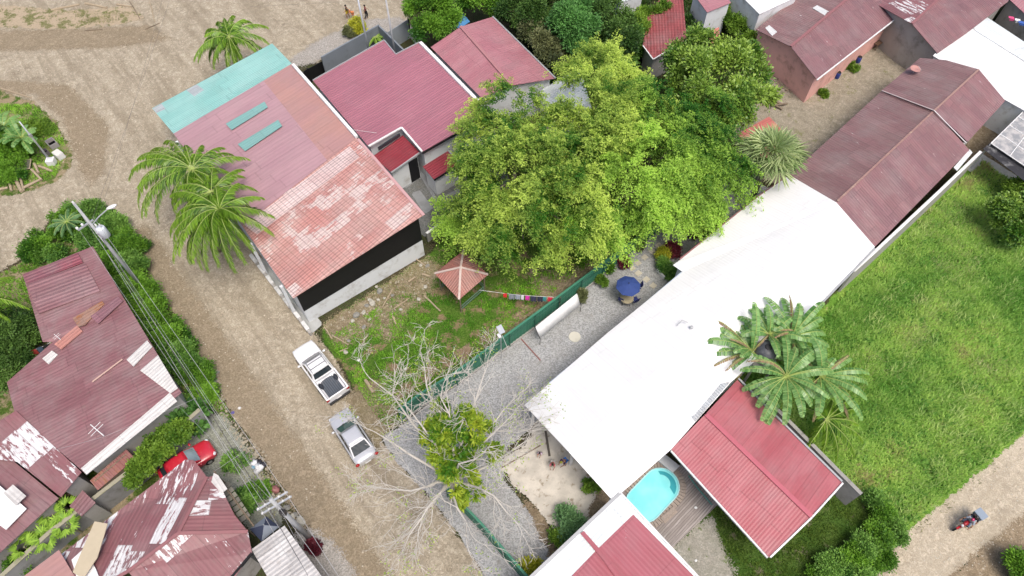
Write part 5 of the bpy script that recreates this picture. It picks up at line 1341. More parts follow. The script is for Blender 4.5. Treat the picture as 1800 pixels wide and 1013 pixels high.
# azimuths (degrees, 0 = right, 90 = up in the photo), relative lengths, lift
gp = 'coconut palms along the road'
palm('coconut_palm', 'tallest coconut palm leaning over the turquoise roof corner', (418, 128), (403, 66), 5.0,
     [(8, 1.05, .5), (-22, 1.0, .4), (35, 1.0, .6), (65, .9, .7), (95, .9, .7), (125, 1.0, .6), (150, .95, .5), (180, .85, .5), (212, 1.0, .4), (240, .9, .3), (-60, .6, .2), (50, .6, 1.1), (110, .6, 1.2), (190, .6, 1.1)], 4.2, 5, gp, width=.95)
palm('coconut_palm', 'upper and leftmost large coconut palm in the road, fronds swept left', (350, 335), (338, 298), 6.5,
     [(178, 1.25, .45), (165, 1.3, .5), (190, 1.3, .4), (150, 1.2, .55), (205, 1.2, .3), (138, 1.1, .6), (122, 1.1, .6), (218, 1.15, .3), (235, .95, .2), (105, .75, .7), (75, .6, .7), (40, .9, .45), (20, .95, .4), (0, .7, .4), (-30, .65, .3), (172, 1.0, .8), (200, .9, .8), (160, .85, .9), (260, .7, .2)], 5.1, 6, gp, width=1.05, wind=.5)
palm('coconut_palm', 'lowest large coconut palm in the road, fronds hanging towards the gravel', (385, 440), (386, 368), 7.0,
     [(200, 1.15, .4), (188, 1.1, .45), (215, 1.2, .3), (228, 1.1, .3), (240, 1.15, .25), (252, 1.1, .3), (265, 1.0, .3), (280, 1.15, .3), (292, 1.05, .3), (308, .95, .35), (335, 1.0, .4), (352, .9, .5), (20, .75, .6), (60, .6, .8), (100, .6, .8), (150, .8, .6), (172, 1.0, .5), (230, .8, .8), (270, .8, .8), (320, .6, .9)], 4.8, 7, gp, width=1.1, wind=.35)
palm('coconut_palm', 'smaller coconut palm between the two large crowns, tucked against the mauve roof', (382, 392), (372, 338), 6.6,
     [(k * 40 + 15, 1, .45) for k in range(9)], 3.9, 11, gp, width=.95, wind=.4)
palm('coconut_palm', 'palm beyond the left edge with one frond reaching the maroon roof', None, (-50, 525), 5.5,
     [(0, 1.1, .4), (-25, .9, .3), (60, .9, .4), (120, 1, .4), (200, 1, .4), (270, 1, .4), (320, .8, .3)], 3.6, 9, gp)
palm('young_palm', 'young palm with yellowish fronds below the banana clump beside the crimson roof', None, (1452, 738), 3.0,
     [(0, 1.0, .5), (20, 1.1, .5), (38, 1.15, .5), (-25, 1.1, .35), (-50, 1.1, .3), (-75, 1.1, .2), (-100, .9, .2), (-130, 1.05, .3), (150, .7, .7), (60, .7, .7), (-10, .8, .8), (-140, .7, .3)], 3.0, 10, None, width=.65, coconuts=False, trunk_r=.1)
palm('small_palm', 'small bright palm behind the slate wall', None, (660, 66), 1.6,
     [(k * 45 + 10, 1, .5) for k in range(8)], 1.3, 12, None, width=.4, coconuts=False, trunk_r=.07, mat=G_lime2)
palm('feather_palm', 'grey-green feathery palm bush at the left end of the hedge', None, (118, 392), 1.6,
     [(k * 33 + 5, 1, .8) for k in range(11)], 1.6, 13, None, width=.5, coconuts=False, trunk_r=.06, mat=G_blue)

def fan_palm():
    rg = np.random.default_rng(44)
    c = W(1358, 268, 6.0); base = Vector((c.x, c.y, 0))
    root = empty('fan_palm', base, 'grey-green fan palm with round pleated leaves where the white and maroon roofs meet', 'palm tree')
    mb = MB(); mb.tube([base, lerp(base, c, .5), c], [.28, .2, .2], 10); mb.build('trunk', M_trunkp, root, smooth=True)
    n = 25
    for i in range(n):
        az = i * 2.39996; ring = i / n
        el = 1.45 - 1.75 * ring ** .8 + rg.uniform(-.1, .1)
        st = .55 + 1.2 * ring + rg.uniform(-.1, .1)
        d = np.array([math.cos(az) * math.cos(el), math.sin(az) * math.cos(el), math.sin(el)])
        hub = np.array(c) + d * st
        tang = np.array([-math.sin(az), math.cos(az), 0]); nrm = np.cross(tang, d); nrm = nrm if nrm[2] > 0 else -nrm
        Q = []; T = []; lt = rg.uniform(-.25, .3)
        k = 26; Rr = rg.uniform(1.3, 1.65)
        for j in range(k):
            a = (j / (k - 1) - .5) * 3.9
            v = d * math.cos(a) + tang * math.sin(a) + nrm * (.12 * (-1) ** j) + rg.normal(size=3) * .05; v /= np.linalg.norm(v)
            L = Rr * (.80 + .25 * math.cos(a * .5)) * rg.uniform(.9, 1.08)
            w = np.cross(v, nrm); w /= np.linalg.norm(w); w *= .065
            mid = hub + v * L * .55; v2 = v + np.array([0, 0, -.42]); v2 /= np.linalg.norm(v2)
            tip = mid + v2 * L * .55
            Q.append([hub - w * .25, hub + w * .25, mid + w, tip, mid - w]); T.append(np.clip(rg.uniform(.2, .8) + lt, 0, 1))
        o = poly_mesh('leaf', np.array(Q).reshape(-1, 3), 5, np.array(T), G_fan, root, base)
        mb = MB(); mb.tube([c, Vector(hub)], [.03, .02], 5); pt = mb.build('leaf_stalk', M_rach, root); pt.parent = o
fan_palm()

def banana(label, px, py, z, azs, L, seed, group):
    rg = np.random.default_rng(seed)
    c = W(px, py, z); base = Vector((c.x, c.y, 0)); root = empty('banana_plant', base, label, 'banana plant', group)
    mb = MB(); mb.tube([base, lerp(base, c, .5) + Vector((.05, 0, 0)), c], [.17, .14, .09], 9); mb.build('stem', plain('banana_stem_%d' % seed, (.20, .24, .08), .7, grime=(.2, .13, .06)), root, smooth=True)
    azs = list(azs) + [(rg.uniform(0, 360), rg.uniform(.5, 1.15), rg.uniform(.2, 1.25), rg.uniform() < .15) for _ in range(9)]
    for (az, ln, up, dead) in azs:
        m = 16; p = np.array(c, float); el = up + rg.uniform(-.12, .12); pts = []; ds = L * 1.22 * ln * rg.uniform(.85, 1.12) / m; az = az + rg.uniform(-8, 8)
        wob = rg.uniform(-.25, .25)
        for i in range(m + 1):
            pts.append(p.copy()); t = i / m; e = el - 1.25 * t * t - .25 * t; a = R(az) + wob * t
            p = p + ds * np.array([math.cos(a) * math.cos(e), math.sin(a) * math.cos(e), math.sin(e)])
        pts = np.array(pts)
        Q = []; T = []
        sub = 3; n = m * sub
        wmax = (.29 if not dead else .12) * rg.uniform(.85, 1.15)
        for side in (-1, 1):
            gaps = rg.uniform(0, 1, n)
            dz = 0
            for i in range(int(n * .12), n):
                t0 = i / n; t1 = (i + (1 if gaps[i] > .32 else .60)) / n
                def at(t):
                    k = min(t * m, m - 1e-3); a = int(k); f = k - a; return pts[a] * (1 - f) + pts[min(a + 1, m)] * f
                a, b = at(t0), at(t1); d = b - a; d /= max(np.linalg.norm(d), 1e-9)
                h = np.cross(d, [0, 0, 1.0]); h /= max(np.linalg.norm(h), 1e-6)
                if gaps[i] < .32: dz = rg.uniform(-.25, .1)
                w0 = wmax * (math.sin(math.pi * min(1, (t0 - .05) * 1.02)) ** .5) if t0 < .98 else .03
                w1 = wmax * (max(0, math.sin(math.pi * min(1, (t1 - .05) * 1.02))) ** .5) if t1 < .98 else .02
                drop = np.array([0, 0, -.28 + dz - (.5 if dead else 0)])
                va = (h * side + drop + d * .22); vb = (h * side + drop + d * .22)
                Q.append([a, b, b + vb * w1, a + va * w0]); T.append(np.clip(rg.uniform(.15, .7) + (.12 if side > 0 else -.08) + (.35 if (t0 > .9 and not dead) else 0), 0, 1))
        if dead: mt = M_dead
        else: mt = G_ban
        o = poly_mesh('leaf', np.array(Q).reshape(-1, 3), 4, np.array(T), mt, root, base)
        mr = MB(); mr.tube([Vector(x) + Vector((0, 0, .012)) for x in pts[:-1]], [.035 * (1 - .8 * k / m) for k in range(m)], 5); ob = mr.build('midrib', M_rach, root); ob.parent = o
    return root
gb = 'banana plants behind the crimson roof'
banana('banana plant standing tallest against the white roof, broad leaves upward', 1392, 592, 3.9, [(52, 1.15, .7, 0), (62, .9, .6, 0), (88, 1.0, .7, 0), (35, 1.0, .6, 0), (128, 1.1, .7, 0), (150, .9, .5, 0), (100, .9, .9, 1), (10, .8, .5, 0), (-20, .8, .4, 0), (75, .8, .9, 1), (-60, .8, .5, 0)], 2.9, 51, gb)
banana('leftmost banana plant, torn thin leaves across the white roof', 1322, 620, 3.8, [(165, 1.15, .6, 0), (150, 1.05, .6, 0), (125, 1.0, .7, 0), (180, 1.2, .5, 0), (195, 1.1, .4, 0), (110, .8, .8, 0), (215, .8, .3, 0), (140, 1.3, .5, 1), (-10, .8, .5, 0), (-40, .9, .4, 0), (230, .8, .1, 1)], 2.9, 52, gb)
banana('middle banana plant with its star of leaves over the crimson roof', 1382, 662, 4.4, [(255, 1.1, .35, 0), (235, 1.1, .35, 0), (220, .9, .4, 0), (285, 1.05, .4, 0), (90, 1.0, .6, 0), (70, .8, .8, 0), (40, 1.0, .6, 0), (150, 1.0, .5, 0), (175, 1.0, .5, 0), (200, 1.0, .4, 0), (315, .9, .4, 0), (0, .8, .6, 0), (248, 1.3, .2, 0)], 2.8, 53, gb)
banana('right hand banana plant with brown hanging leaves above the young palm', 1442, 662, 4.0, [(-12, 1.1, .5, 0), (5, 1.0, .5, 0), (30, .8, .6, 0), (-40, .9, .3, 1), (-60, 1.2, .1, 1), (-75, .9, .4, 0), (-110, .9, .4, 0), (150, .7, .6, 0), (80, .7, .7, 0), (-28, 1.0, .4, 0), (120, .8, .2, 1)], 2.7, 54, gb)
banana('banana plant just above the dark water tank', 1352, 588, 4.4, [(120, 1.0, .6, 0), (95, .9, .8, 0), (160, 1.0, .5, 0), (30, .9, .7, 0), (265, .8, .6, 0), (300, .8, .6, 0)], 2.3, 58, gb)
banana('low banana plant filling the gap beneath the middle one', 1410, 640, 2.8, [(k * 42, .9, .6, k % 4 == 0) for k in range(9)], 2.4, 55, gb)
ga_ = 'banana plants on the grass island'
banana('bright banana plant at the left edge of the grass island', 5, 225, 2.0, [(k * 45 + 10, .9, .7, 0) for k in range(8)], 1.9, 56, ga_)
banana('second banana plant beside the leaning grey pole', 38, 243, 2.0, [(k * 51 + 30, .9, .7, 0) for k in range(7)], 1.7, 57, ga_)

# papaya plants at the lower left
def papaya(px, py, z, label, seed):
    rg = np.random.default_rng(seed); c = W(px, py, z); base = Vector((c.x, c.y, 0)); root = empty('papaya_plant', base, label, 'papaya plant', 'papaya plants by the block wall')
    mb = MB(); mb.tube([base, c], [.08, .05], 7); mb.build('stem', plain('papaya_stem_%d' % seed, (.25, .24, .15), .8), root)
    for i in range(13):
        az = i * 2.4 + seed; el = .7 - i * .08; L = rg.uniform(.75, 1.0)
        d = np.array([math.cos(az) * math.cos(el), math.sin(az) * math.cos(el), math.sin(el)]); h = np.array(c) + d * L * .45
        tang = np.array([-math.sin(az), math.cos(az), 0]); Q = []; T = []
        for j in range(7):
            a = (j - 3) * .3; v = d * math.cos(a) + tang * math.sin(a); v[2] -= .25; v /= np.linalg.norm(v); w = np.cross(v, [0, 0, 1.0]); w /= np.linalg.norm(w); w *= .055
            l = L * .75 * (1 - .12 * abs(j - 3)); Q.append([h - w * .2, h + w * .2, h + v * l * .6 + w, h + v * l, h + v * l * .6 - w]); T.append(rg.uniform(.4, .95))
        poly_mesh('leaf', np.array(Q).reshape(-1, 3), 5, np.array(T), G_lime2, root, base)
for i, (px, py, lab) in enumerate([(92, 905, 'papaya plant nearest the maroon eaves'), (115, 922, 'papaya plant nearest the block wall'), (62, 932, 'papaya plant in the middle of the lower row'), (82, 945, 'papaya plant lowest by the wall'), (42, 962, 'leftmost papaya plant, lowest on the slope'), (118, 898, 'topmost papaya plant beside the maroon lean-to')]):
    papaya(px, py, 2.0, lab, 70 + i)

# --- the bare tree with a mass of yellow-green foliage at its heart
def bare_tree():
    rr = random.Random(5)
    base = WG(800, 868); root = empty('bare_tree', base, 'leafless pale branched tree with yellow-green foliage at its heart over the driveway fence', 'tree')
    M_b = plain('pale_branch_bark', (.52, .49, .44), .9, var=.2, scale=6)
    c = Vector((base.x, base.y, 2.6))
    mb = MB(); mb.tube([base, lerp(base, c, .5) + Vector((.1, 0, 0)), c], [.34, .27, .24], 10); mb.build('trunk', M_b, root, smooth=True)
    tips = []
    def grow(mb, p, d, r, L, depth):
        n = 5; pts = [p.copy()]; rad = [r]; q = p.copy(); dd = d.copy()
        for i in range(n):
            dd = (dd + Vector((rr.uniform(-.35, .35), rr.uniform(-.35, .35), rr.uniform(-.22, .26)))).normalized()
            if q.z < 1.4: dd.z = abs(dd.z)
            if q.z > 7.5: dd.z = -abs(dd.z) * .3
            q = q + dd * L / n; pts.append(q.copy()); rad.append(r * (1 - .5 * (i + 1) / n))
        mb.tube(pts, rad, 5 if r < .05 else 7, cap=False)
        if depth == 0: tips.append(q); return
        k = rr.choice((2, 3, 3)) if depth > 1 else rr.choice((2, 3))
        for i in range(k):
            s_ = pts[rr.randint(2, n)]
            a = (dd + Vector((rr.uniform(-.9, .9), rr.uniform(-.9, .9), rr.uniform(-.35, .5)))).normalized()
            grow(mb, s_, a, max(.012, r * rr.uniform(.42, .62)), L * rr.uniform(.55, .8), depth - 1)
        grow(mb, q, dd, max(.012, r * .5), L * .7, depth - 1)
    # main limbs: photo targets with heights
    tg = [(650, 665, 6.0), (745, 640, 6.2), (850, 660, 6.3), (915, 690, 4.6), (925, 775, 3.8), (690, 860, 5.0), (720, 940, 4.5), (820, 950, 4.2), (890, 900, 4.4), (660, 760, 5.8), (775, 700, 7.2), (890, 740, 5.4), (760, 900, 3.6), (720, 720, 6.8), (845, 800, 7.0)]
    for i, (px, py, z) in enumerate(tg):
        t = W(px, py, z); m1 = MB()
        mid = lerp(c, t, .5) + Vector((rr.uniform(-.4, .4), rr.uniform(-.4, .4), .9))
        q1 = lerp(c, mid, .5) + Vector((rr.uniform(-.2, .2), rr.uniform(-.2, .2), .2)); q2 = lerp(mid, t, .5) + Vector((rr.uniform(-.3, .3), rr.uniform(-.3, .3), .1))
        m1.tube([c, q1, mid, q2, t], [.11, .085, .065, .05, .03], 7, cap=False)
        dd = (t - mid).normalized()
        grow(m1, q1, (dd + Vector((rr.uniform(-.8, .8), rr.uniform(-.8, .8), .3))).normalized(), .032, 1.7, 2)
        for s_ in (mid, q2):
            for k in range(2): grow(m1, s_, (dd + Vector((rr.uniform(-1, 1), rr.uniform(-1, 1), rr.uniform(-.2, .5)))).normalized(), .029, 1.8, 2)
        grow(m1, t, dd, .029, 1.5, 3)
        m1.build('limb', M_b, root)
    # foliage mass
    rg = np.random.default_rng(77)
    lob = [(800, 772, 5.0, 1.55, 1.5), (800, 740, 5.2, 1.3, 1.1), (830, 800, 4.6, 1.3, 1.3), (775, 815, 4.2, 1.2, 1.2), (805, 840, 3.6, 1.1, 1.1), (826, 870, 2.8, .8, .9), (760, 790, 4.2, .9, .9), (830, 760, 4.8, 1.0, 1.0)]
    L_ = [(*W(a, b, z), r, r, rz) for a, b, z, r, rz in lob]
    p, d, r = lobe_points(rg, L_, 1350, (.6, 1.05)); n = len(p); per = 9
    off = rg.normal(size=(n, per, 3)) * .05; C = (p[:, None, :] + off).reshape(-1, 3)
    D = (off * 2 + d[:, None, :] * .12).reshape(-1, 3) + rg.normal(size=(n * per, 3)) * .16
    Nn = np.tile(np.array([0, 0, 1.0]), (n * per, 1)) + rg.normal(size=(n * per, 3)) * .4
    tint = np.clip(.38 + (lump(rg, p, .5, 1.4) + lump(rg, p, .5, 3))[:, None] + rg.normal(size=(n, per)) * .17, 0, 1).ravel()
    leaves('foliage', C, D, Nn, rg.uniform(.26, .46, n * per), rg.uniform(.09, .16, n * per), tint, G_epi, root, base)
    # thin yellowish leaf sprays out on the twigs
    t = np.array([tuple(x) for x in tips if rr.random() < .10]); n = len(t); per = 9
    C = (t[:, None, :] + rg.normal(size=(n, per, 3)) * .2).reshape(-1, 3)
    leaves('twig_leaves', C, rnd_dirs(rg, n * per), np.tile(np.array([0, 0, 1.0]), (n * per, 1)) + rg.normal(size=(n * per, 3)) * .3, rg.uniform(.1, .18, n * per), .07, rg.uniform(.3, .9, n * per), G_lime, root, base)
bare_tree()
# ================================================================== VEHICLES
def paint(name, col, rough=.22, metal=0.0):
    n = N(name); p = n.objc()
    c = n.mix(n.noise(p, 2.2, 5), hsh(col, .92), hsh(col, 1.05))
    dust = n.ramp(n.noise(p, 5, 6, .7), .5, .8)
    c = n.mix(n.math('MULTIPLY', dust, .18), c, (.45, .40, .32))
    return n.finish(n.bsdf(c, rough, metal, None, .5, Coat_Weight=.6, Coat_Roughness=.08))
M_tyre = plain('tyre_rubber', (.02, .02, .02), .85)
M_rim = plain('wheel_rim_metal', (.45, .45, .46), .3, .8)
M_cglass = plain('car_glass', (.025, .035, .04), .05, var=.3, spec=.7)
M_cglassg = plain('green_tinted_windscreen', (.03, .09, .075), .05, var=.4, spec=.7)
M_blk = plain('black_plastic', (.018, .018, .02), .5)
M_redl = plain('red_tail_lamp', (.35, .01, .01), .2, spec=.6)
M_clearl = plain('clear_headlamp', (.6, .62, .65), .12, spec=.7)
M_plate = plain('number_plate_white', (.7, .7, .68), .5)

def ring(x, hw, zb, zs, zc):
    """closed section at x: hw half width, zb sill, zs shoulder, zc crown"""
    h = [(0, zb), (hw * .86, zb), (hw * .985, zb + .10), (hw, (zb + zs) * .52), (hw * .985, zs - .08), (hw * .93, zs), (hw * .6, zs + (zc - zs) * .72), (hw * .25, zs + (zc - zs) * .96), (0, zc)]
    pts = [(x, y, z) for y, z in h] + [(x, -y, z) for y, z in h[-2:0:-1]]
    return pts

def loft(mb, st, m=0):
    rs = [ring(*s) for s in st]; n = len(rs[0]); vs = [p for r in rs for p in r]; fs = []
    for i in range(len(rs) - 1):
        for k in range(n):
            fs.append((i * n + k, (i + 1) * n + k, (i + 1) * n + (k + 1) % n, i * n + (k + 1) % n))
    fs.append(tuple(range(n))); fs.append(tuple((len(rs) - 1) * n + k for k in range(n))[::-1])
    mb.add(vs, fs, m)

def bil(q, u, v):
    return (q[0] * (1 - u) + q[1] * u) * (1 - v) + (q[3] * (1 - u) + q[2] * u) * v

def patch(mb, q, u0, u1, v0, v1, out=.012, bow=0.0, n=5):
    """glass pane lying on a quad, corners a,b (bottom) c,d (top)"""
    nn = (q[1] - q[0]).cross(q[3] - q[0]).normalized()
    vs = []; fs = []
    for j in range(n + 1):
        for i in range(n + 1):
            u = u0 + (u1 - u0) * i / n; v = v0 + (v1 - v0) * j / n
            p = bil(q, u, v) + nn * (out + bow * (1 - (2 * u - 1) ** 2))
            vs.append(p)
    for j in range(n):
        for i in range(n):
            a = j * (n + 1) + i; fs.append((a, a + 1, a + n + 2, a + n + 1))
    mb.add(vs, fs)

def wheel(root, x, y, r, w):
    mb = MB(); n = 20
    prof = [(r * .62, -w / 2), (r * .95, -w / 2), (r, -w * .3), (r, w * .3), (r * .95, w / 2), (r * .62, w / 2)]
    vs = []; fs = []
    for rr_, o in prof:
        for k in range(n):
            t = 2 * math.pi * k / n; vs.append((x + math.cos(t) * rr_, y + o, r + math.sin(t) * rr_))
    for i in range(len(prof) - 1):
        for k in range(n): fs.append((i * n + k, i * n + (k + 1) % n, (i + 1) * n + (k + 1) % n, (i + 1) * n + k))
    fs.append(tuple(range(n))[::-1]); fs.append(tuple((len(prof) - 1) * n + k for k in range(n)))
    mb.add(vs, fs)
    wh = mb.build('wheel', M_tyre, root, local=True, smooth=False)
    mb = MB(); s_ = 1 if y > 0 else -1
    vs = [(x, y + s_ * (w / 2 + .012), r)] + [(x + math.cos(2 * math.pi * k / 10) * r * .6 * (1 if k % 2 else .8), y + s_ * (w / 2 + .004), r + math.sin(2 * math.pi * k / 10) * r * .6 * (1 if k % 2 else .8)) for k in range(10)]
    mb.add(vs, [(0, 1 + k, 1 + (k + 1) % 10) if s_ < 0 else (0, 1 + (k + 1) % 10, 1 + k) for k in range(10)])
    rm = mb.build('rim', M_rim, wh, local=True)
    return wh

def car(name, label, front_px, rear_px, zc, spec, group=None):
    f = W(*front_px, zc); r = W(*rear_px, zc)
    c = (f + r) / 2; ang = math.atan2(f.y - r.y, f.x - r.x)
    root = empty(name, (c.x, c.y, 0), label, 'car' if spec['kind'] != 'pickup' else 'pickup truck', group, ang)
    pm, L, hw = spec['paint'], spec['L'], spec['hw']
    x = L / 2
    mb = MB(); loft(mb, [(s[0] * x, s[1] * hw, s[2], s[3], s[4]) for s in spec['body']])
    body = mb.build('body', pm, root, local=True, smooth=True, sub=2)
    # cabin
    cx = spec['cabin']  # xf0,xf1,xr1,xr0, wb, wt, zb, zt
    xf0, xf1, xr1, xr0, wb, wt, zb, zt = cx
    wb *= hw; wt *= hw; xf0 *= x; xf1 *= x; xr1 *= x; xr0 *= x
    B = [Vector((xf0, wb * .90, zb)), Vector((xf0, -wb * .90, zb)), Vector((xr0, -wb * .93, zb)), Vector((xr0, wb * .93, zb))]
    T = [Vector((xf1, wt * .95, zt)), Vector((xf1, -wt * .95, zt)), Vector((xr1, -wt * .96, zt)), Vector((xr1, wt * .96, zt))]
    mb = MB(); vs = B + T; n = 6
    mb.add(vs, [(1, 0, 4, 5), (2, 1, 5, 6), (3, 2, 6, 7), (0, 3, 7, 4)])
    mb.build('pillars', pm, root, local=True, bevel=.02)
    # roof with camber
    mb = MB(); g = []; nx, ny = 8, 8
    for i in range(nx + 1):
        for j in range(ny + 1):
            u, v = i / nx, j / ny
            p = (T[0] * (1 - v) + T[1] * v) * (1 - u) + (T[3] * (1 - v) + T[2] * v) * u
            e = (1 - (2 * v - 1) ** 4) * (1 - (2 * u - 1) ** 6)
            p = p + Vector((0, 0, .05 * e + .002)); p.y *= 1.02; g.append(p)
    mb.add(g, [(i * (ny + 1) + j, (i + 1) * (ny + 1) + j, (i + 1) * (ny + 1) + j + 1, i * (ny + 1) + j + 1) for i in range(nx) for j in range(ny)])
    ro = mb.build('roof', pm, root, local=True, smooth=True)
    so = ro.modifiers.new('th', 'SOLIDIFY'); so.thickness = .02; so.offset = 0
    # bow the windscreen by splitting; glass panes
    mb = MB(); patch(mb, [B[1], B[0], T[0], T[1]], .05, .95, .06, .94, .014, .05); mb.build('windscreen', spec.get('glass', M_cglass), root, local=True, smooth=True)
    mb = MB(); patch(mb, [B[3], B[2], T[2], T[3]], .07, .93, .12, .9, .014, .03); mb.build('rear_window', M_cglass, root, local=True, smooth=True)
    for q in ([B[0], B[3], T[3], T[0]], [B[2], B[1], T[1], T[2]]):
        for (u0, u1) in spec.get('sidewin', ((.07, .46), (.5, .9))):
            mb = MB(); patch(mb, q, u0, u1, .12, .9, .012); mb.build('side_window', M_cglass, root, local=True)
    for sx in spec['wheels']:
        for sy in (1, -1): wheel(root, sx * x, sy * (hw - .10), spec['wr'], .22)
    for sy in (1, -1):
        mb = MB(); mb.blob((xf0 * .80 + .04, sy * (hw + .11), zb + .07), (.09, .13, .08), jit=.02, seed=1); mb.build('wing_mirror', spec.get('mirror', pm), root, local=True, smooth=True)
        mb = MB(); mb.blob((x * .90, sy * hw * .74, spec['lz']), (.16, .17, .09), jit=0, seed=1, rz=-sy * .4); mb.build('headlight', M_clearl, root, local=True, smooth=True)
        mb = MB(); mb.blob((-x * .965, sy * hw * .84, spec['tz']), (.11, .16, .14), jit=0, seed=1); mb.build('tail_light', M_redl, root, local=True, smooth=True)
    mb = MB(); mb.box((-x - .005, 0, .52), (.03, .42, .14)); mb.build('number_plate', M_plate, root, local=True)
    # bonnet shut line and wipers
    mb = MB(); mb.bar((xf0 + .06, -wb * .55, zb + .03), (xf0 - .18, wb * .1, zb + .17), .02, .02); mb.bar((xf0 + .06, wb * .05, zb + .03), (xf0 - .18, wb * .6, zb + .17), .02, .02)
    mb.build('wiper', M_blk, root, local=True)
    return root

white_p = paint('white_car_paint', (.80, .80, .80)); silver_p = paint('silver_car_paint', (.62, .63, .65), .25, .35); red_p = paint('red_car_paint', (.52, .02, .04), .3)
pk = car('pickup_truck', 'white double cab pickup with dark open load bed, roof bars, parked on the dirt road', (525, 601), (599, 700), .9, dict(
    kind='pickup', paint=white_p, L=5.35, hw=.93, wr=.38, lz=.86, tz=.92, wheels=(.62, -.58),
    body=[(1.0, .60, .45, .62, .66), (.985, .74, .38, .80, .86), (.93, .90, .34, .92, 1.00), (.82, .98, .32, .98, 1.08), (.62, 1.0, .32, 1.02, 1.13), (.40, 1.0, .32, 1.06, 1.16), (.0, 1.0, .32, 1.08, 1.10), (-.27, 1.0, .32, 1.08, 1.09), (-.31, .99, .36, 1.0, .66), (-.60, .99, .36, 1.0, .60), (-.955, .97, .38, .98, .60), (-.975, .96, .42, .90, .60), (-.99, .94, .44, .6, .58)],
    cabin=(.44, .20, -.19, -.27, .97, .80, 1.07, 1.72), sidewin=((.10, .50), (.54, .90))))
L = 5.35 / 2
mb = MB()  # load bed: floor, sides, tailgate
mb.box((-L * .63, 0, .75), (L * .64, 1.5, .06))
mb.build('bed_liner', plain('grey_bed_liner', (.085, .10, .12), .55, grime=(.2, .19, .18)), pk, local=True)
mb = MB()
for k in range(9): mb.box((-L * .63, -.6 + k * .15, .79), (L * .60, .035, .02))
mb.build('bed_ribs', plain('bed_rib_black', (.04, .045, .055), .5), pk, local=True)
mb = MB()
for sy in (1, -1):
    mb.box((-L * .63, sy * .855, .90), (L * .70, .13, .52)); 
mb.box((-L * .975, 0, .88), (.09, 1.80, .54)); mb.box((-L * .30, 0, .92), (.05, 1.6, .5))
mb.build('bed_sides', white_p, pk, local=True, bevel=.03)
mb = MB()
for sy in (1, -1): mb.box((-L * .63, sy * .782, .95), (L * .64, .02, .40)); mb.blob((-L * .47, sy * .62, .82), (.32, .16, .20), jit=0)
mb.box((-L * .951, 0, .93), (.02, 1.54, .38))
mb.build('bed_lining', plain('bed_lining_black', (.03, .035, .045), .5), pk, local=True)
mb = MB()
for sy in (1, -1): mb.bar((L * .20, sy * .60, 1.80), (-L * .19, sy * .60, 1.80), .05, .04)
for xx in (.10, -.08): mb.bar((L * xx, -.60, 1.84), (L * xx, .60, 1.84), .06, .03)
mb.build('roof_bars', plain('roof_bar_grey', (.25, .26, .27), .4, .4), pk, local=True)
mb = MB(); mb.box((-L - .05, 0, .48), (.14, 1.7, .16)); mb.build('rear_bumper', M_blk, pk, local=True, bevel=.02)
for sy in (1, -1):
    mb = MB(); mb.blob((-L * .985, sy * .86, .92), (.06, .09, .16), jit=0); mb.build('lamp_cluster', M_redl, pk, local=True, smooth=True)

sed = car('sedan', 'silver sedan parked behind the white pickup, rear window under the bare branches', (591, 722), (648, 812), .8, dict(
    kind='sedan', paint=silver_p, L=4.35, hw=.86, wr=.31, lz=.66, tz=.80, wheels=(.63, -.62), glass=M_cglassg,
    body=[(1.0, .50, .35, .50, .54), (.985, .70, .28, .66, .72), (.93, .88, .25, .74, .84), (.82, .97, .24, .79, .92), (.62, 1.0, .24, .84, .97), (.40, 1.0, .24, .88, 1.0), (.0, 1.0, .24, .92, .98), (-.40, 1.0, .24, .94, .98), (-.66, 1.0, .25, .95, 1.06), (-.86, .97, .27, .93, 1.04), (-.96, .88, .30, .88, .98), (-1.0, .66, .36, .7, .80)],
    cabin=(.47, .13, -.42, -.74, .93, .72, .95, 1.45), sidewin=((.14, .46), (.5, .84))))
for sy in (1, -1):
    mb = MB(); mb.bar((.6, sy * .86, .93), (-1.2, sy * .845, .955), .03, .03); mb.build('window_strip', M_blk, sed, local=True)
redc = car('hatchback', 'red hatchback nosing out from under the flaking hip roof', (364, 789), (292, 838), .7, dict(
    kind='hatch', paint=red_p, L=3.75, hw=.78, wr=.30, lz=.66, tz=.85, wheels=(.62, -.62),
    body=[(1.0, .58, .35, .50, .54), (.985, .76, .28, .64, .70), (.93, .90, .25, .72, .82), (.82, .98, .24, .77, .90), (.62, 1.0, .24, .82, .95), (.40, 1.0, .24, .87, .98), (.0, 1.0, .24, .90, .96), (-.40, 1.0, .24, .93, .96), (-.80, 1.0, .25, .95, .98), (-.95, .93, .28, .9, .93), (-1.0, .8, .36, .7, .75)],
    cabin=(.46, .10, -.62, -.86, .93, .74, .93, 1.40), glass=plain('pale_reflecting_windscreen', (.22, .28, .30), .08, var=.6, scale=2, spec=.7)))

# ================================================================== PEOPLE
M_skin = plain('brown_skin', (.30, .16, .10), .6, var=.08)
M_hair = plain('dark_hair', (.015, .012, .010), .6)
def cloth(name, col): return plain(name, col, .85, var=.12, scale=9)

def skinned(name, verts, edges, radii, mat, parent, root_i=0, sub=1):
    me = bpy.data.meshes.new(name); me.from_pydata([tuple(v) for v in verts], edges, []); me.update()
    o = link_mesh(name, me, mat, parent)
    md = o.modifiers.new('skin', 'SKIN'); md.use_smooth_shade = True
    sv = me.skin_vertices[0].data if me.skin_vertices else None
    if sv:
        for i, r in enumerate(radii):
            sv[i].radius = (r, r) if not isinstance(r, tuple) else r
            sv[i].use_root = (i == root_i)
    sb = o.modifiers.new('sub', 'SUBSURF'); sb.levels = sub; sb.render_levels = sub
    return o

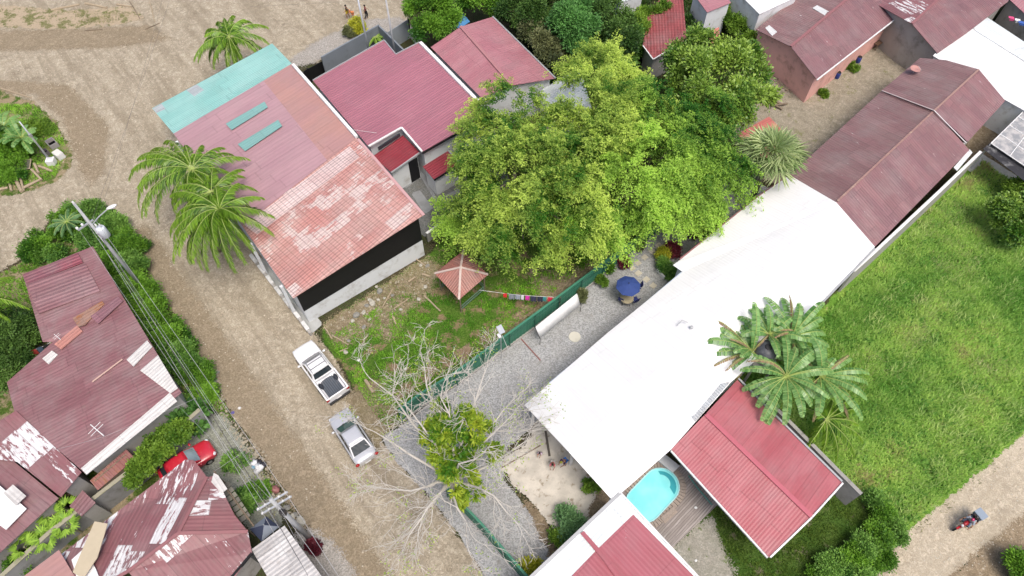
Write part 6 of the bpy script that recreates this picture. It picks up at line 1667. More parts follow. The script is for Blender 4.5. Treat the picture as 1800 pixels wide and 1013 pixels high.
def person(label, loc, heading, h, pose, shirt, trousers, group=None, hair=M_hair, hatmat=None, cap=False, trouser_long=True):
    """pose: joint name -> (forward, left, up) in fractions of standing height"""
    root = empty('person', loc, label, 'person', group, heading)
    P = dict(pel=(0, 0, .52), che=(0, 0, .72), nek=(0, 0, .83), hed=(.01, 0, .90), top=(.01, 0, .96),
             shL=(0, .105, .80), elL=(.02, .15, .64), haL=(.08, .15, .50), shR=(0, -.105, .80), elR=(.02, -.15, .64), haR=(.08, -.15, .50),
             hpL=(0, .055, .51), knL=(.01, .06, .28), anL=(0, .06, .04), toL=(.09, .065, .02), hpR=(0, -.055, .51), knR=(.01, -.06, .28), anR=(0, -.06, .04), toR=(.09, -.065, .02))
    P.update(pose)
    V = {k: Vector(v) * h for k, v in P.items()}
    names = list(V); idx = {k: i for i, k in enumerate(names)}
    rad = dict(pel=.075, che=.075, nek=.032, hed=.052, top=.038, shL=.036, shR=.036, elL=.025, elR=.025, haL=.018, haR=.018, hpL=.052, hpR=.052, knL=.034, knR=.034, anL=.023, anR=.023, toL=.02, toR=.02)
    E_ = [('pel', 'che'), ('che', 'nek'), ('nek', 'hed'), ('hed', 'top'), ('che', 'shL'), ('shL', 'elL'), ('elL', 'haL'), ('che', 'shR'), ('shR', 'elR'), ('elR', 'haR'),
          ('pel', 'hpL'), ('hpL', 'knL'), ('knL', 'anL'), ('anL', 'toL'), ('pel', 'hpR'), ('hpR', 'knR'), ('knR', 'anR'), ('anR', 'toR')]
    vs = [V[k] for k in names]; es = [(idx[a], idx[b]) for a, b in E_]; rs = [rad[k] * h for k in names]
    # five separate fingers per hand, unequal and slightly bent
    for s_ in ('L', 'R'):
        a, b = V['el' + s_], V['ha' + s_]; d = (b - a).normalized(); sd_ = d.cross(Vector((0, 0, 1)))
        sd_ = sd_.normalized() if sd_.length > .1 else Vector((1, 0, 0)); up = sd_.cross(d)
        palm = b + d * .03 * h; vs.append(palm); rs.append(.017 * h); pi = len(vs) - 1; es.append((idx['ha' + s_], pi))
        for k, (o, l) in enumerate(((-.016, .036), (-.006, .043), (.005, .041), (.015, .033))):
            p1 = palm + d * .018 * h + sd_ * o * h; p2 = p1 + d * l * h * .55 - up * .004 * h; p3 = p2 + d * l * h * .45 - up * .014 * h
            j = len(vs); vs += [p1, p2, p3]; rs += [.0055 * h, .005 * h, .0042 * h]; es += [(pi, j), (j, j + 1), (j + 1, j + 2)]
        t1 = b + sd_ * .018 * h + d * .012 * h; t2 = t1 + (sd_ * .6 + d).normalized() * .03 * h - up * .008 * h
        j = len(vs); vs += [t1, t2]; rs += [.007 * h, .0055 * h]; es += [(idx['ha' + s_], j), (j, j + 1)]
    # nose and chin
    f = Vector((.06, 0, 0)) * h
    j = len(vs); vs.append(V['hed'] + f); rs.append(.010 * h); es.append((idx['hed'], j))
    skinned('body', vs, es, rs, M_skin, root, 0)
    def sub(nm, keys, edges, grow, mat, extra=None):
        ii = {k: i for i, k in enumerate(keys)}
        return skinned(nm, [extra[k] if extra and k in extra else V[k] for k in keys], [(ii[a], ii[b]) for a, b in edges], [rad[k] * h * grow for k in keys], mat, root)
    ex = {'elL': lerp(V['shL'], V['elL'], .75), 'elR': lerp(V['shR'], V['elR'], .75), 'nek': lerp(V['che'], V['nek'], .6), 'pel': lerp(V['che'], V['pel'], .92)}
    sub('shirt', ['pel', 'che', 'nek', 'shL', 'elL', 'shR', 'elR'], [('pel', 'che'), ('che', 'nek'), ('che', 'shL'), ('shL', 'elL'), ('che', 'shR'), ('shR', 'elR')], 1.28, shirt, ex)
    k2 = .95 if trouser_long else .35
    ex = {'anL': lerp(V['knL'], V['anL'], k2 if trouser_long else .02), 'anR': lerp(V['knR'], V['anR'], k2 if trouser_long else .02)}
    if trouser_long: sub('trousers', ['pel', 'hpL', 'knL', 'anL', 'hpR', 'knR', 'anR'], [('pel', 'hpL'), ('hpL', 'knL'), ('knL', 'anL'), ('pel', 'hpR'), ('hpR', 'knR'), ('knR', 'anR')], 1.22, trousers, ex)
    else: sub('shorts', ['pel', 'hpL', 'knL', 'hpR', 'knR'], [('pel', 'hpL'), ('hpL', 'knL'), ('pel', 'hpR'), ('hpR', 'knR')], 1.3, trousers, {'knL': lerp(V['hpL'], V['knL'], .8), 'knR': lerp(V['hpR'], V['knR'], .8)})
    mb = MB(); c = lerp(V['hed'], V['top'], .45) + Vector((-.008, 0, .008)) * h; mb.blob(c, (.066 * h, .058 * h, .052 * h), jit=.03, seed=3, nu=12, nv=8)
    mb.build('helmet' if cap else 'hair', hatmat or hair, root, local=True, smooth=True)
    mb = MB()
    for s_ in (1, -1):
        mb.blob(V['hed'] + Vector((.050, .018 * s_, .008)) * h, .006 * h, jit=0); 
    mb.build('eyes', M_blk, root, local=True)
    mb = MB(); mb.blob(V['hed'] + Vector((.050, 0, -.026)) * h, (.005 * h, .014 * h, .004 * h), jit=0); mb.build('mouth', plain('lips', (.28, .09, .07), .5), root, local=True)
    for s_ in (1, -1):
        mb = MB(); mb.blob(V['hed'] + Vector((.0, .055 * s_, 0)) * h, (.010 * h, .006 * h, .018 * h), jit=0); mb.build('ear', M_skin, root, local=True, smooth=True)
    return root

walkA = dict(haL=(.20, .13, .55), elL=(.07, .15, .66), haR=(-.14, -.13, .54), elR=(-.07, -.14, .66), knL=(.10, .06, .29), anL=(.05, .06, .05), toL=(.13, .06, .02), knR=(-.02, -.06, .28), anR=(-.15, -.06, .07), toR=(-.07, -.06, .02))
bend = dict(che=(.12, 0, .66), nek=(.22, 0, .73), hed=(.29, 0, .76), top=(.33, 0, .81), shL=(.17, .10, .71), shR=(.17, -.10, .71), elL=(.24, .13, .56), elR=(.24, -.13, .56), haL=(.33, .08, .44), haR=(.33, -.08, .44))
squat = dict(pel=(-.06, 0, .20), che=(.02, 0, .38), nek=(.07, 0, .48), hed=(.10, 0, .55), top=(.11, 0, .61), shL=(.03, .10, .45), shR=(.03, -.10, .45), elL=(.14, .12, .36), elR=(.14, -.12, .36), haL=(.24, .07, .30), haR=(.24, -.07, .30),
             hpL=(-.05, .055, .20), hpR=(-.05, -.055, .20), knL=(.13, .08, .27), knR=(.13, -.08, .27), anL=(0, .08, .04), anR=(0, -.08, .04), toL=(.09, .08, .02), toR=(.09, -.08, .02))
def at_feet(px, py): v = WG(px, py); return v
person('person in a black top and yellow shorts walking near the top edge', at_feet(612, 32), R(200), 1.66, walkA, cloth('black_top', (.03, .03, .035)), cloth('yellow_shorts', (.65, .50, .06)), trouser_long=False)
person('person in an orange top bending forward between two others', at_feet(622, 34), R(190), 1.5, bend, cloth('orange_top', (.75, .22, .06)), cloth('dusty_orange_shorts', (.55, .2, .08)), trouser_long=False)
person('person in a dark red top and black trousers striding on the dirt square', at_feet(645, 33), R(20), 1.72, walkA, cloth('dark_red_top', (.20, .05, .06)), cloth('black_trousers', (.02, .02, .025)))
person('person in a pink top standing at the end of a dark plank on the slab', at_feet(971, 819), R(-100), 1.35, dict(bend, hed=(.22, 0, .80), top=(.24, 0, .86)), cloth('pink_top', (.70, .16, .20)), cloth('pale_shorts', (.5, .48, .46)), trouser_long=False)
person('person in bright blue shorts on the slab next to the white roof edge', at_feet(993, 816), R(-140), 1.5, bend, cloth('navy_top', (.04, .03, .10)), cloth('blue_shorts', (.03, .16, .48)), trouser_long=False, hatmat=plain('yellow_green_cap', (.30, .30, .04), .8))
person('small person in a pale lilac top on the worn slab left of the plank', at_feet(949, 800), R(-110), 1.15, squat, cloth('lilac_top', (.55, .42, .52)), cloth('pale_lilac_shorts', (.5, .4, .45)), trouser_long=False)

# --- motorcycle
def motorcycle(name, label, a_px, b_px, body_m, group=None):
    f = W(*a_px, .5); r = W(*b_px, .5); c = (f + r) / 2; ang = math.atan2(f.y - r.y, f.x - r.x)
    root = empty(name, (c.x, c.y, 0), label, 'motorcycle', group, ang)
    for x in (.66, -.62):
        w = wheel(root, x, 0, .30, .10)
    mb = MB(); mb.blob((.20, 0, .82), (.30, .14, .13), jit=.02); mb.blob((.50, 0, .80), (.16, .12, .18), jit=.02); mb.build('fuel_tank', body_m, root, local=True, smooth=True)
    mb = MB(); mb.box((-.32, 0, .80), (.75, .26, .10)); mb.build('seat', M_blk, root, local=True, bevel=.04)
    mb = MB(); mb.blob((.05, 0, .48), (.28, .17, .20), jit=.05); mb.bar((.66, 0, .3), (-.62, 0, .34), .08, .06); mb.bar((.5, 0, .8), (-.1, 0, .45), .06, .06); mb.build('engine', M_rim, root, local=True)
    mb = MB(); mb.tube([(.66, .09, .30), (.48, .09, .92)], .025, 6); mb.tube([(.66, -.09, .30), (.48, -.09, .92)], .025, 6); mb.build('fork', M_rim, root, local=True)
    mb = MB(); mb.tube([(.36, .36, 1.02), (.46, .12, .98), (.46, -.12, .98), (.36, -.36, 1.02)], .018, 6); mb.build('handlebar', M_blk, root, local=True)
    mb = MB(); mb.blob((.58, 0, .88), (.09, .10, .10), jit=0); mb.build('headlight', M_clearl, root, local=True, smooth=True)
    mb = MB(); mb.box((.72, 0, .62), (.34, .12, .03)); mb.build('mudguard', body_m, root, local=True)
    mb = MB(); mb.tube([(.1, -.16, .35), (-.3, -.18, .35), (-.75, -.20, .42)], .04, 8); mb.build('exhaust', M_rim, root, local=True)
    for s_ in (1, -1):
        mb = MB(); mb.blob((.38, .30 * s_, 1.18), (.02, .06, .04), jit=0); mb.bar((.38, .30 * s_, 1.02), (.38, .30 * s_, 1.16), .012, .012); mb.build('rear_view_mirror', M_blk, root, local=True)
    return root, c, ang
mt, mc, ma = motorcycle('motorcycle', 'red motorcycle with two riders crossing the pale side road at the lower right', (1679, 931), (1716, 908), plain('motorcycle_red', (.35, .02, .03), .3))
ride = dict(pel=(-.10, 0, .50), che=(.0, 0, .70), nek=(.06, 0, .79), hed=(.09, 0, .86), top=(.10, 0, .92), shL=(.03, .11, .76), shR=(.03, -.11, .76), elL=(.15, .19, .64), elR=(.15, -.19, .64), haL=(.27, .19, .60), haR=(.27, -.19, .60),
            hpL=(-.09, .06, .50), hpR=(-.09, -.06, .50), knL=(.13, .13, .44), knR=(.13, -.13, .44), anL=(.02, .12, .20), anR=(.02, -.12, .20), toL=(.11, .12, .17), toR=(.11, -.12, .17))
hd = Vector((math.cos(ma), math.sin(ma), 0))
person('person riding in front, red helmet and grey clothes, holding the handlebar', Vector((mc.x, mc.y, 0)) - hd * .02, ma, 1.70, ride, cloth('grey_jacket', (.28, .31, .36)), cloth('blue_grey_jeans', (.14, .18, .25)), hatmat=plain('red_helmet', (.42, .02, .10), .15, spec=.7), cap=True)
person('person riding pillion in black with a black helmet, in front of the grey box', Vector((mc.x, mc.y, 0)) - hd * .42, ma, 1.66, dict(ride, haL=(.20, .13, .56), haR=(.20, -.13, .56)), cloth('black_jacket', (.018, .018, .022)), cloth('pale_jeans', (.34, .38, .44)), hatmat=plain('black_helmet', (.015, .015, .02), .15, spec=.7), cap=True)
bx = Vector((mc.x, mc.y, 0)) - hd * .95
bo = empty('delivery_box', (bx.x, bx.y, .0), 'flat grey-blue delivery box carried behind the two riders', 'box', None, ma)
mb = MB(); mb.box((0, 0, .90), (.52, .64, .30)); mb.build('box_body', plain('grey_blue_box', (.20, .25, .31), .6), bo, local=True, bevel=.04)
mb = MB(); mb.box((0, 0, 1.07), (.56, .68, .05)); mb.build('lid', plain('grey_blue_lid', (.24, .29, .35), .5), bo, local=True, bevel=.015)
mb = MB(); mb.bar((.3, .15, .78), (.62, .12, .76), .03, .03); mb.bar((.3, -.15, .78), (.62, -.12, .76), .03, .03); mb.bar((-.25, 0, .80), (.3, 0, .80), .3, .03); mb.build('rack', M_blk, bo, local=True)
# ================================================================== FENCES, YARD THINGS, POLES
M_green = plain('green_sheet_paint', (.045, .19, .12), .55, var=.15, scale=.8, grime=(.08, .22, .15))
M_greend = plain('green_post_paint', (.03, .12, .08), .55)
def fence_line(name, label, top_px, z, cat='fence', sheet_w=1.2, step=2.4):
    """sheet fence known from its top edge in the photo"""
    P = [W(x, y, z) for x, y in top_px]; P = [Vector((p.x, p.y, 0)) for p in P]
    root = empty(name, P[0], label, cat)
    for a, b in zip(P[:-1], P[1:]):
        L = (b - a).length; k = max(1, round(L / step)); d = (b - a).normalized(); nn = Vector((-d.y, d.x, 0))
        for i in range(k):
            p = lerp(a, b, i / k); q = lerp(a, b, (i + 1) / k) - d * .012
            mb = MB(); m = 16
            # corrugated panel
            vs = []; fs = []
            for j in range(m + 1):
                o = nn * (.02 * (1 if j % 2 else -1)); c = lerp(p, q, j / m)
                vs += [c + o + Vector((0, 0, .05)), c + o + Vector((0, 0, z))]
            fs = [(2 * j, 2 * j + 2, 2 * j + 3, 2 * j + 1) for j in range(m)]
            mb.add(vs, fs); o_ = mb.build('panel', M_green, root); s_ = o_.modifiers.new('t', 'SOLIDIFY'); s_.thickness = .012
            mb = MB(); mb.box((p.x - nn.x * .07, p.y - nn.y * .07, z / 2), (.08, .08, z), rz=math.atan2(d.y, d.x)); mb.build('post', M_greend, root)
        mb = MB(); mb.bar(a + Vector((0, 0, z + .03)), b + Vector((0, 0, z + .03)), .16, .06); mb.build('top_rail', M_green, root)
        mb = MB(); mb.bar(a - nn * .08 + Vector((0, 0, z * .3)), b - nn * .08 + Vector((0, 0, z * .3)), .05, .06); mb.bar(a - nn * .08 + Vector((0, 0, z * .75)), b - nn * .08 + Vector((0, 0, z * .75)), .05, .06); mb.build('rail', M_greend, root)
        mb = MB(); mb.bar(a + Vector((0, 0, .1)), b + Vector((0, 0, .1)), .2, .2); mb.build('kerb', M_['wallc'], root)
    return root
fence_line('green_fence', 'long green sheet metal fence between the grassy lot and the gravel yard', [(700, 722), (735, 695), (800, 655), (940, 553), (1100, 433), (1205, 351), (1300, 280)], 2.0)
fence_line('green_gate_fence', 'lower green sheet fence along the driveway under the bare tree', [(785, 857), (850, 925), (925, 1012), (980, 1080)], 2.0)

# white banner leaning on the fence with its bracket
a, b = W(939, 573, 1.95), W(1012, 514, 1.95); a2, b2 = W(946, 585, 1.0), W(1013, 522, 1.0)
bn = empty('white_banner', Vector((a.x, a.y, 0)), 'long white banner hung along the green fence on the gravel side', 'banner')
off = Vector((.25, -.28, 0))
mb = MB(); n = 12; vs = []
for j in range(n + 1):
    t = j / n; p = lerp(a, b, t); q = lerp(Vector((a.x, a.y, 0)), Vector((b.x, b.y, 0)), t)
    w = .04 * math.sin(j * 1.9)
    vs += [p + off * .35 + Vector((0, 0, 0)), q + off * (1.7 + w) + Vector((0, 0, .95 + .05 * math.sin(j * 1.3)))]
mb.add(vs, [(2 * j, 2 * j + 2, 2 * j + 3, 2 * j + 1) for j in range(n)]); o_ = mb.build('cloth', plain('white_banner_cloth', (.72, .73, .72), .8), bn, smooth=True); s_ = o_.modifiers.new('t', 'SOLIDIFY'); s_.thickness = .015
mb = MB(); mb.tube([Vector((a.x + off.x * 1.9, a.y + off.y * 1.9, 0)), Vector((a.x + off.x * 1.9, a.y + off.y * 1.9, .9)), a + off * .2], .025, 6); mb.build('bracket', M_blk, bn)
mb = MB(); mb.tube([Vector((b.x + off.x * 1.9, b.y + off.y * 1.9, 0)), Vector((b.x + off.x * 1.9, b.y + off.y * 1.9, .9)), b + off * .2], .025, 6); mb.build('bracket', M_blk, bn)

# clothes lines
def clothes_line(label, p0, p1, items, z0, z1, endpost=True):
    a, b = W(*p0, z0), W(*p1, z1); root = empty('clothes_line', Vector((a.x, a.y, 0)), label, 'clothes line')
    pts = [lerp(a, b, t / 12) - Vector((0, 0, .18 * math.sin(math.pi * t / 12))) for t in range(13)]
    mb = MB(); mb.tube(pts, .014, 5); mb.build('line', M_['trimw'], root)
    if endpost:
        mb = MB(); mb.tube([Vector((b.x, b.y, 0)), b + Vector((0, 0, .05))], .035, 6); mb.build('post', M_['wood'], root)
    return root, a, b
cl, a, b = clothes_line('washing line with dark and red clothes from the hut to the green fence', (842, 510), (985, 523), None, 1.7, 1.75)
wash = [(.30, .045, .4, (.55, .03, .03), 'small red cloth nearest the hut'), (.37, .07, .6, (.22, .24, .27), 'dark grey shirt beside the small red cloth'), (.45, .06, .5, (.30, .33, .38), 'mid grey shirt on the washing line'), (.52, .035, .5, (.65, .65, .67), 'pale grey cloth next to the magenta one'), (.575, .05, .5, (.62, .04, .36), 'magenta shirt at the middle of the washing line'),
        (.64, .07, .65, (.05, .05, .09), 'dark navy trousers right of the magenta shirt'), (.72, .07, .6, (.04, .045, .07), 'black trousers left of the teal shirt'), (.79, .04, .5, (.06, .28, .28), 'teal shirt on the washing line'), (.85, .055, .5, (.65, .05, .08), 'bright red shirt right of the teal one'), (.93, .075, .6, (.015, .015, .018), 'black shirt nearest the green fence')]
for t, w, h, col, lab in wash:
    d = (b - a); p = lerp(a, b, t) - Vector((0, 0, .18 * math.sin(math.pi * t))); q = p + d * w
    nn = Vector((-d.y, d.x, 0)).normalized()
    mb = MB(); vs = []; m = 6
    for j in range(m + 1):
        c = lerp(p, q, j / m); o = nn * (.05 * math.sin(j * 2.1))
        vs += [c - nn * .16 + o - Vector((0, 0, h * .8)), c + Vector((0, 0, .02)), c + nn * .16 + o - Vector((0, 0, h))]
    mb.add(vs, [f for j in range(m) for f in ((3 * j, 3 * j + 3, 3 * j + 4, 3 * j + 1), (3 * j + 1, 3 * j + 4, 3 * j + 5, 3 * j + 2))])
    o_ = lone(mb, 'hung_cloth', cloth('cloth_' + lab.split()[0] + lab.split()[1], col), p, lab, 'clothing', 'clothes on the washing line')
    s_ = o_.modifiers.new('t', 'SOLIDIFY'); s_.thickness = .012
c2, a, b = clothes_line('short washing line with bright clothes beside the block wall creeper', (172, 872), (222, 838), None, 1.8, 1.9)
for i, (t, col, lab) in enumerate([(.05, (.5, .55, .6), 'pale grey cloth at the low end of the short washing line'), (.25, (.05, .3, .14), 'green cloth on the short washing line'), (.45, (.55, .50, .6), 'lilac cloth on the short washing line'), (.65, (.55, .04, .25), 'magenta cloth on the short washing line')]):
    d = b - a; p = lerp(a, b, t) - Vector((0, 0, .1)); q = p + d * .16; nn = Vector((-d.y, d.x, 0)).normalized()
    mb = MB(); mb.add([p - nn * .14 - Vector((0, 0, .5)), q - nn * .12 - Vector((0, 0, .48)), q + Vector((0, 0, .02)), p + Vector((0, 0, .02)), q + nn * .14 - Vector((0, 0, .5)), p + nn * .14 - Vector((0, 0, .55))], [(0, 1, 2, 3), (3, 2, 4, 5)])
    o_ = lone(mb, 'hung_cloth', cloth('short_line_cloth_%d' % i, col), p, lab, 'clothing', 'clothes on the short washing line'); s_ = o_.modifiers.new('t', 'SOLIDIFY'); s_.thickness = .012
c3, a, b = clothes_line('washing line with dark clothes at the left of the big maroon house', (38, 622), (95, 598), None, 1.7, 1.8)
for i, (t, col, lab) in enumerate([(.05, (.03, .03, .035), 'black cloth at the outer end of the left washing line'), (.24, (.30, .04, .03), 'dull red cloth on the left washing line'), (.42, (.05, .08, .12), 'navy cloth on the left washing line'), (.62, (.02, .02, .02), 'black cloth nearest the maroon house')]):
    d = b - a; p = lerp(a, b, t) - Vector((0, 0, .1)); q = p + d * .16; nn = Vector((-d.y, d.x, 0)).normalized()
    mb = MB(); mb.add([p - nn * .14 - Vector((0, 0, .5)), q - nn * .12 - Vector((0, 0, .48)), q + Vector((0, 0, .02)), p + Vector((0, 0, .02)), q + nn * .14 - Vector((0, 0, .5)), p + nn * .14 - Vector((0, 0, .55))], [(0, 1, 2, 3), (3, 2, 4, 5)])
    o_ = lone(mb, 'hung_cloth', cloth('left_line_cloth_%d' % i, col), p, lab, 'clothing', 'clothes on the left washing line'); s_ = o_.modifiers.new('t', 'SOLIDIFY'); s_.thickness = .012

# --- parasol, table and chairs
pc = W(1105, 501, 2.2)
um = empty('parasol', Vector((pc.x, pc.y, 0)), 'blue octagonal garden parasol on the gravel beside the white roof', 'parasol')
mb = MB(); vs = [Vector((pc.x, pc.y, 2.38))]; R0 = .98
for k in range(8):
    t = k * math.pi / 4 + .2; vs.append(Vector((pc.x + math.cos(t) * R0 * .55, pc.y + math.sin(t) * R0 * .55, 2.24)))
for k in range(8):
    t = k * math.pi / 4 + .2; vs.append(Vector((pc.x + math.cos(t) * R0, pc.y + math.sin(t) * R0, 2.03)))
fs = [(0, 1 + k, 1 + (k + 1) % 8) for k in range(8)] + [(1 + k, 9 + k, 9 + (k + 1) % 8, 1 + (k + 1) % 8) for k in range(8)]
mb.add(vs, fs); o_ = mb.build('canopy', plain('blue_canvas', (.03, .06, .21), .8, var=.15), um); s_ = o_.modifiers.new('t', 'SOLIDIFY'); s_.thickness = .012
mb = MB()
for k in range(8): mb.bar(vs[0] + Vector((0, 0, -.02)), vs[9 + k] + Vector((0, 0, -.02)), .02, .015)
mb.build('ribs', M_['trimg'], um)
mb = MB(); mb.tube([(pc.x, pc.y, 0), (pc.x, pc.y, 2.45)], .025, 8); mb.build('pole', M_['trimg'], um)
mb = MB(); mb.blob((pc.x, pc.y, 2.45), .05, jit=0); mb.build('finial', M_blk, um)
tc = WG(1110, 527)
tb = empty('garden_table', Vector((pc.x + .05, pc.y - .25, 0)), 'round garden table with pale top under the blue parasol', 'table')
tl = tb.location
mb = MB(); mb.lathe((tl.x, tl.y, .70), [(.52, 0), (.54, .02), (.52, .04)], 20); mb.build('table_top', plain('tan_table_top', (.38, .33, .22), .4), tb)
for k in range(4):
    t = k * math.pi / 2 + .7; mb = MB(); mb.tube([(tl.x + math.cos(t) * .45, tl.y + math.sin(t) * .45, 0), (tl.x + math.cos(t) * .35, tl.y + math.sin(t) * .35, .70)], .02, 6); mb.build('leg', M_blk, tb)
def gchair(loc, rz, label):
    root = empty('garden_chair', loc, label, 'chair', 'navy garden chairs round the table', rz)
    nv = cloth('navy_sling', (.03, .04, .15)) if 'navy_sling' not in bpy.data.materials else bpy.data.materials['navy_sling']
    mb = MB(); mb.box((0, 0, .44), (.48, .48, .04)); mb.build('seat', nv, root, local=True, bevel=.01)
    mb = MB(); mb.box((-.27, 0, .72), (.04, .46, .52), ry=-.25); mb.build('backrest', nv, root, local=True, bevel=.01)
    for sx in (.22, -.22):
        for sy in (.24, -.24): mb = MB(); mb.tube([(sx, sy, 0), (sx * .95, sy, .44)], .016, 6); mb.build('leg', M_['trimg'], root, local=True)
    for sy in (.26, -.26): mb = MB(); mb.tube([(-.28, sy, .64), (.22, sy, .64), (.22, sy, .44)], .016, 6); mb.build('armrest', M_['trimg'], root, local=True)
    return root
gchair(WG(1092, 531), R(60), 'navy garden chair front left of the table, seat showing')
gchair(WG(1115, 532), R(115), 'navy garden chair front right of the table, nearest the white roof')
gchair(WG(1095, 505), R(0), 'navy garden chair half hidden at the left under the parasol')
gchair(WG(1120, 509), R(180), 'navy garden chair half hidden at the right under the parasol')

# --- stepping stones, round slab, planter
M_st = plain('pale_stepping_stone', (.50, .46, .37), .9, var=.15, bump=.3, grime=(.3, .27, .2))
stones = [(1111, 472, 0), (1121, 463, 1), (1133, 453, 1), (1146, 442, 1), (1158, 432, 1), (1171, 422, 1), (1182, 412, 1), (1194, 403, 1), (1206, 394, 1), (1217, 385, 1), (1230, 377, 1), (1243, 372, 1), (1122, 481, 0), (1136, 492, 0), (1148, 503, 0), (1225, 394, 0)]
sn = ['where the two rows of stones meet', 'first up from the corner', 'second up from the corner', 'third up from the corner', 'fourth up from the corner', 'fifth up, under the drooping branch', 'sixth up from the corner', 'seventh up from the corner', 'eighth up, beside the crimson pot plant', 'ninth up from the corner', 'tenth up from the corner', 'last one by the yellow-green croton', 'first towards the white roof', 'middle one of the short row to the roof', 'last one of the short row to the roof', 'beside the yellow croton pot']
for i, (px, py, k) in enumerate(stones):
    p = WG(px, py); mb = MB(); mb.box((p.x, p.y, .045), (.50, .44, .05), rz=R(42 + (i * 37) % 9 - 4))
    lone(mb, 'stepping_stone', M_st, p, 'square stepping stone ' + sn[i], 'stepping stone', 'stepping stones through the gravel', bevel=.012)
p = WG(1010, 593); mb = MB(); mb.lathe((p.x, p.y, .026), [(.46, 0), (.46, .05), (.42, .065), (.01, .065)], 28)
lone(mb, 'round_slab', plain('round_slab_cement', (.55, .53, .45), .9, var=.1, grime=(.42, .40, .33)), p, 'pale round concrete cover in the middle of the gravel yard', 'cover')
a, b = W(916, 596, .03), W(950, 634, .03); mb = MB(); mb.bar(a, b, .10, .05); lone(mb, 'iron_bar', plain('rusty_iron', (.22, .10, .09), .8), a, 'rusty red bar lying on the gravel yard', 'bar')
pl = empty('planter_box', WG(1170, 486), 'white edged planter box holding dense green shrubs by the roof corner', 'planter')
mb = MB(); mb.bar(W(1155, 474, .2), W(1168, 489, .2), .14, .35); mb.bar(W(1172, 480, .2), W(1184, 492, .2), .12, .3); mb.build('edging', M_['trimw'], pl, bevel=.01)
mb = MB(); mb.bar(W(1163, 471, .12), W(1180, 486, .12), .6, .18); mb.build('soil', plain('planter_soil', (.05, .035, .02), 1), pl)
def pot(px, py, r, label, full=True):
    p = WG(px, py); root = empty('plant_pot', p, label, 'plant pot', 'pots beside the red fascia')
    mb = MB(); mb.lathe((p.x, p.y, 0), [(r * .65, 0), (r * .95, .3), (r, .36), (r * .86, .36), (r * .8, .30)], 16); mb.build('pot', plain('pot_white_%d' % px, (.60, .59, .55), .6), root, smooth=False)
    mb = MB(); mb.lathe((p.x, p.y, .29), [(r * .8, 0), (r * .8, .012), (.01, .03)], 16); mb.build('soil', bpy.data.materials['planter_soil'], root)
pot(1247, 390, .24, 'white pot left of the crimson plant by the red fascia'); pot(1258, 398, .22, 'white pot with the dark crimson plant by the red fascia'); pot(1210, 422, .24, 'pale pot under the crimson leaved plant'); pot(1233, 421, .22, 'dark shaded pot under the round green plant')
p0 = WG(1288, 334); mb = MB(); mb.blob((p0.x, p0.y, .12), (.32, .2, .12), jit=.3, seed=3); mb.blob((p0.x + .25, p0.y + .1, .1), (.18, .12, .1), jit=.3, seed=4)
lone(mb, 'dark_cloth', cloth('dark_blue_rag', (.02, .03, .10)), p0, 'dark blue cloth dropped on the gravel near the fan palm', 'cloth')
# --- pool and deck
M_deck = N('grey_deck_boards'); pp = M_deck.uv() if False else M_deck.geo()
ca, sa = math.cos(R(43)), math.sin(R(43)); sx_ = M_deck.sep(pp)
uu = M_deck.math('ADD', M_deck.math('MULTIPLY', sx_[0], ca), M_deck.math('MULTIPLY', sx_[1], sa)); vv = M_deck.math('SUBTRACT', M_deck.math('MULTIPLY', sx_[1], ca), M_deck.math('MULTIPLY', sx_[0], sa))
bi = M_deck.math('FLOOR', M_deck.math('DIVIDE', vv, .15)); rr_ = M_deck.white(M_deck.comb(bi, 2.0))
dc = M_deck.mix(rr_, (.26, .225, .205), (.40, .36, .34)); dc = M_deck.mix(M_deck.ramp(M_deck.noise(M_deck.comb(M_deck.math('MULTIPLY', uu, .8), M_deck.math('MULTIPLY', vv, 9)), 1.2, 5, .7), .35, .7), dc, (.22, .19, .17))
gp_ = M_deck.math('LESS_THAN', M_deck.math('FRACT', M_deck.math('DIVIDE', vv, .15)), .10); dc = M_deck.mix(gp_, dc, (.05, .04, .035))
M_deckm = M_deck.finish(M_deck.bsdf(dc, .8, 0, M_deck.bump(M_deck.math('SUBTRACT', 1.0, gp_), .5, .02)))
deck = [(1105, 835), (1150, 795), (1181, 826), (1200, 815), (1262, 887), (1180, 966), (1085, 868)]
DP = [WG(*q) for q in deck]; pd = empty('pool_deck', DP[0], 'grey timber deck around the swimming pool', 'deck')
mb = MB(); mb.prism([(p.x, p.y) for p in DP], 0.0, .16); mb.build('boards', M_deckm, pd)
pc_ = WG(1146, 872); A_ = R(43); ax = Vector((math.cos(A_), math.sin(A_), 0)); bx_ = Vector((-ax.y, ax.x, 0))
def stadium(L, r, n=12, k=1.0):
    out = []
    for i in range(n + 1): t = -math.pi / 2 + math.pi * i / n; out.append(pc_ + ax * (L + math.cos(t) * r * k) + bx_ * (math.sin(t) * r))
    for i in range(n + 1): t = math.pi / 2 + math.pi * i / n; out.append(pc_ + ax * (-L + math.cos(t) * r * k) + bx_ * (math.sin(t) * r))
    return out
po = empty('swimming_pool', Vector((pc_.x, pc_.y, 0)), 'turquoise swimming pool with rounded ends and stone coping beside the crimson roof', 'swimming pool')
wm = N('pool_water'); q_ = wm.geo(); wc = wm.mix(wm.ramp(wm.noise(q_, .8, 3), .35, .7), (.20, .66, .68), (.27, .74, .74)); wmm = wm.finish(wm.bsdf(wc, .04, 0, wm.bump(wm.noise(q_, 5, 3), .08, .02), .5))
st0 = stadium(.95, 1.12); mb = MB(); mb.prism([(p.x, p.y) for p in st0], .10, .235); mb.build('water', wmm, po)
inner = stadium(.95, 1.12); outer = stadium(.95, 1.20); mb = MB()
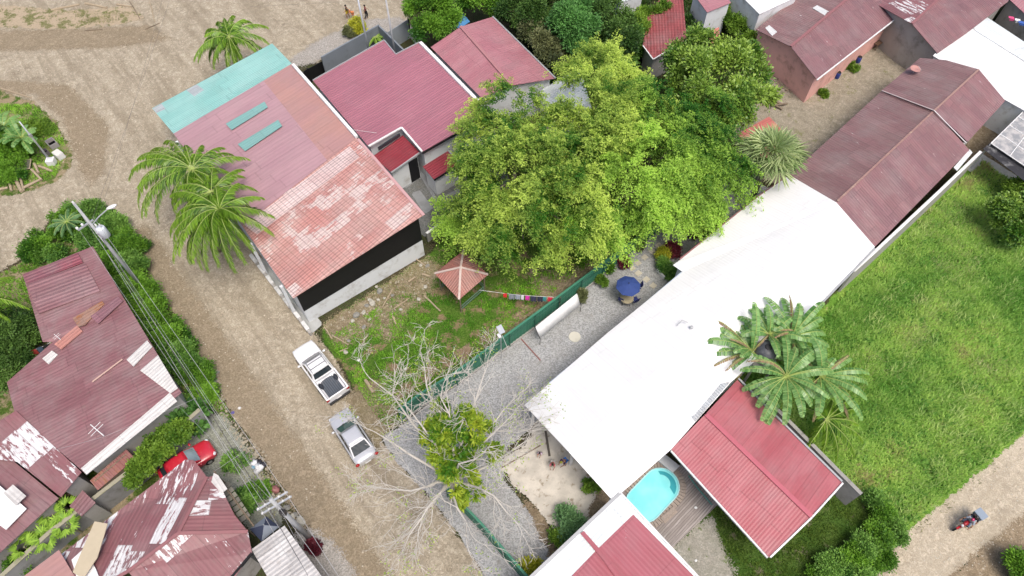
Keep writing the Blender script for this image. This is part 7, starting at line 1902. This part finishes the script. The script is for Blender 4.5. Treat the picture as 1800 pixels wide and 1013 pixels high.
def ringm(mb, I, O, z0, z1):
    n = len(I); vs = [Vector((p.x, p.y, z1)) for p in I] + [Vector((p.x, p.y, z1)) for p in O] + [Vector((p.x, p.y, z0)) for p in O] + [Vector((p.x, p.y, z0)) for p in I]
    fs = []
    for i in range(n):
        j = (i + 1) % n; fs += [(i, i + n, j + n, j), (i + n, i + 2 * n, j + 2 * n, j + n), (i + 3 * n, i, j, j + 3 * n)]
    mb.add(vs, fs)
ringm(mb, inner, outer, .1, .30); mb.build('rim', plain('pale_turquoise_rim', (.35, .66, .68), .4), po)
# deeper-coloured steps seen through the water at the right hand end
mb = MB(); sp = [pc_ + ax * (.95 + .98 * math.cos(t)) + bx_ * (.98 * math.sin(t)) for t in [(-1.45 + 2.4 * i / 12) for i in range(13)]]; sp2 = [pc_ + ax * (1.18 + .45 * math.cos(t)) + bx_ * (.10 + .55 * math.sin(t)) for t in [(-1.45 + 2.4 * i / 12) for i in range(13)]]
vs = [Vector((p.x, p.y, .241)) for p in sp] + [Vector((p.x, p.y, .241)) for p in sp2]
mb.add(vs, [(i, i + 1, i + 14, i + 13) for i in range(12)]); mb.build('steps', plain('deep_turquoise_tile', (.05, .33, .38), .15), po)
M_cop = plain('stone_coping', (.30, .25, .21), .9, var=.35, scale=7, bump=.5)
n = 40; O2 = stadium(.95, 1.62, 20); I2 = stadium(.95, 1.205, 20)
for i in range(len(I2)):
    j = (i + 1) % len(I2)
    if (I2[j] - I2[i]).length > .6:
        k = int((I2[j] - I2[i]).length / .26)
        seg = [(lerp(I2[i], I2[j], u / k), lerp(I2[i], I2[j], (u + .86) / k), lerp(O2[i], O2[j], u / k), lerp(O2[i], O2[j], (u + .86) / k)) for u in range(k)]
    else: seg = [(I2[i], lerp(I2[i], I2[j], .86), O2[i], lerp(O2[i], O2[j], .86))]
    for a, b, c, d in seg:
        if (a - pc_).dot(ax) < -1.0 and (a - pc_).dot(bx_) > 0: continue
        mb = MB(); mb.prism([(a.x, a.y), (b.x, b.y), (d.x, d.y), (c.x, c.y)], .12, .27); mb.build('coping_stone', M_cop, po)
st_ = empty('deck_steps', WG(1170, 905), 'two short stone steps on the deck beside the pool coping', 'steps')
mb = MB(); mb.bar(W(1163, 914, .26), W(1186, 894, .26), .30, .18); mb.build('tread', M_cop, st_); mb = MB(); mb.bar(W(1167, 918, .18), W(1189, 898, .18), .22, .06); mb.build('tread', M_cop, st_)
cb_ = empty('pump_cabinet', WG(1176, 817), 'pale grey cabinet between the pool and the white roof corner', 'cabinet')
q = [W(1158, 810, .5), W(1170, 800, .5), W(1194, 819, .5), W(1183, 830, .5)]
mb = MB(); mb.prism([(p.x, p.y) for p in q], .16, .45); mb.build('body', plain('cabinet_grey', (.42, .43, .43), .6), cb_, bevel=.02)
cq = sum(q, Vector()) / 4; mb = MB(); mb.prism([(cq.x + (p.x - cq.x) * 1.06, cq.y + (p.y - cq.y) * 1.06) for p in q], .45, .51); mb.build('lid', plain('cabinet_lid', (.55, .56, .57), .5, grime=(.4, .38, .35)), cb_, bevel=.01)
# green shade net rolled on the deck edge
mb = MB(); mb.tube([W(1210, 836, .25), W(1228, 860, .27), W(1252, 888, .25)], .05, 8); lone(mb, 'net_roll', plain('teal_net', (.10, .26, .22), .8), WG(1230, 860), 'thin teal roll lying along the deck edge by the crimson roof', 'net')
for i, (px, py, lab) in enumerate([(1222, 894, 'white scrap on the deck boards'), (1223, 986, 'white scrap on the grey soil beside the deck')]):
    p = WG(px, py); mb = MB(); mb.blob((p.x, p.y, .2 if i == 0 else .05), (.10, .08, .05), jit=.2, seed=i); lone(mb, 'litter', M_['trimw'], p, lab, 'litter')
# plank on the slab
mb = MB(); mb.bar(W(959, 758, .06), W(966, 802, .06), .16, .06); lone(mb, 'dark_plank', plain('dark_plank_wood', (.10, .085, .07), .8), WG(962, 780), 'dark plank lying on the slab pointing at the person in pink', 'plank')
mb = MB(); mb.bar(W(881, 823, .05), W(950, 783, .05), .08, .05); lone(mb, 'thin_timber', M_['wood'], WG(915, 803), 'thin timber along the upper left edge of the slab', 'timber')
# water tank under the banana leaves
wt = W(1350, 612, 4.4); wr = empty('water_tank', Vector((wt.x, wt.y, 0)), 'dark round water tank on a stand among the banana leaves', 'water tank')
mb = MB(); mb.lathe((wt.x, wt.y, 3.3), [(.72, 0), (.76, .1), (.76, .85), (.70, 1.0), (.40, 1.18), (.22, 1.22)], 24); mb.build('tank', plain('dark_tank_plastic', (.05, .055, .065), .45, grime=(.15, .15, .16)), wr, smooth=True)
mb = MB(); mb.lathe((wt.x, wt.y, 4.5), [(.24, 0), (.24, .06), (.2, .09), (.01, .1)], 16); mb.build('lid', M_blk, wr)
mb = MB(); mb.box((wt.x, wt.y, 3.24), (1.7, 1.7, .1))
for sx in (-.7, .7):
    for sy in (-.7, .7): mb.box((wt.x + sx, wt.y + sy, 1.6), (.14, .14, 3.2))
mb.build('stand', M_['wallc'], wr)
# round pink disc (dish) on the long maroon roof
dp = W(1607, 125, 4.35); ds = empty('satellite_dish', dp, 'round salmon coloured dish lying on the long maroon roof', 'satellite dish')
mb = MB(); mb.lathe((dp.x, dp.y, dp.z + .25), [(.02, -.10), (.25, -.07), (.46, 0), (.48, .03), (.44, .02), (.01, -.06)], 22); mb.build('dish', plain('salmon_dish', (.48, .25, .22), .6), ds, smooth=True)
mb = MB(); mb.tube([(dp.x, dp.y, dp.z - .35), (dp.x, dp.y, dp.z + .18)], .04, 6); mb.build('mast', M_['trimg'], ds); mb = MB(); mb.tube([(dp.x + .4, dp.y - .3, dp.z + .3), (dp.x + .1, dp.y - .05, dp.z + .6)], .02, 6); mb.build('arm', M_['trimg'], ds)

# --- solar lamp on the lawn side of the fence
lp = W(880, 582, 4.2); lb = Vector((lp.x, lp.y, 0)); sl = empty('solar_lamp', lb, 'solar powered lamp on a thin pole beside the green fence', 'street lamp')
mb = MB(); mb.tube([lb, lp], .035, 8); mb.build('pole', M_['trimg'], sl)
mb = MB(); mb.box((lp.x, lp.y + .05, lp.z + .12), (.42, .62, .04), rz=R(30), rx=.35); mb.build('solar_panel', plain('solar_panel_grey', (.30, .33, .38), .25, spec=.6), sl)
mb = MB(); mb.box((lp.x - .1, lp.y - .32, lp.z - .12), (.20, .34, .10), rz=R(30)); mb.build('lamp_head', M_['trimw'], sl)
mb = MB(); mb.tube([W(883, 590, 3.0), W(893, 614, 1.0)], .02, 6); mb.build('stay', M_['trimw'], sl)

# --- utility poles and wires
M_pole = plain('concrete_pole', (.42, .43, .44), .8, var=.15, grime=(.25, .25, .24))
M_steel = plain('galvanised_steel', (.55, .57, .60), .35, .5)
M_trafo = plain('transformer_grey', (.62, .66, .70), .5, .1, var=.08)
M_wire = plain('aluminium_wire', (.50, .50, .50), .5, .3)
M_wired = plain('dark_wire', (.10, .09, .09), .6)
PT = W(130, 358, 11.0); PB = Vector((PT.x, PT.y, 0))
up = empty('utility_pole', PB, 'tall concrete power pole with transformer and lamp arm above the hedge', 'utility pole')
mb = MB(); mb.tube([PB, Vector((PB.x, PB.y, 11.0))], [.16, .09], 12); mb.build('pole', M_pole, up, smooth=True)
def on(z, dx=0, dy=0): return Vector((PB.x + dx, PB.y + dy, z))
tf = MB(); tf.lathe(on(7.4, .38, .05), [(.26, 0), (.31, .05), (.31, .9), (.26, .97), (.08, 1.0)], 16); tfo = tf.build('transformer', M_trafo, up, smooth=True)
mb = MB()
for k in (-1, 1): mb.lathe(on(8.5, .38 + k * .14, .05), [(.05, 0), (.07, .06), (.04, .1), (.07, .16), (.03, .28)], 8)
b_ = mb.build('bushing', M_['trimw'], up)
mb = MB(); mb.box(on(7.9, .12, 0), (.3, .3, .12)); mb.build('bracket', M_steel, up)
ax_ = Vector((.62, .78, 0))
mb = MB(); mb.bar(on(9.0) - ax_ * .9, on(9.0) + ax_ * .3, .10, .10); mb.build('crossarm', M_steel, up)
for k, t in enumerate((-.85, -.45)):
    q = on(9.1) + ax_ * t; mb = MB(); mb.lathe(q, [(.04, 0), (.09, .05), (.05, .09), (.09, .14), (.03, .2)], 8); mb.build('insulator', M_['trimw'], up)
mb = MB(); mb.lathe(on(11.0), [(.04, 0), (.08, .06), (.04, .1), (.08, .15), (.02, .25)], 8); mb.build('insulator', M_['trimw'], up)
arm = Vector((.80, .60, 0)); mb = MB(); mb.tube([on(8.7), on(9.1) + arm * .7, on(9.4) + arm * 1.5], .04, 8); mb.build('lamp_arm', M_steel, up)
q = on(9.42) + arm * 1.75; mb = MB(); mb.blob((q.x, q.y, q.z), (.38, .15, .10), jit=.02, rz=math.atan2(arm.y, arm.x), nu=12); mb.build('lamp_head', M_['trimw'], up, smooth=True)
mb = MB(); mb.blob((q.x + .05, q.y + .03, q.z - .1), (.22, .11, .06), jit=.02, rz=math.atan2(arm.y, arm.x)); mb.build('lamp_glass', M_clearl, up, smooth=True)
# second pole by the grey roof
P2 = W(476, 878, 8.6); P2b = Vector((P2.x, P2.y, 0))
u2 = empty('utility_pole', P2b, 'power pole with many brackets between the grey roof and the dirt road', 'utility pole')
mb = MB(); mb.tube([P2b, Vector((P2b.x, P2b.y, 8.6))], [.18, .11], 12); mb.build('pole', M_pole, u2, smooth=True)
wd = Vector((.55, -.83, 0)).normalized(); wn_ = Vector((-wd.y, wd.x, 0))
for z in (8.3, 7.5):
    mb = MB(); mb.bar(Vector((P2b.x, P2b.y, z)) - wn_ * .9, Vector((P2b.x, P2b.y, z)) + wn_ * .9, .09, .09); mb.build('crossarm', M_steel, u2)
    for t in (-.8, -.4, .4, .8):
        qq = Vector((P2b.x, P2b.y, z + .05)) + wn_ * t; mb = MB(); mb.lathe(qq, [(.03, 0), (.07, .05), (.04, .09), (.02, .16)], 7); mb.build('insulator', M_['trimw'], u2)
mb = MB(); mb.box((P2b.x + .2, P2b.y - .2, 6.8), (.32, .26, .5)); mb.build('junction_box', M_blk, u2)
mb = MB()
for k in range(10):
    a_ = k * .63; mb.tube([Vector((P2b.x, P2b.y, 7.0 + .08 * k)), Vector((P2b.x + math.cos(a_) * .5, P2b.y + math.sin(a_) * .4, 6.9 + .06 * k)), Vector((P2b.x + math.cos(a_ + .8) * .9, P2b.y + math.sin(a_ + .8) * .7, 7.1 + .03 * k))], .012, 4)
mb.build('loose_cables', M_wired, u2)
def wire(label, pts, r=.018, mat=M_wire, sag=.0, group='overhead wires along the road'):
    P = [Vector(p) for p in pts]; out = []
    for a, b in zip(P[:-1], P[1:]):
        L = (b - a).length; n = max(4, int(L / 2))
        for i in range(n): t = i / n; out.append(lerp(a, b, t) - Vector((0, 0, sag * L * 4 * t * (1 - t))))
    out.append(P[-1]); mb = MB(); mb.tube(out, r * .55, 5)
    return lone(mb, 'overhead_wire', mat, P[0], label, 'wire', group, smooth=True)
E3 = lambda px, py, z: W(px, py, z)
wire('topmost bare wire running from the tip of the tall power pole to the bottom edge', [on(11.1), E3(476, 872, 9.2), E3(620, 1070, 9.2)], .02, sag=.004)
wire('wire on the road side of the power line, lowest right strand', [on(9.3, .3, .3), Vector((P2b.x, P2b.y, 8.45)) + wn_ * .8, E3(650, 1100, 8.4)], .022, sag=.006)
#wire('second strand of the power line next to the road side wire', [on(9.2, -.2, -.3), Vector((P2b.x, P2b.y, 8.45)) + wn_ * .4, E3(635, 1105, 8.4)], .018, sag=.006)
wire('third strand of the power line over the hedge', [on(9.2, -.5, -.6), Vector((P2b.x, P2b.y, 8.45)) - wn_ * .4, E3(600, 1110, 8.4)], .018, sag=.006)
wire('thick dark twisted cable below the other strands', [on(7.3), Vector((P2b.x, P2b.y, 7.6)) - wn_ * .4, E3(600, 1115, 7.5)], .035, M_wired, sag=.008)
wire('house side strand nearest the maroon roofs', [on(7.2, -.3, 0), Vector((P2b.x, P2b.y, 7.6)) - wn_ * .8, E3(580, 1115, 7.5)], .02, sag=.008)
wire('thin telephone strand between the power line and the roofs', [on(6.6, -.1, 0), Vector((P2b.x, P2b.y, 7.0)), E3(610, 1120, 7.0)], .014, sag=.010)
wire('thin dark wire crossing the dirt square from the tall power pole to the top edge', [on(9.0, .1, .1), E3(318, -60, 8.5)], .016, M_wired, sag=.006, group='wires over the dirt square')
wire('second dark wire crossing the dirt square from the tall power pole', [on(8.4, .1, .1), E3(300, -60, 8.0)], .014, M_wired, sag=.010, group='wires over the dirt square')
wire('service wire dropping from the power line to the flaking hip roof', [E3(419, 801, 7.6), E3(376, 829, 4.6)], .022, group='service wires')
wire('service wire dropping from the second pole to the big maroon roof eaves', [Vector((P2b.x, P2b.y, 7.9)), E3(310, 710, 4.0)], .014, group='service wires', sag=.01)
wire('thin pale service wire lying above the big maroon roof', [E3(345, 700, 5.2), E3(182, 768, 4.6), E3(100, 790, 4.0)], .013, group='service wires', sag=.01)
wire('thin cable lying across the crimson stepped roof end', [E3(618, 228, 4.2), E3(662, 234, 4.15)], .03, M_['trimw'], group='service wires')
wire('wire over the people at the top edge', [E3(440, 12, 6), E3(632, 2, 6.3), E3(680, -5, 6)], .014, M_wired, group='service wires')
# thin poles at the top
for (tx, ty, z, lab, dx) in [(627, -12, 8.5, 'pale steel pole rising in front of the slate wall', 0), (676, -14, 8.5, 'dark slim pole beside the pale sheet fence', 1)]:
    t = W(tx, ty, z); pr = empty('slim_pole', Vector((t.x, t.y, 0)), lab, 'pole'); mb = MB(); mb.tube([Vector((t.x, t.y, 0)), t], [.11, .08], 10); mb.build('shaft', M_steel if not dx else M_pole, pr, smooth=True)
    mb = MB(); mb.bar(t - Vector((.5, 0, .3)), t + Vector((.5, 0, -.3)), .07, .07); mb.build('crossarm', M_steel, pr)
t = W(34, 214, 4.9); pr = empty('slim_pole', Vector((t.x, t.y, 0)), 'thin grey pole rising from the grass island at the left', 'pole'); mb = MB(); mb.tube([Vector((t.x, t.y, 0)), t], [.09, .06], 10); mb.build('shaft', M_steel, pr, smooth=True); mb = MB(); mb.box(t - Vector((0, 0, 1.6)), (.22, .2, .3)); mb.build('meter_box', M_['trimg'], pr)

# --- dumped furniture and logs on the grass island
def crate(px, py, sx, sy, sz, rz, mat, name, label, cat, inner=None, tilt=0.0, z=0):
    p = WG(px, py); root = empty(name, p, label, cat, None, rz)
    mb = MB(); th = .05
    mb.box((0, 0, .03 + z), (sx, sy, .05))
    for s_ in (1, -1): mb.box((s_ * (sx / 2 - th / 2), 0, sz / 2 + z + .03), (th, sy, sz)); mb.box((0, s_ * (sy / 2 - th / 2), sz / 2 + z + .03), (sx - 2 * th - .004, th, sz))
    mb.build('shell', mat, root, local=True)
    if inner:
        mb = MB(); mb.box((0, 0, sz * .5 + z), (.03, sy - 2 * th - .01, sz * .8)); mb.box((sx * .2, 0, sz * .3 + z), (sx * .35, sy * .5, .03)); mb.build('shelf', inner, root, local=True)
    return root
crate(95, 257, 1.0, .72, .55, R(-42), plain('cupboard_grey', (.34, .31, .31), .7), 'open_cupboard', 'open grey cupboard lying on its back at the tip of the grass island', 'cupboard', M_['wallb'])
crate(83, 272, .6, .5, .45, R(-42), plain('dark_box_grey', (.15, .13, .14), .7), 'open_crate', 'dark open crate between the cupboard and the pole', 'crate', M_['wallb'])
p = WG(107, 277); r_ = empty('white_fridge', p, 'dumped white fridge leaning by the grey cupboard', 'fridge', None, R(-35)); mb = MB(); mb.box((0, 0, .32), (.85, .62, .6)); mb.build('cabinet', M_['trimw'], r_, local=True, bevel=.03); mb = MB(); mb.box((.0, 0, .64), (.82, .60, .05)); mb.build('door', plain('fridge_door', (.62, .61, .56), .5), r_, local=True, bevel=.01)
p = WG(93, 288); r_ = empty('white_washer', p, 'white washing machine with dark slot lying on the ground beside the fridge', 'washing machine', None, R(8)); mb = MB(); mb.box((0, 0, .3), (.70, .62, .58)); mb.build('cabinet', M_['trimw'], r_, local=True, bevel=.03)
mb = MB(); mb.box((-.02, .08, .60), (.5, .3, .03)); mb.build('lid', plain('washer_lid', (.55, .56, .57), .4), r_, local=True, bevel=.01); mb = MB(); mb.box((0, .25, .61), (.4, .05, .03)); mb.build('control_panel', M_blk, r_, local=True)
def log(a, b, r, label, square=False, cat='log', name='log', group='logs and planks on the grass island', mat=None, z=.15):
    A, B = W(*a, z), W(*b, z); mb = MB()
    if square: mb.bar(A, B, r * 2, r * 1.1)
    else:
        d = B - A; mb.tube([A, A + d * .3 + Vector((.03, 0, .02)), A + d * .7, B], [r, r * 1.05, r * .92, r * .85], 9)
    return lone(mb, name, mat or M_['log'], A, label, cat, group, smooth=False)
log((22, 305), (38, 337), .17, 'thickest grey slab log, second from the left'); log((12, 300), (20, 335), .13, 'upright lying log left of the thickest one'); log((55, 298), (73, 316), .11, 'log pointing at the white washing machine', z=.3)
log((68, 292), (92, 301), .12, 'short log touching the white washing machine'); log((42, 330), (72, 315), .12, 'lowest log along the dirt edge'); log((-10, 335), (14, 330), .13, 'log cut by the left edge of the photo'); log((60, 288), (68, 304), .12, 'short stump shaped log in the middle of the heap', z=.25); log((35, 312), (42, 335), .1, 'narrow log between the thickest log and the heap')
p = WG(45, 296); r_ = empty('mesh_panel', p, 'dark mesh covered frame resting on the logs', 'frame', None, R(12)); mb = MB(); mb.box((0, 0, .42), (1.3, 1.1, .03), rx=.08); mb.build('mesh', plain('dark_green_mesh', (.10, .10, .075), .9, var=.4, scale=9, grime=(.2, .19, .15)), r_, local=True)
mb = MB()
for s_ in (1, -1): mb.box((s_ * .65, 0, .43), (.06, 1.15, .06), rx=.08); mb.box((0, s_ * .55, .43 + s_ * .045), (1.3, .06, .06))
mb.build('rim', M_['log'], r_, local=True)
# driftwood and sticks on the top strip
for i, (a, b, r, lab) in enumerate([((90, 18), (140, 8), .12, 'pale driftwood trunk on the dry grass strip'), ((150, 6), (188, 14), .14, 'thick pale trunk beside the driftwood'), ((205, 8), (232, 12), .10, 'pale short trunk near the thin forked stick'), ((228, 3), (246, 33), .05, 'thin dark forked stick at the end of the dry strip'), ((262, 0), (272, 38), .05, 'thin pale stick beside the road at the top'), ((2, 156), (55, 172), .07, 'long pale stick on the dirt near the grass island'),
                                     ((150, 54), (180, 52), .05, 'dark stick on the dirt below the dry strip'), ((255, 52), (282, 40), .04, 'thin curved twig on the dirt square')]):
    log(a, b, r, lab, mat=M_['log'] if i not in (3, 6, 7) else M_['wood'], group='driftwood and sticks', z=.06)
# logs, stones and sticks on the lot
for i, (a, b, r, lab) in enumerate([((745, 520), (774, 547), .07, 'long pale pole lying below the hut'), ((690, 508), (672, 540), .05, 'thin stick leaning among the stones'), ((692, 543), (720, 524), .05, 'bent stick right of the stones'), ((690, 556), (696, 570), .09, 'short grey stump in the lot'), ((718, 495), (730, 487), .08, 'short pale log near the white end wall'), ((742, 482), (756, 486), .09, 'pale log left of the hut'),
                                     ((570, 575), (584, 596), .06, 'thin plank at the foot of the porch corner'), ((584, 590), (612, 606), .05, 'thin plank lying towards the lawn'), ((642, 668), (656, 690), .12, 'pale wooden post lying beside the silver sedan'), ((597, 618), (612, 612), .05, 'short stick on the lawn beside the pickup'), ((730, 455), (752, 470), .05, 'thin branch on the bare soil by the end wall')]):
    log(a, b, r, lab, group='sticks and logs in the lot', z=.08)
def rock(px, py, r, label, mat, seed, group):
    p = WG(px, py); mb = MB(); mb.blob((p.x, p.y, r * .35), (r, r * .8, r * .6), jit=.18, seed=seed, rz=seed); return lone(mb, 'rock', mat, p, label, 'rock', group, smooth=False)
M_rock = plain('pale_rock', (.42, .40, .34), .9, var=.2, bump=.5, grime=(.2, .2, .12)); M_rock2 = plain('grey_rock', (.24, .235, .21), .9, var=.25, bump=.5)
lot = [(668, 513, .30), (655, 534, .32), (650, 528, .18), (627, 555, .30), (640, 550, .22), (665, 528, .16), (640, 576, .2), (748, 505, .2), (736, 527, .2), (752, 468, .2), (740, 467, .17), (705, 545, .16), (690, 520, .15), (620, 565, .2), (608, 620, .2), (613, 600, .16), (650, 562, .14), (662, 505, .15), (645, 538, .2), (676, 525, .14)]
ln = ['topmost of the stones below the white end wall', 'largest dark stone of the heap in the lot', 'small stone left of the largest dark one', 'pale round stone at the left of the heap', 'stone right of the pale round one', 'small stone right of the largest dark one', 'pale stone fallen towards the lawn', 'lone stone below the hut corner', 'lone stone left of the long pole', 'stone beside the pale log near the hut', 'second stone beside the pale log', 'lone stone between the sticks', 'small stone at the stick end', 'stone nearest the porch corner', 'stone beside the pickup nose', 'stone beside the thin plank', 'small stone below the heap', 'small stone above the topmost one', 'stone touching the largest dark one', 'small stone under the bent stick']
for i, (x, y, r) in enumerate(lot): rock(x, y, r, ln[i], M_rock if i % 3 else M_rock2, i + 1, 'stones in the lot')
rd = [(529, 917, .38, 'large round boulder beside the dirt road above the grey roof'), (505, 893, .25, 'small boulder above the round one'), (514, 911, .28, 'boulder left of the large round one'), (520, 905, .2, 'pale stone between the boulders'), (370, 662, .3, 'stone at the end of the hedge'), (378, 672, .2, 'second stone at the end of the hedge'), (365, 676, .25, 'dark stone at the end of the hedge'), (383, 655, .16, 'pale stone at the road edge beside the hedge')]
for i, (x, y, r, l) in enumerate(rd): rock(x, y, r, l, M_rock2 if i % 2 else M_rock, 40 + i, 'boulders by the road')
for i, (x, y, l) in enumerate([(631, 634, 'white scrap on the lawn above the pickup'), (713, 649, 'white scrap on the lawn beside the track'), (421, 718, 'white scrap by the road opposite the block wall'), (410, 726, 'small purple rubbish by the block wall end')]):
    p = WG(x, y); mb = MB(); mb.blob((p.x, p.y, .06), (.12, .1, .07), jit=.3, seed=i); lone(mb, 'litter', M_['trimw'] if i < 3 else cloth('purple_rag', (.12, .10, .30)), p, l, 'litter')
# rubbish bags near the lower pole
for i, (x, y, r, c, l) in enumerate([(449, 816, .28, (.7, .7, .72), 'white rubbish bag at the left of the heap by the road'), (458, 823, .30, (.66, .67, .68), 'largest white rubbish bag by the road'), (457, 814, .22, (.03, .03, .04), 'black rubbish bag behind the white ones'), (464, 818, .24, (.04, .04, .05), 'black rubbish bag on the road side of the heap'), (447, 822, .16, (.15, .32, .45), 'small blue rubbish bag in the heap'), (453, 830, .24, (.5, .5, .5), 'grey rubbish bag lowest in the heap'), (485, 863, .3, (.30, .13, .12), 'dull pink sack beside the second power pole')]):
    p = WG(x, y); mb = MB(); mb.blob((p.x, p.y, r * .7), (r, r * .85, r * .8), jit=.32, seed=i + 9, nu=10, nv=8); mb.blob((p.x, p.y, r * 1.5), (r * .2, r * .2, r * .25), jit=.2, seed=i)
    lone(mb, 'rubbish_bag', plain('bag_%s' % l.split()[0] + str(i), c, .4), p, l, 'rubbish bag', 'rubbish bags by the road', smooth=True)
# dark umbrella by the grey roof
pc2 = W(466, 925, 2.5); pu = empty('parasol', Vector((pc2.x, pc2.y, 0)), 'slate grey square parasol squeezed between the hip roof and the grey roof', 'parasol')
mb = MB(); cs = [W(439, 930, 2.1), W(468, 908, 2.1), W(491, 926, 2.1), W(460, 952, 2.1)]; ce = Vector((pc2.x, pc2.y, 2.75))
mb.add(cs + [ce], [(0, 1, 4), (1, 2, 4), (2, 3, 4), (3, 0, 4)], 0); mb.m = [0, 1, 0, 1]
o_ = mb.build('canopy', [plain('slate_canvas', (.22, .25, .30), .7), plain('navy_canvas', (.04, .05, .09), .7)], pu); s_ = o_.modifiers.new('t', 'SOLIDIFY'); s_.thickness = .012
mb = MB(); mb.tube([(pc2.x, pc2.y, 0), (pc2.x, pc2.y, 2.85)], .03, 8); mb.build('pole', M_['trimg'], pu)
# small things in the yards
wn2 = [(1470, 137, .26, (.03, .05, .22), 'blue barrel beside the pink house porch nearer the corner'), (1507, 110, .24, (.03, .05, .22), 'blue barrel beside the pink house porch farther along'), (1426, 146, .2, (.03, .03, .03), 'black bin at the pink house corner')]
for x, y, r, c, l in wn2:
    p = WG(x, y); bb = empty('barrel', p, l, 'barrel', 'barrels by the pink house'); mb = MB(); mb.lathe((p.x, p.y, 0), [(r * .92, 0), (r, .1), (r, .3), (r * 1.04, .33), (r, .36), (r, .62), (r * .9, .68)], 16); mb.build('drum', plain('drum_%d' % x, c, .5), bb, smooth=True); mb = MB(); mb.lathe((p.x, p.y, .68), [(r * .9, 0), (r * .9, .03), (.01, .05)], 16); mb.build('lid', M_blk, bb)
shrub(1500, 118, .45, .5, 'green plants along the porch kerb of the pink house', G_vine, 301, 500)
shrub(1447, 165, .3, .3, 'small weed in the yard at the pink house corner', G_vine, 302, 500)
p = WG(1538, 85); r_ = empty('brown_table', p, 'low brown table at the far end of the pink house porch', 'table', None, R(40)); mb = MB(); mb.box((0, 0, .72), (.95, .7, .05)); mb.build('table_top', plain('brown_table_wood', (.13, .08, .05), .7), r_, local=True)
for sx in (.4, -.4):
    for sy in (.28, -.28): mb = MB(); mb.box((sx, sy, .35), (.06, .06, .7)); mb.build('leg', M_['wood'], r_, local=True)
# clothes on the ledge at the upper right corner
for i, (x, y, c, l) in enumerate([(1773, 38, (.6, .08, .2), 'pink cloth on the ledge at the upper right'), (1784, 42, (.7, .7, .7), 'white cloth beside the pink one'), (1790, 46, (.05, .12, .4), 'blue cloth beside the white one')]):
    p = W(x, y, 3.0); mb = MB(); mb.box((p.x, p.y, 3.45), (.5, .35, .04), rz=R(-20)); mb.box((p.x + .05, p.y - .22, 3.35), (.45, .04, .22), rz=R(-20)); lone(mb, 'hung_cloth', cloth('ledge_cloth_%d' % i, c), p, l, 'clothing', 'clothes at the upper right')
# blue cloth bundle near the big maroon house
p = WG(247, 785); mb = MB(); mb.blob((p.x, p.y, .9), (.35, .12, .3), jit=.2, seed=2); lone(mb, 'blue_cloth', cloth('bright_blue_cloth', (.05, .18, .5)), p, 'bright blue cloth hanging under the white eaves of the big maroon house', 'cloth')
mb = MB(); mb.tube([W(232, 806, .9), W(250, 782, 1.0)], .05, 6); lone(mb, 'white_pipe', M_['trimw'], WG(240, 795), 'short white pipe beside the bright blue cloth', 'pipe')
wp = WG(385, 842)
# rubble heap of firewood in the yard by the pink house
for i, (a, b, l) in enumerate([((1355, 175), (1378, 185), 'upper plank of the pile near the pink house'), ((1352, 180), (1375, 192), 'middle plank of the pile near the pink house'), ((1356, 186), (1384, 182), 'crossing plank of the pile near the pink house')]):
    log(a, b, .09, l, square=True, cat='plank', name='plank', group='plank pile in the sandy yard', mat=M_['wood'], z=.1 + .08 * i)
rg = np.random.default_rng(9)
def rubble(name, label, poly, n, r0, r1, mat, seed):
    rg = np.random.default_rng(seed); P = [tuple(WG(*q)[:2]) for q in poly]; xs = [p[0] for p in P]; ys = [p[1] for p in P]; mb = MB(); c = 0
    while c < n:
        x, y = rg.uniform(min(xs), max(xs)), rg.uniform(min(ys), max(ys))
        if not inside(np.array([x]), np.array([y]), P)[0]: continue
        r = r0 * (r1 / r0) ** (rg.uniform() ** 2.2); mb.blob((x, y, r * .3), (r, r * .8, r * .6), jit=.2, seed=int(rg.integers(1e6)), nu=6, nv=4, rz=rg.uniform(0, 3)); c += 1
    return tag(mb.build(name, mat), label, 'stones', None, 'stuff')
rubble('loose_rubble', 'rubble along the wall of the pink house', [(1335, 100), (1420, 165), (1405, 175), (1330, 125)], 420, .05, .18, plain('rubble_brown', (.26, .20, .14), .95, var=.4, scale=3), 1)
rubble('road_stones', 'loose pale stones scattered over the dirt road', [(0, 100), (300, 60), (480, 80), (250, 200), (420, 440), (560, 600), (700, 830), (830, 1000), (640, 1013), (450, 760), (300, 520), (210, 360), (130, 340)], 1500, .025, .075, plain('road_pebble', (.50, .45, .36), .95, var=.3, scale=2), 2)
rubble('verge_rubble', 'stony rubble at the road edge by the hedge and the lower pole', [(380, 640), (400, 730), (470, 800), (500, 890), (540, 930), (520, 930), (450, 830), (370, 700)], 500, .04, .14, plain('verge_rubble_stone', (.34, .30, .23), .95, var=.35, scale=2), 3)
rubble('lot_rubble', 'small stones on the bare soil below the end wall', [(570, 572), (750, 455), (770, 480), (720, 540), (660, 570), (600, 610)], 420, .03, .11, plain('lot_stone', (.34, .31, .23), .95, var=.35, scale=2), 4)
rubble('side_road_stones', 'loose stones on the pale side road', [(1540, 1013), (1640, 925), (1800, 790), (1800, 1000), (1700, 1013)], 500, .02, .06, plain('side_road_pebble', (.5, .46, .38), .95, var=.3, scale=2), 5)
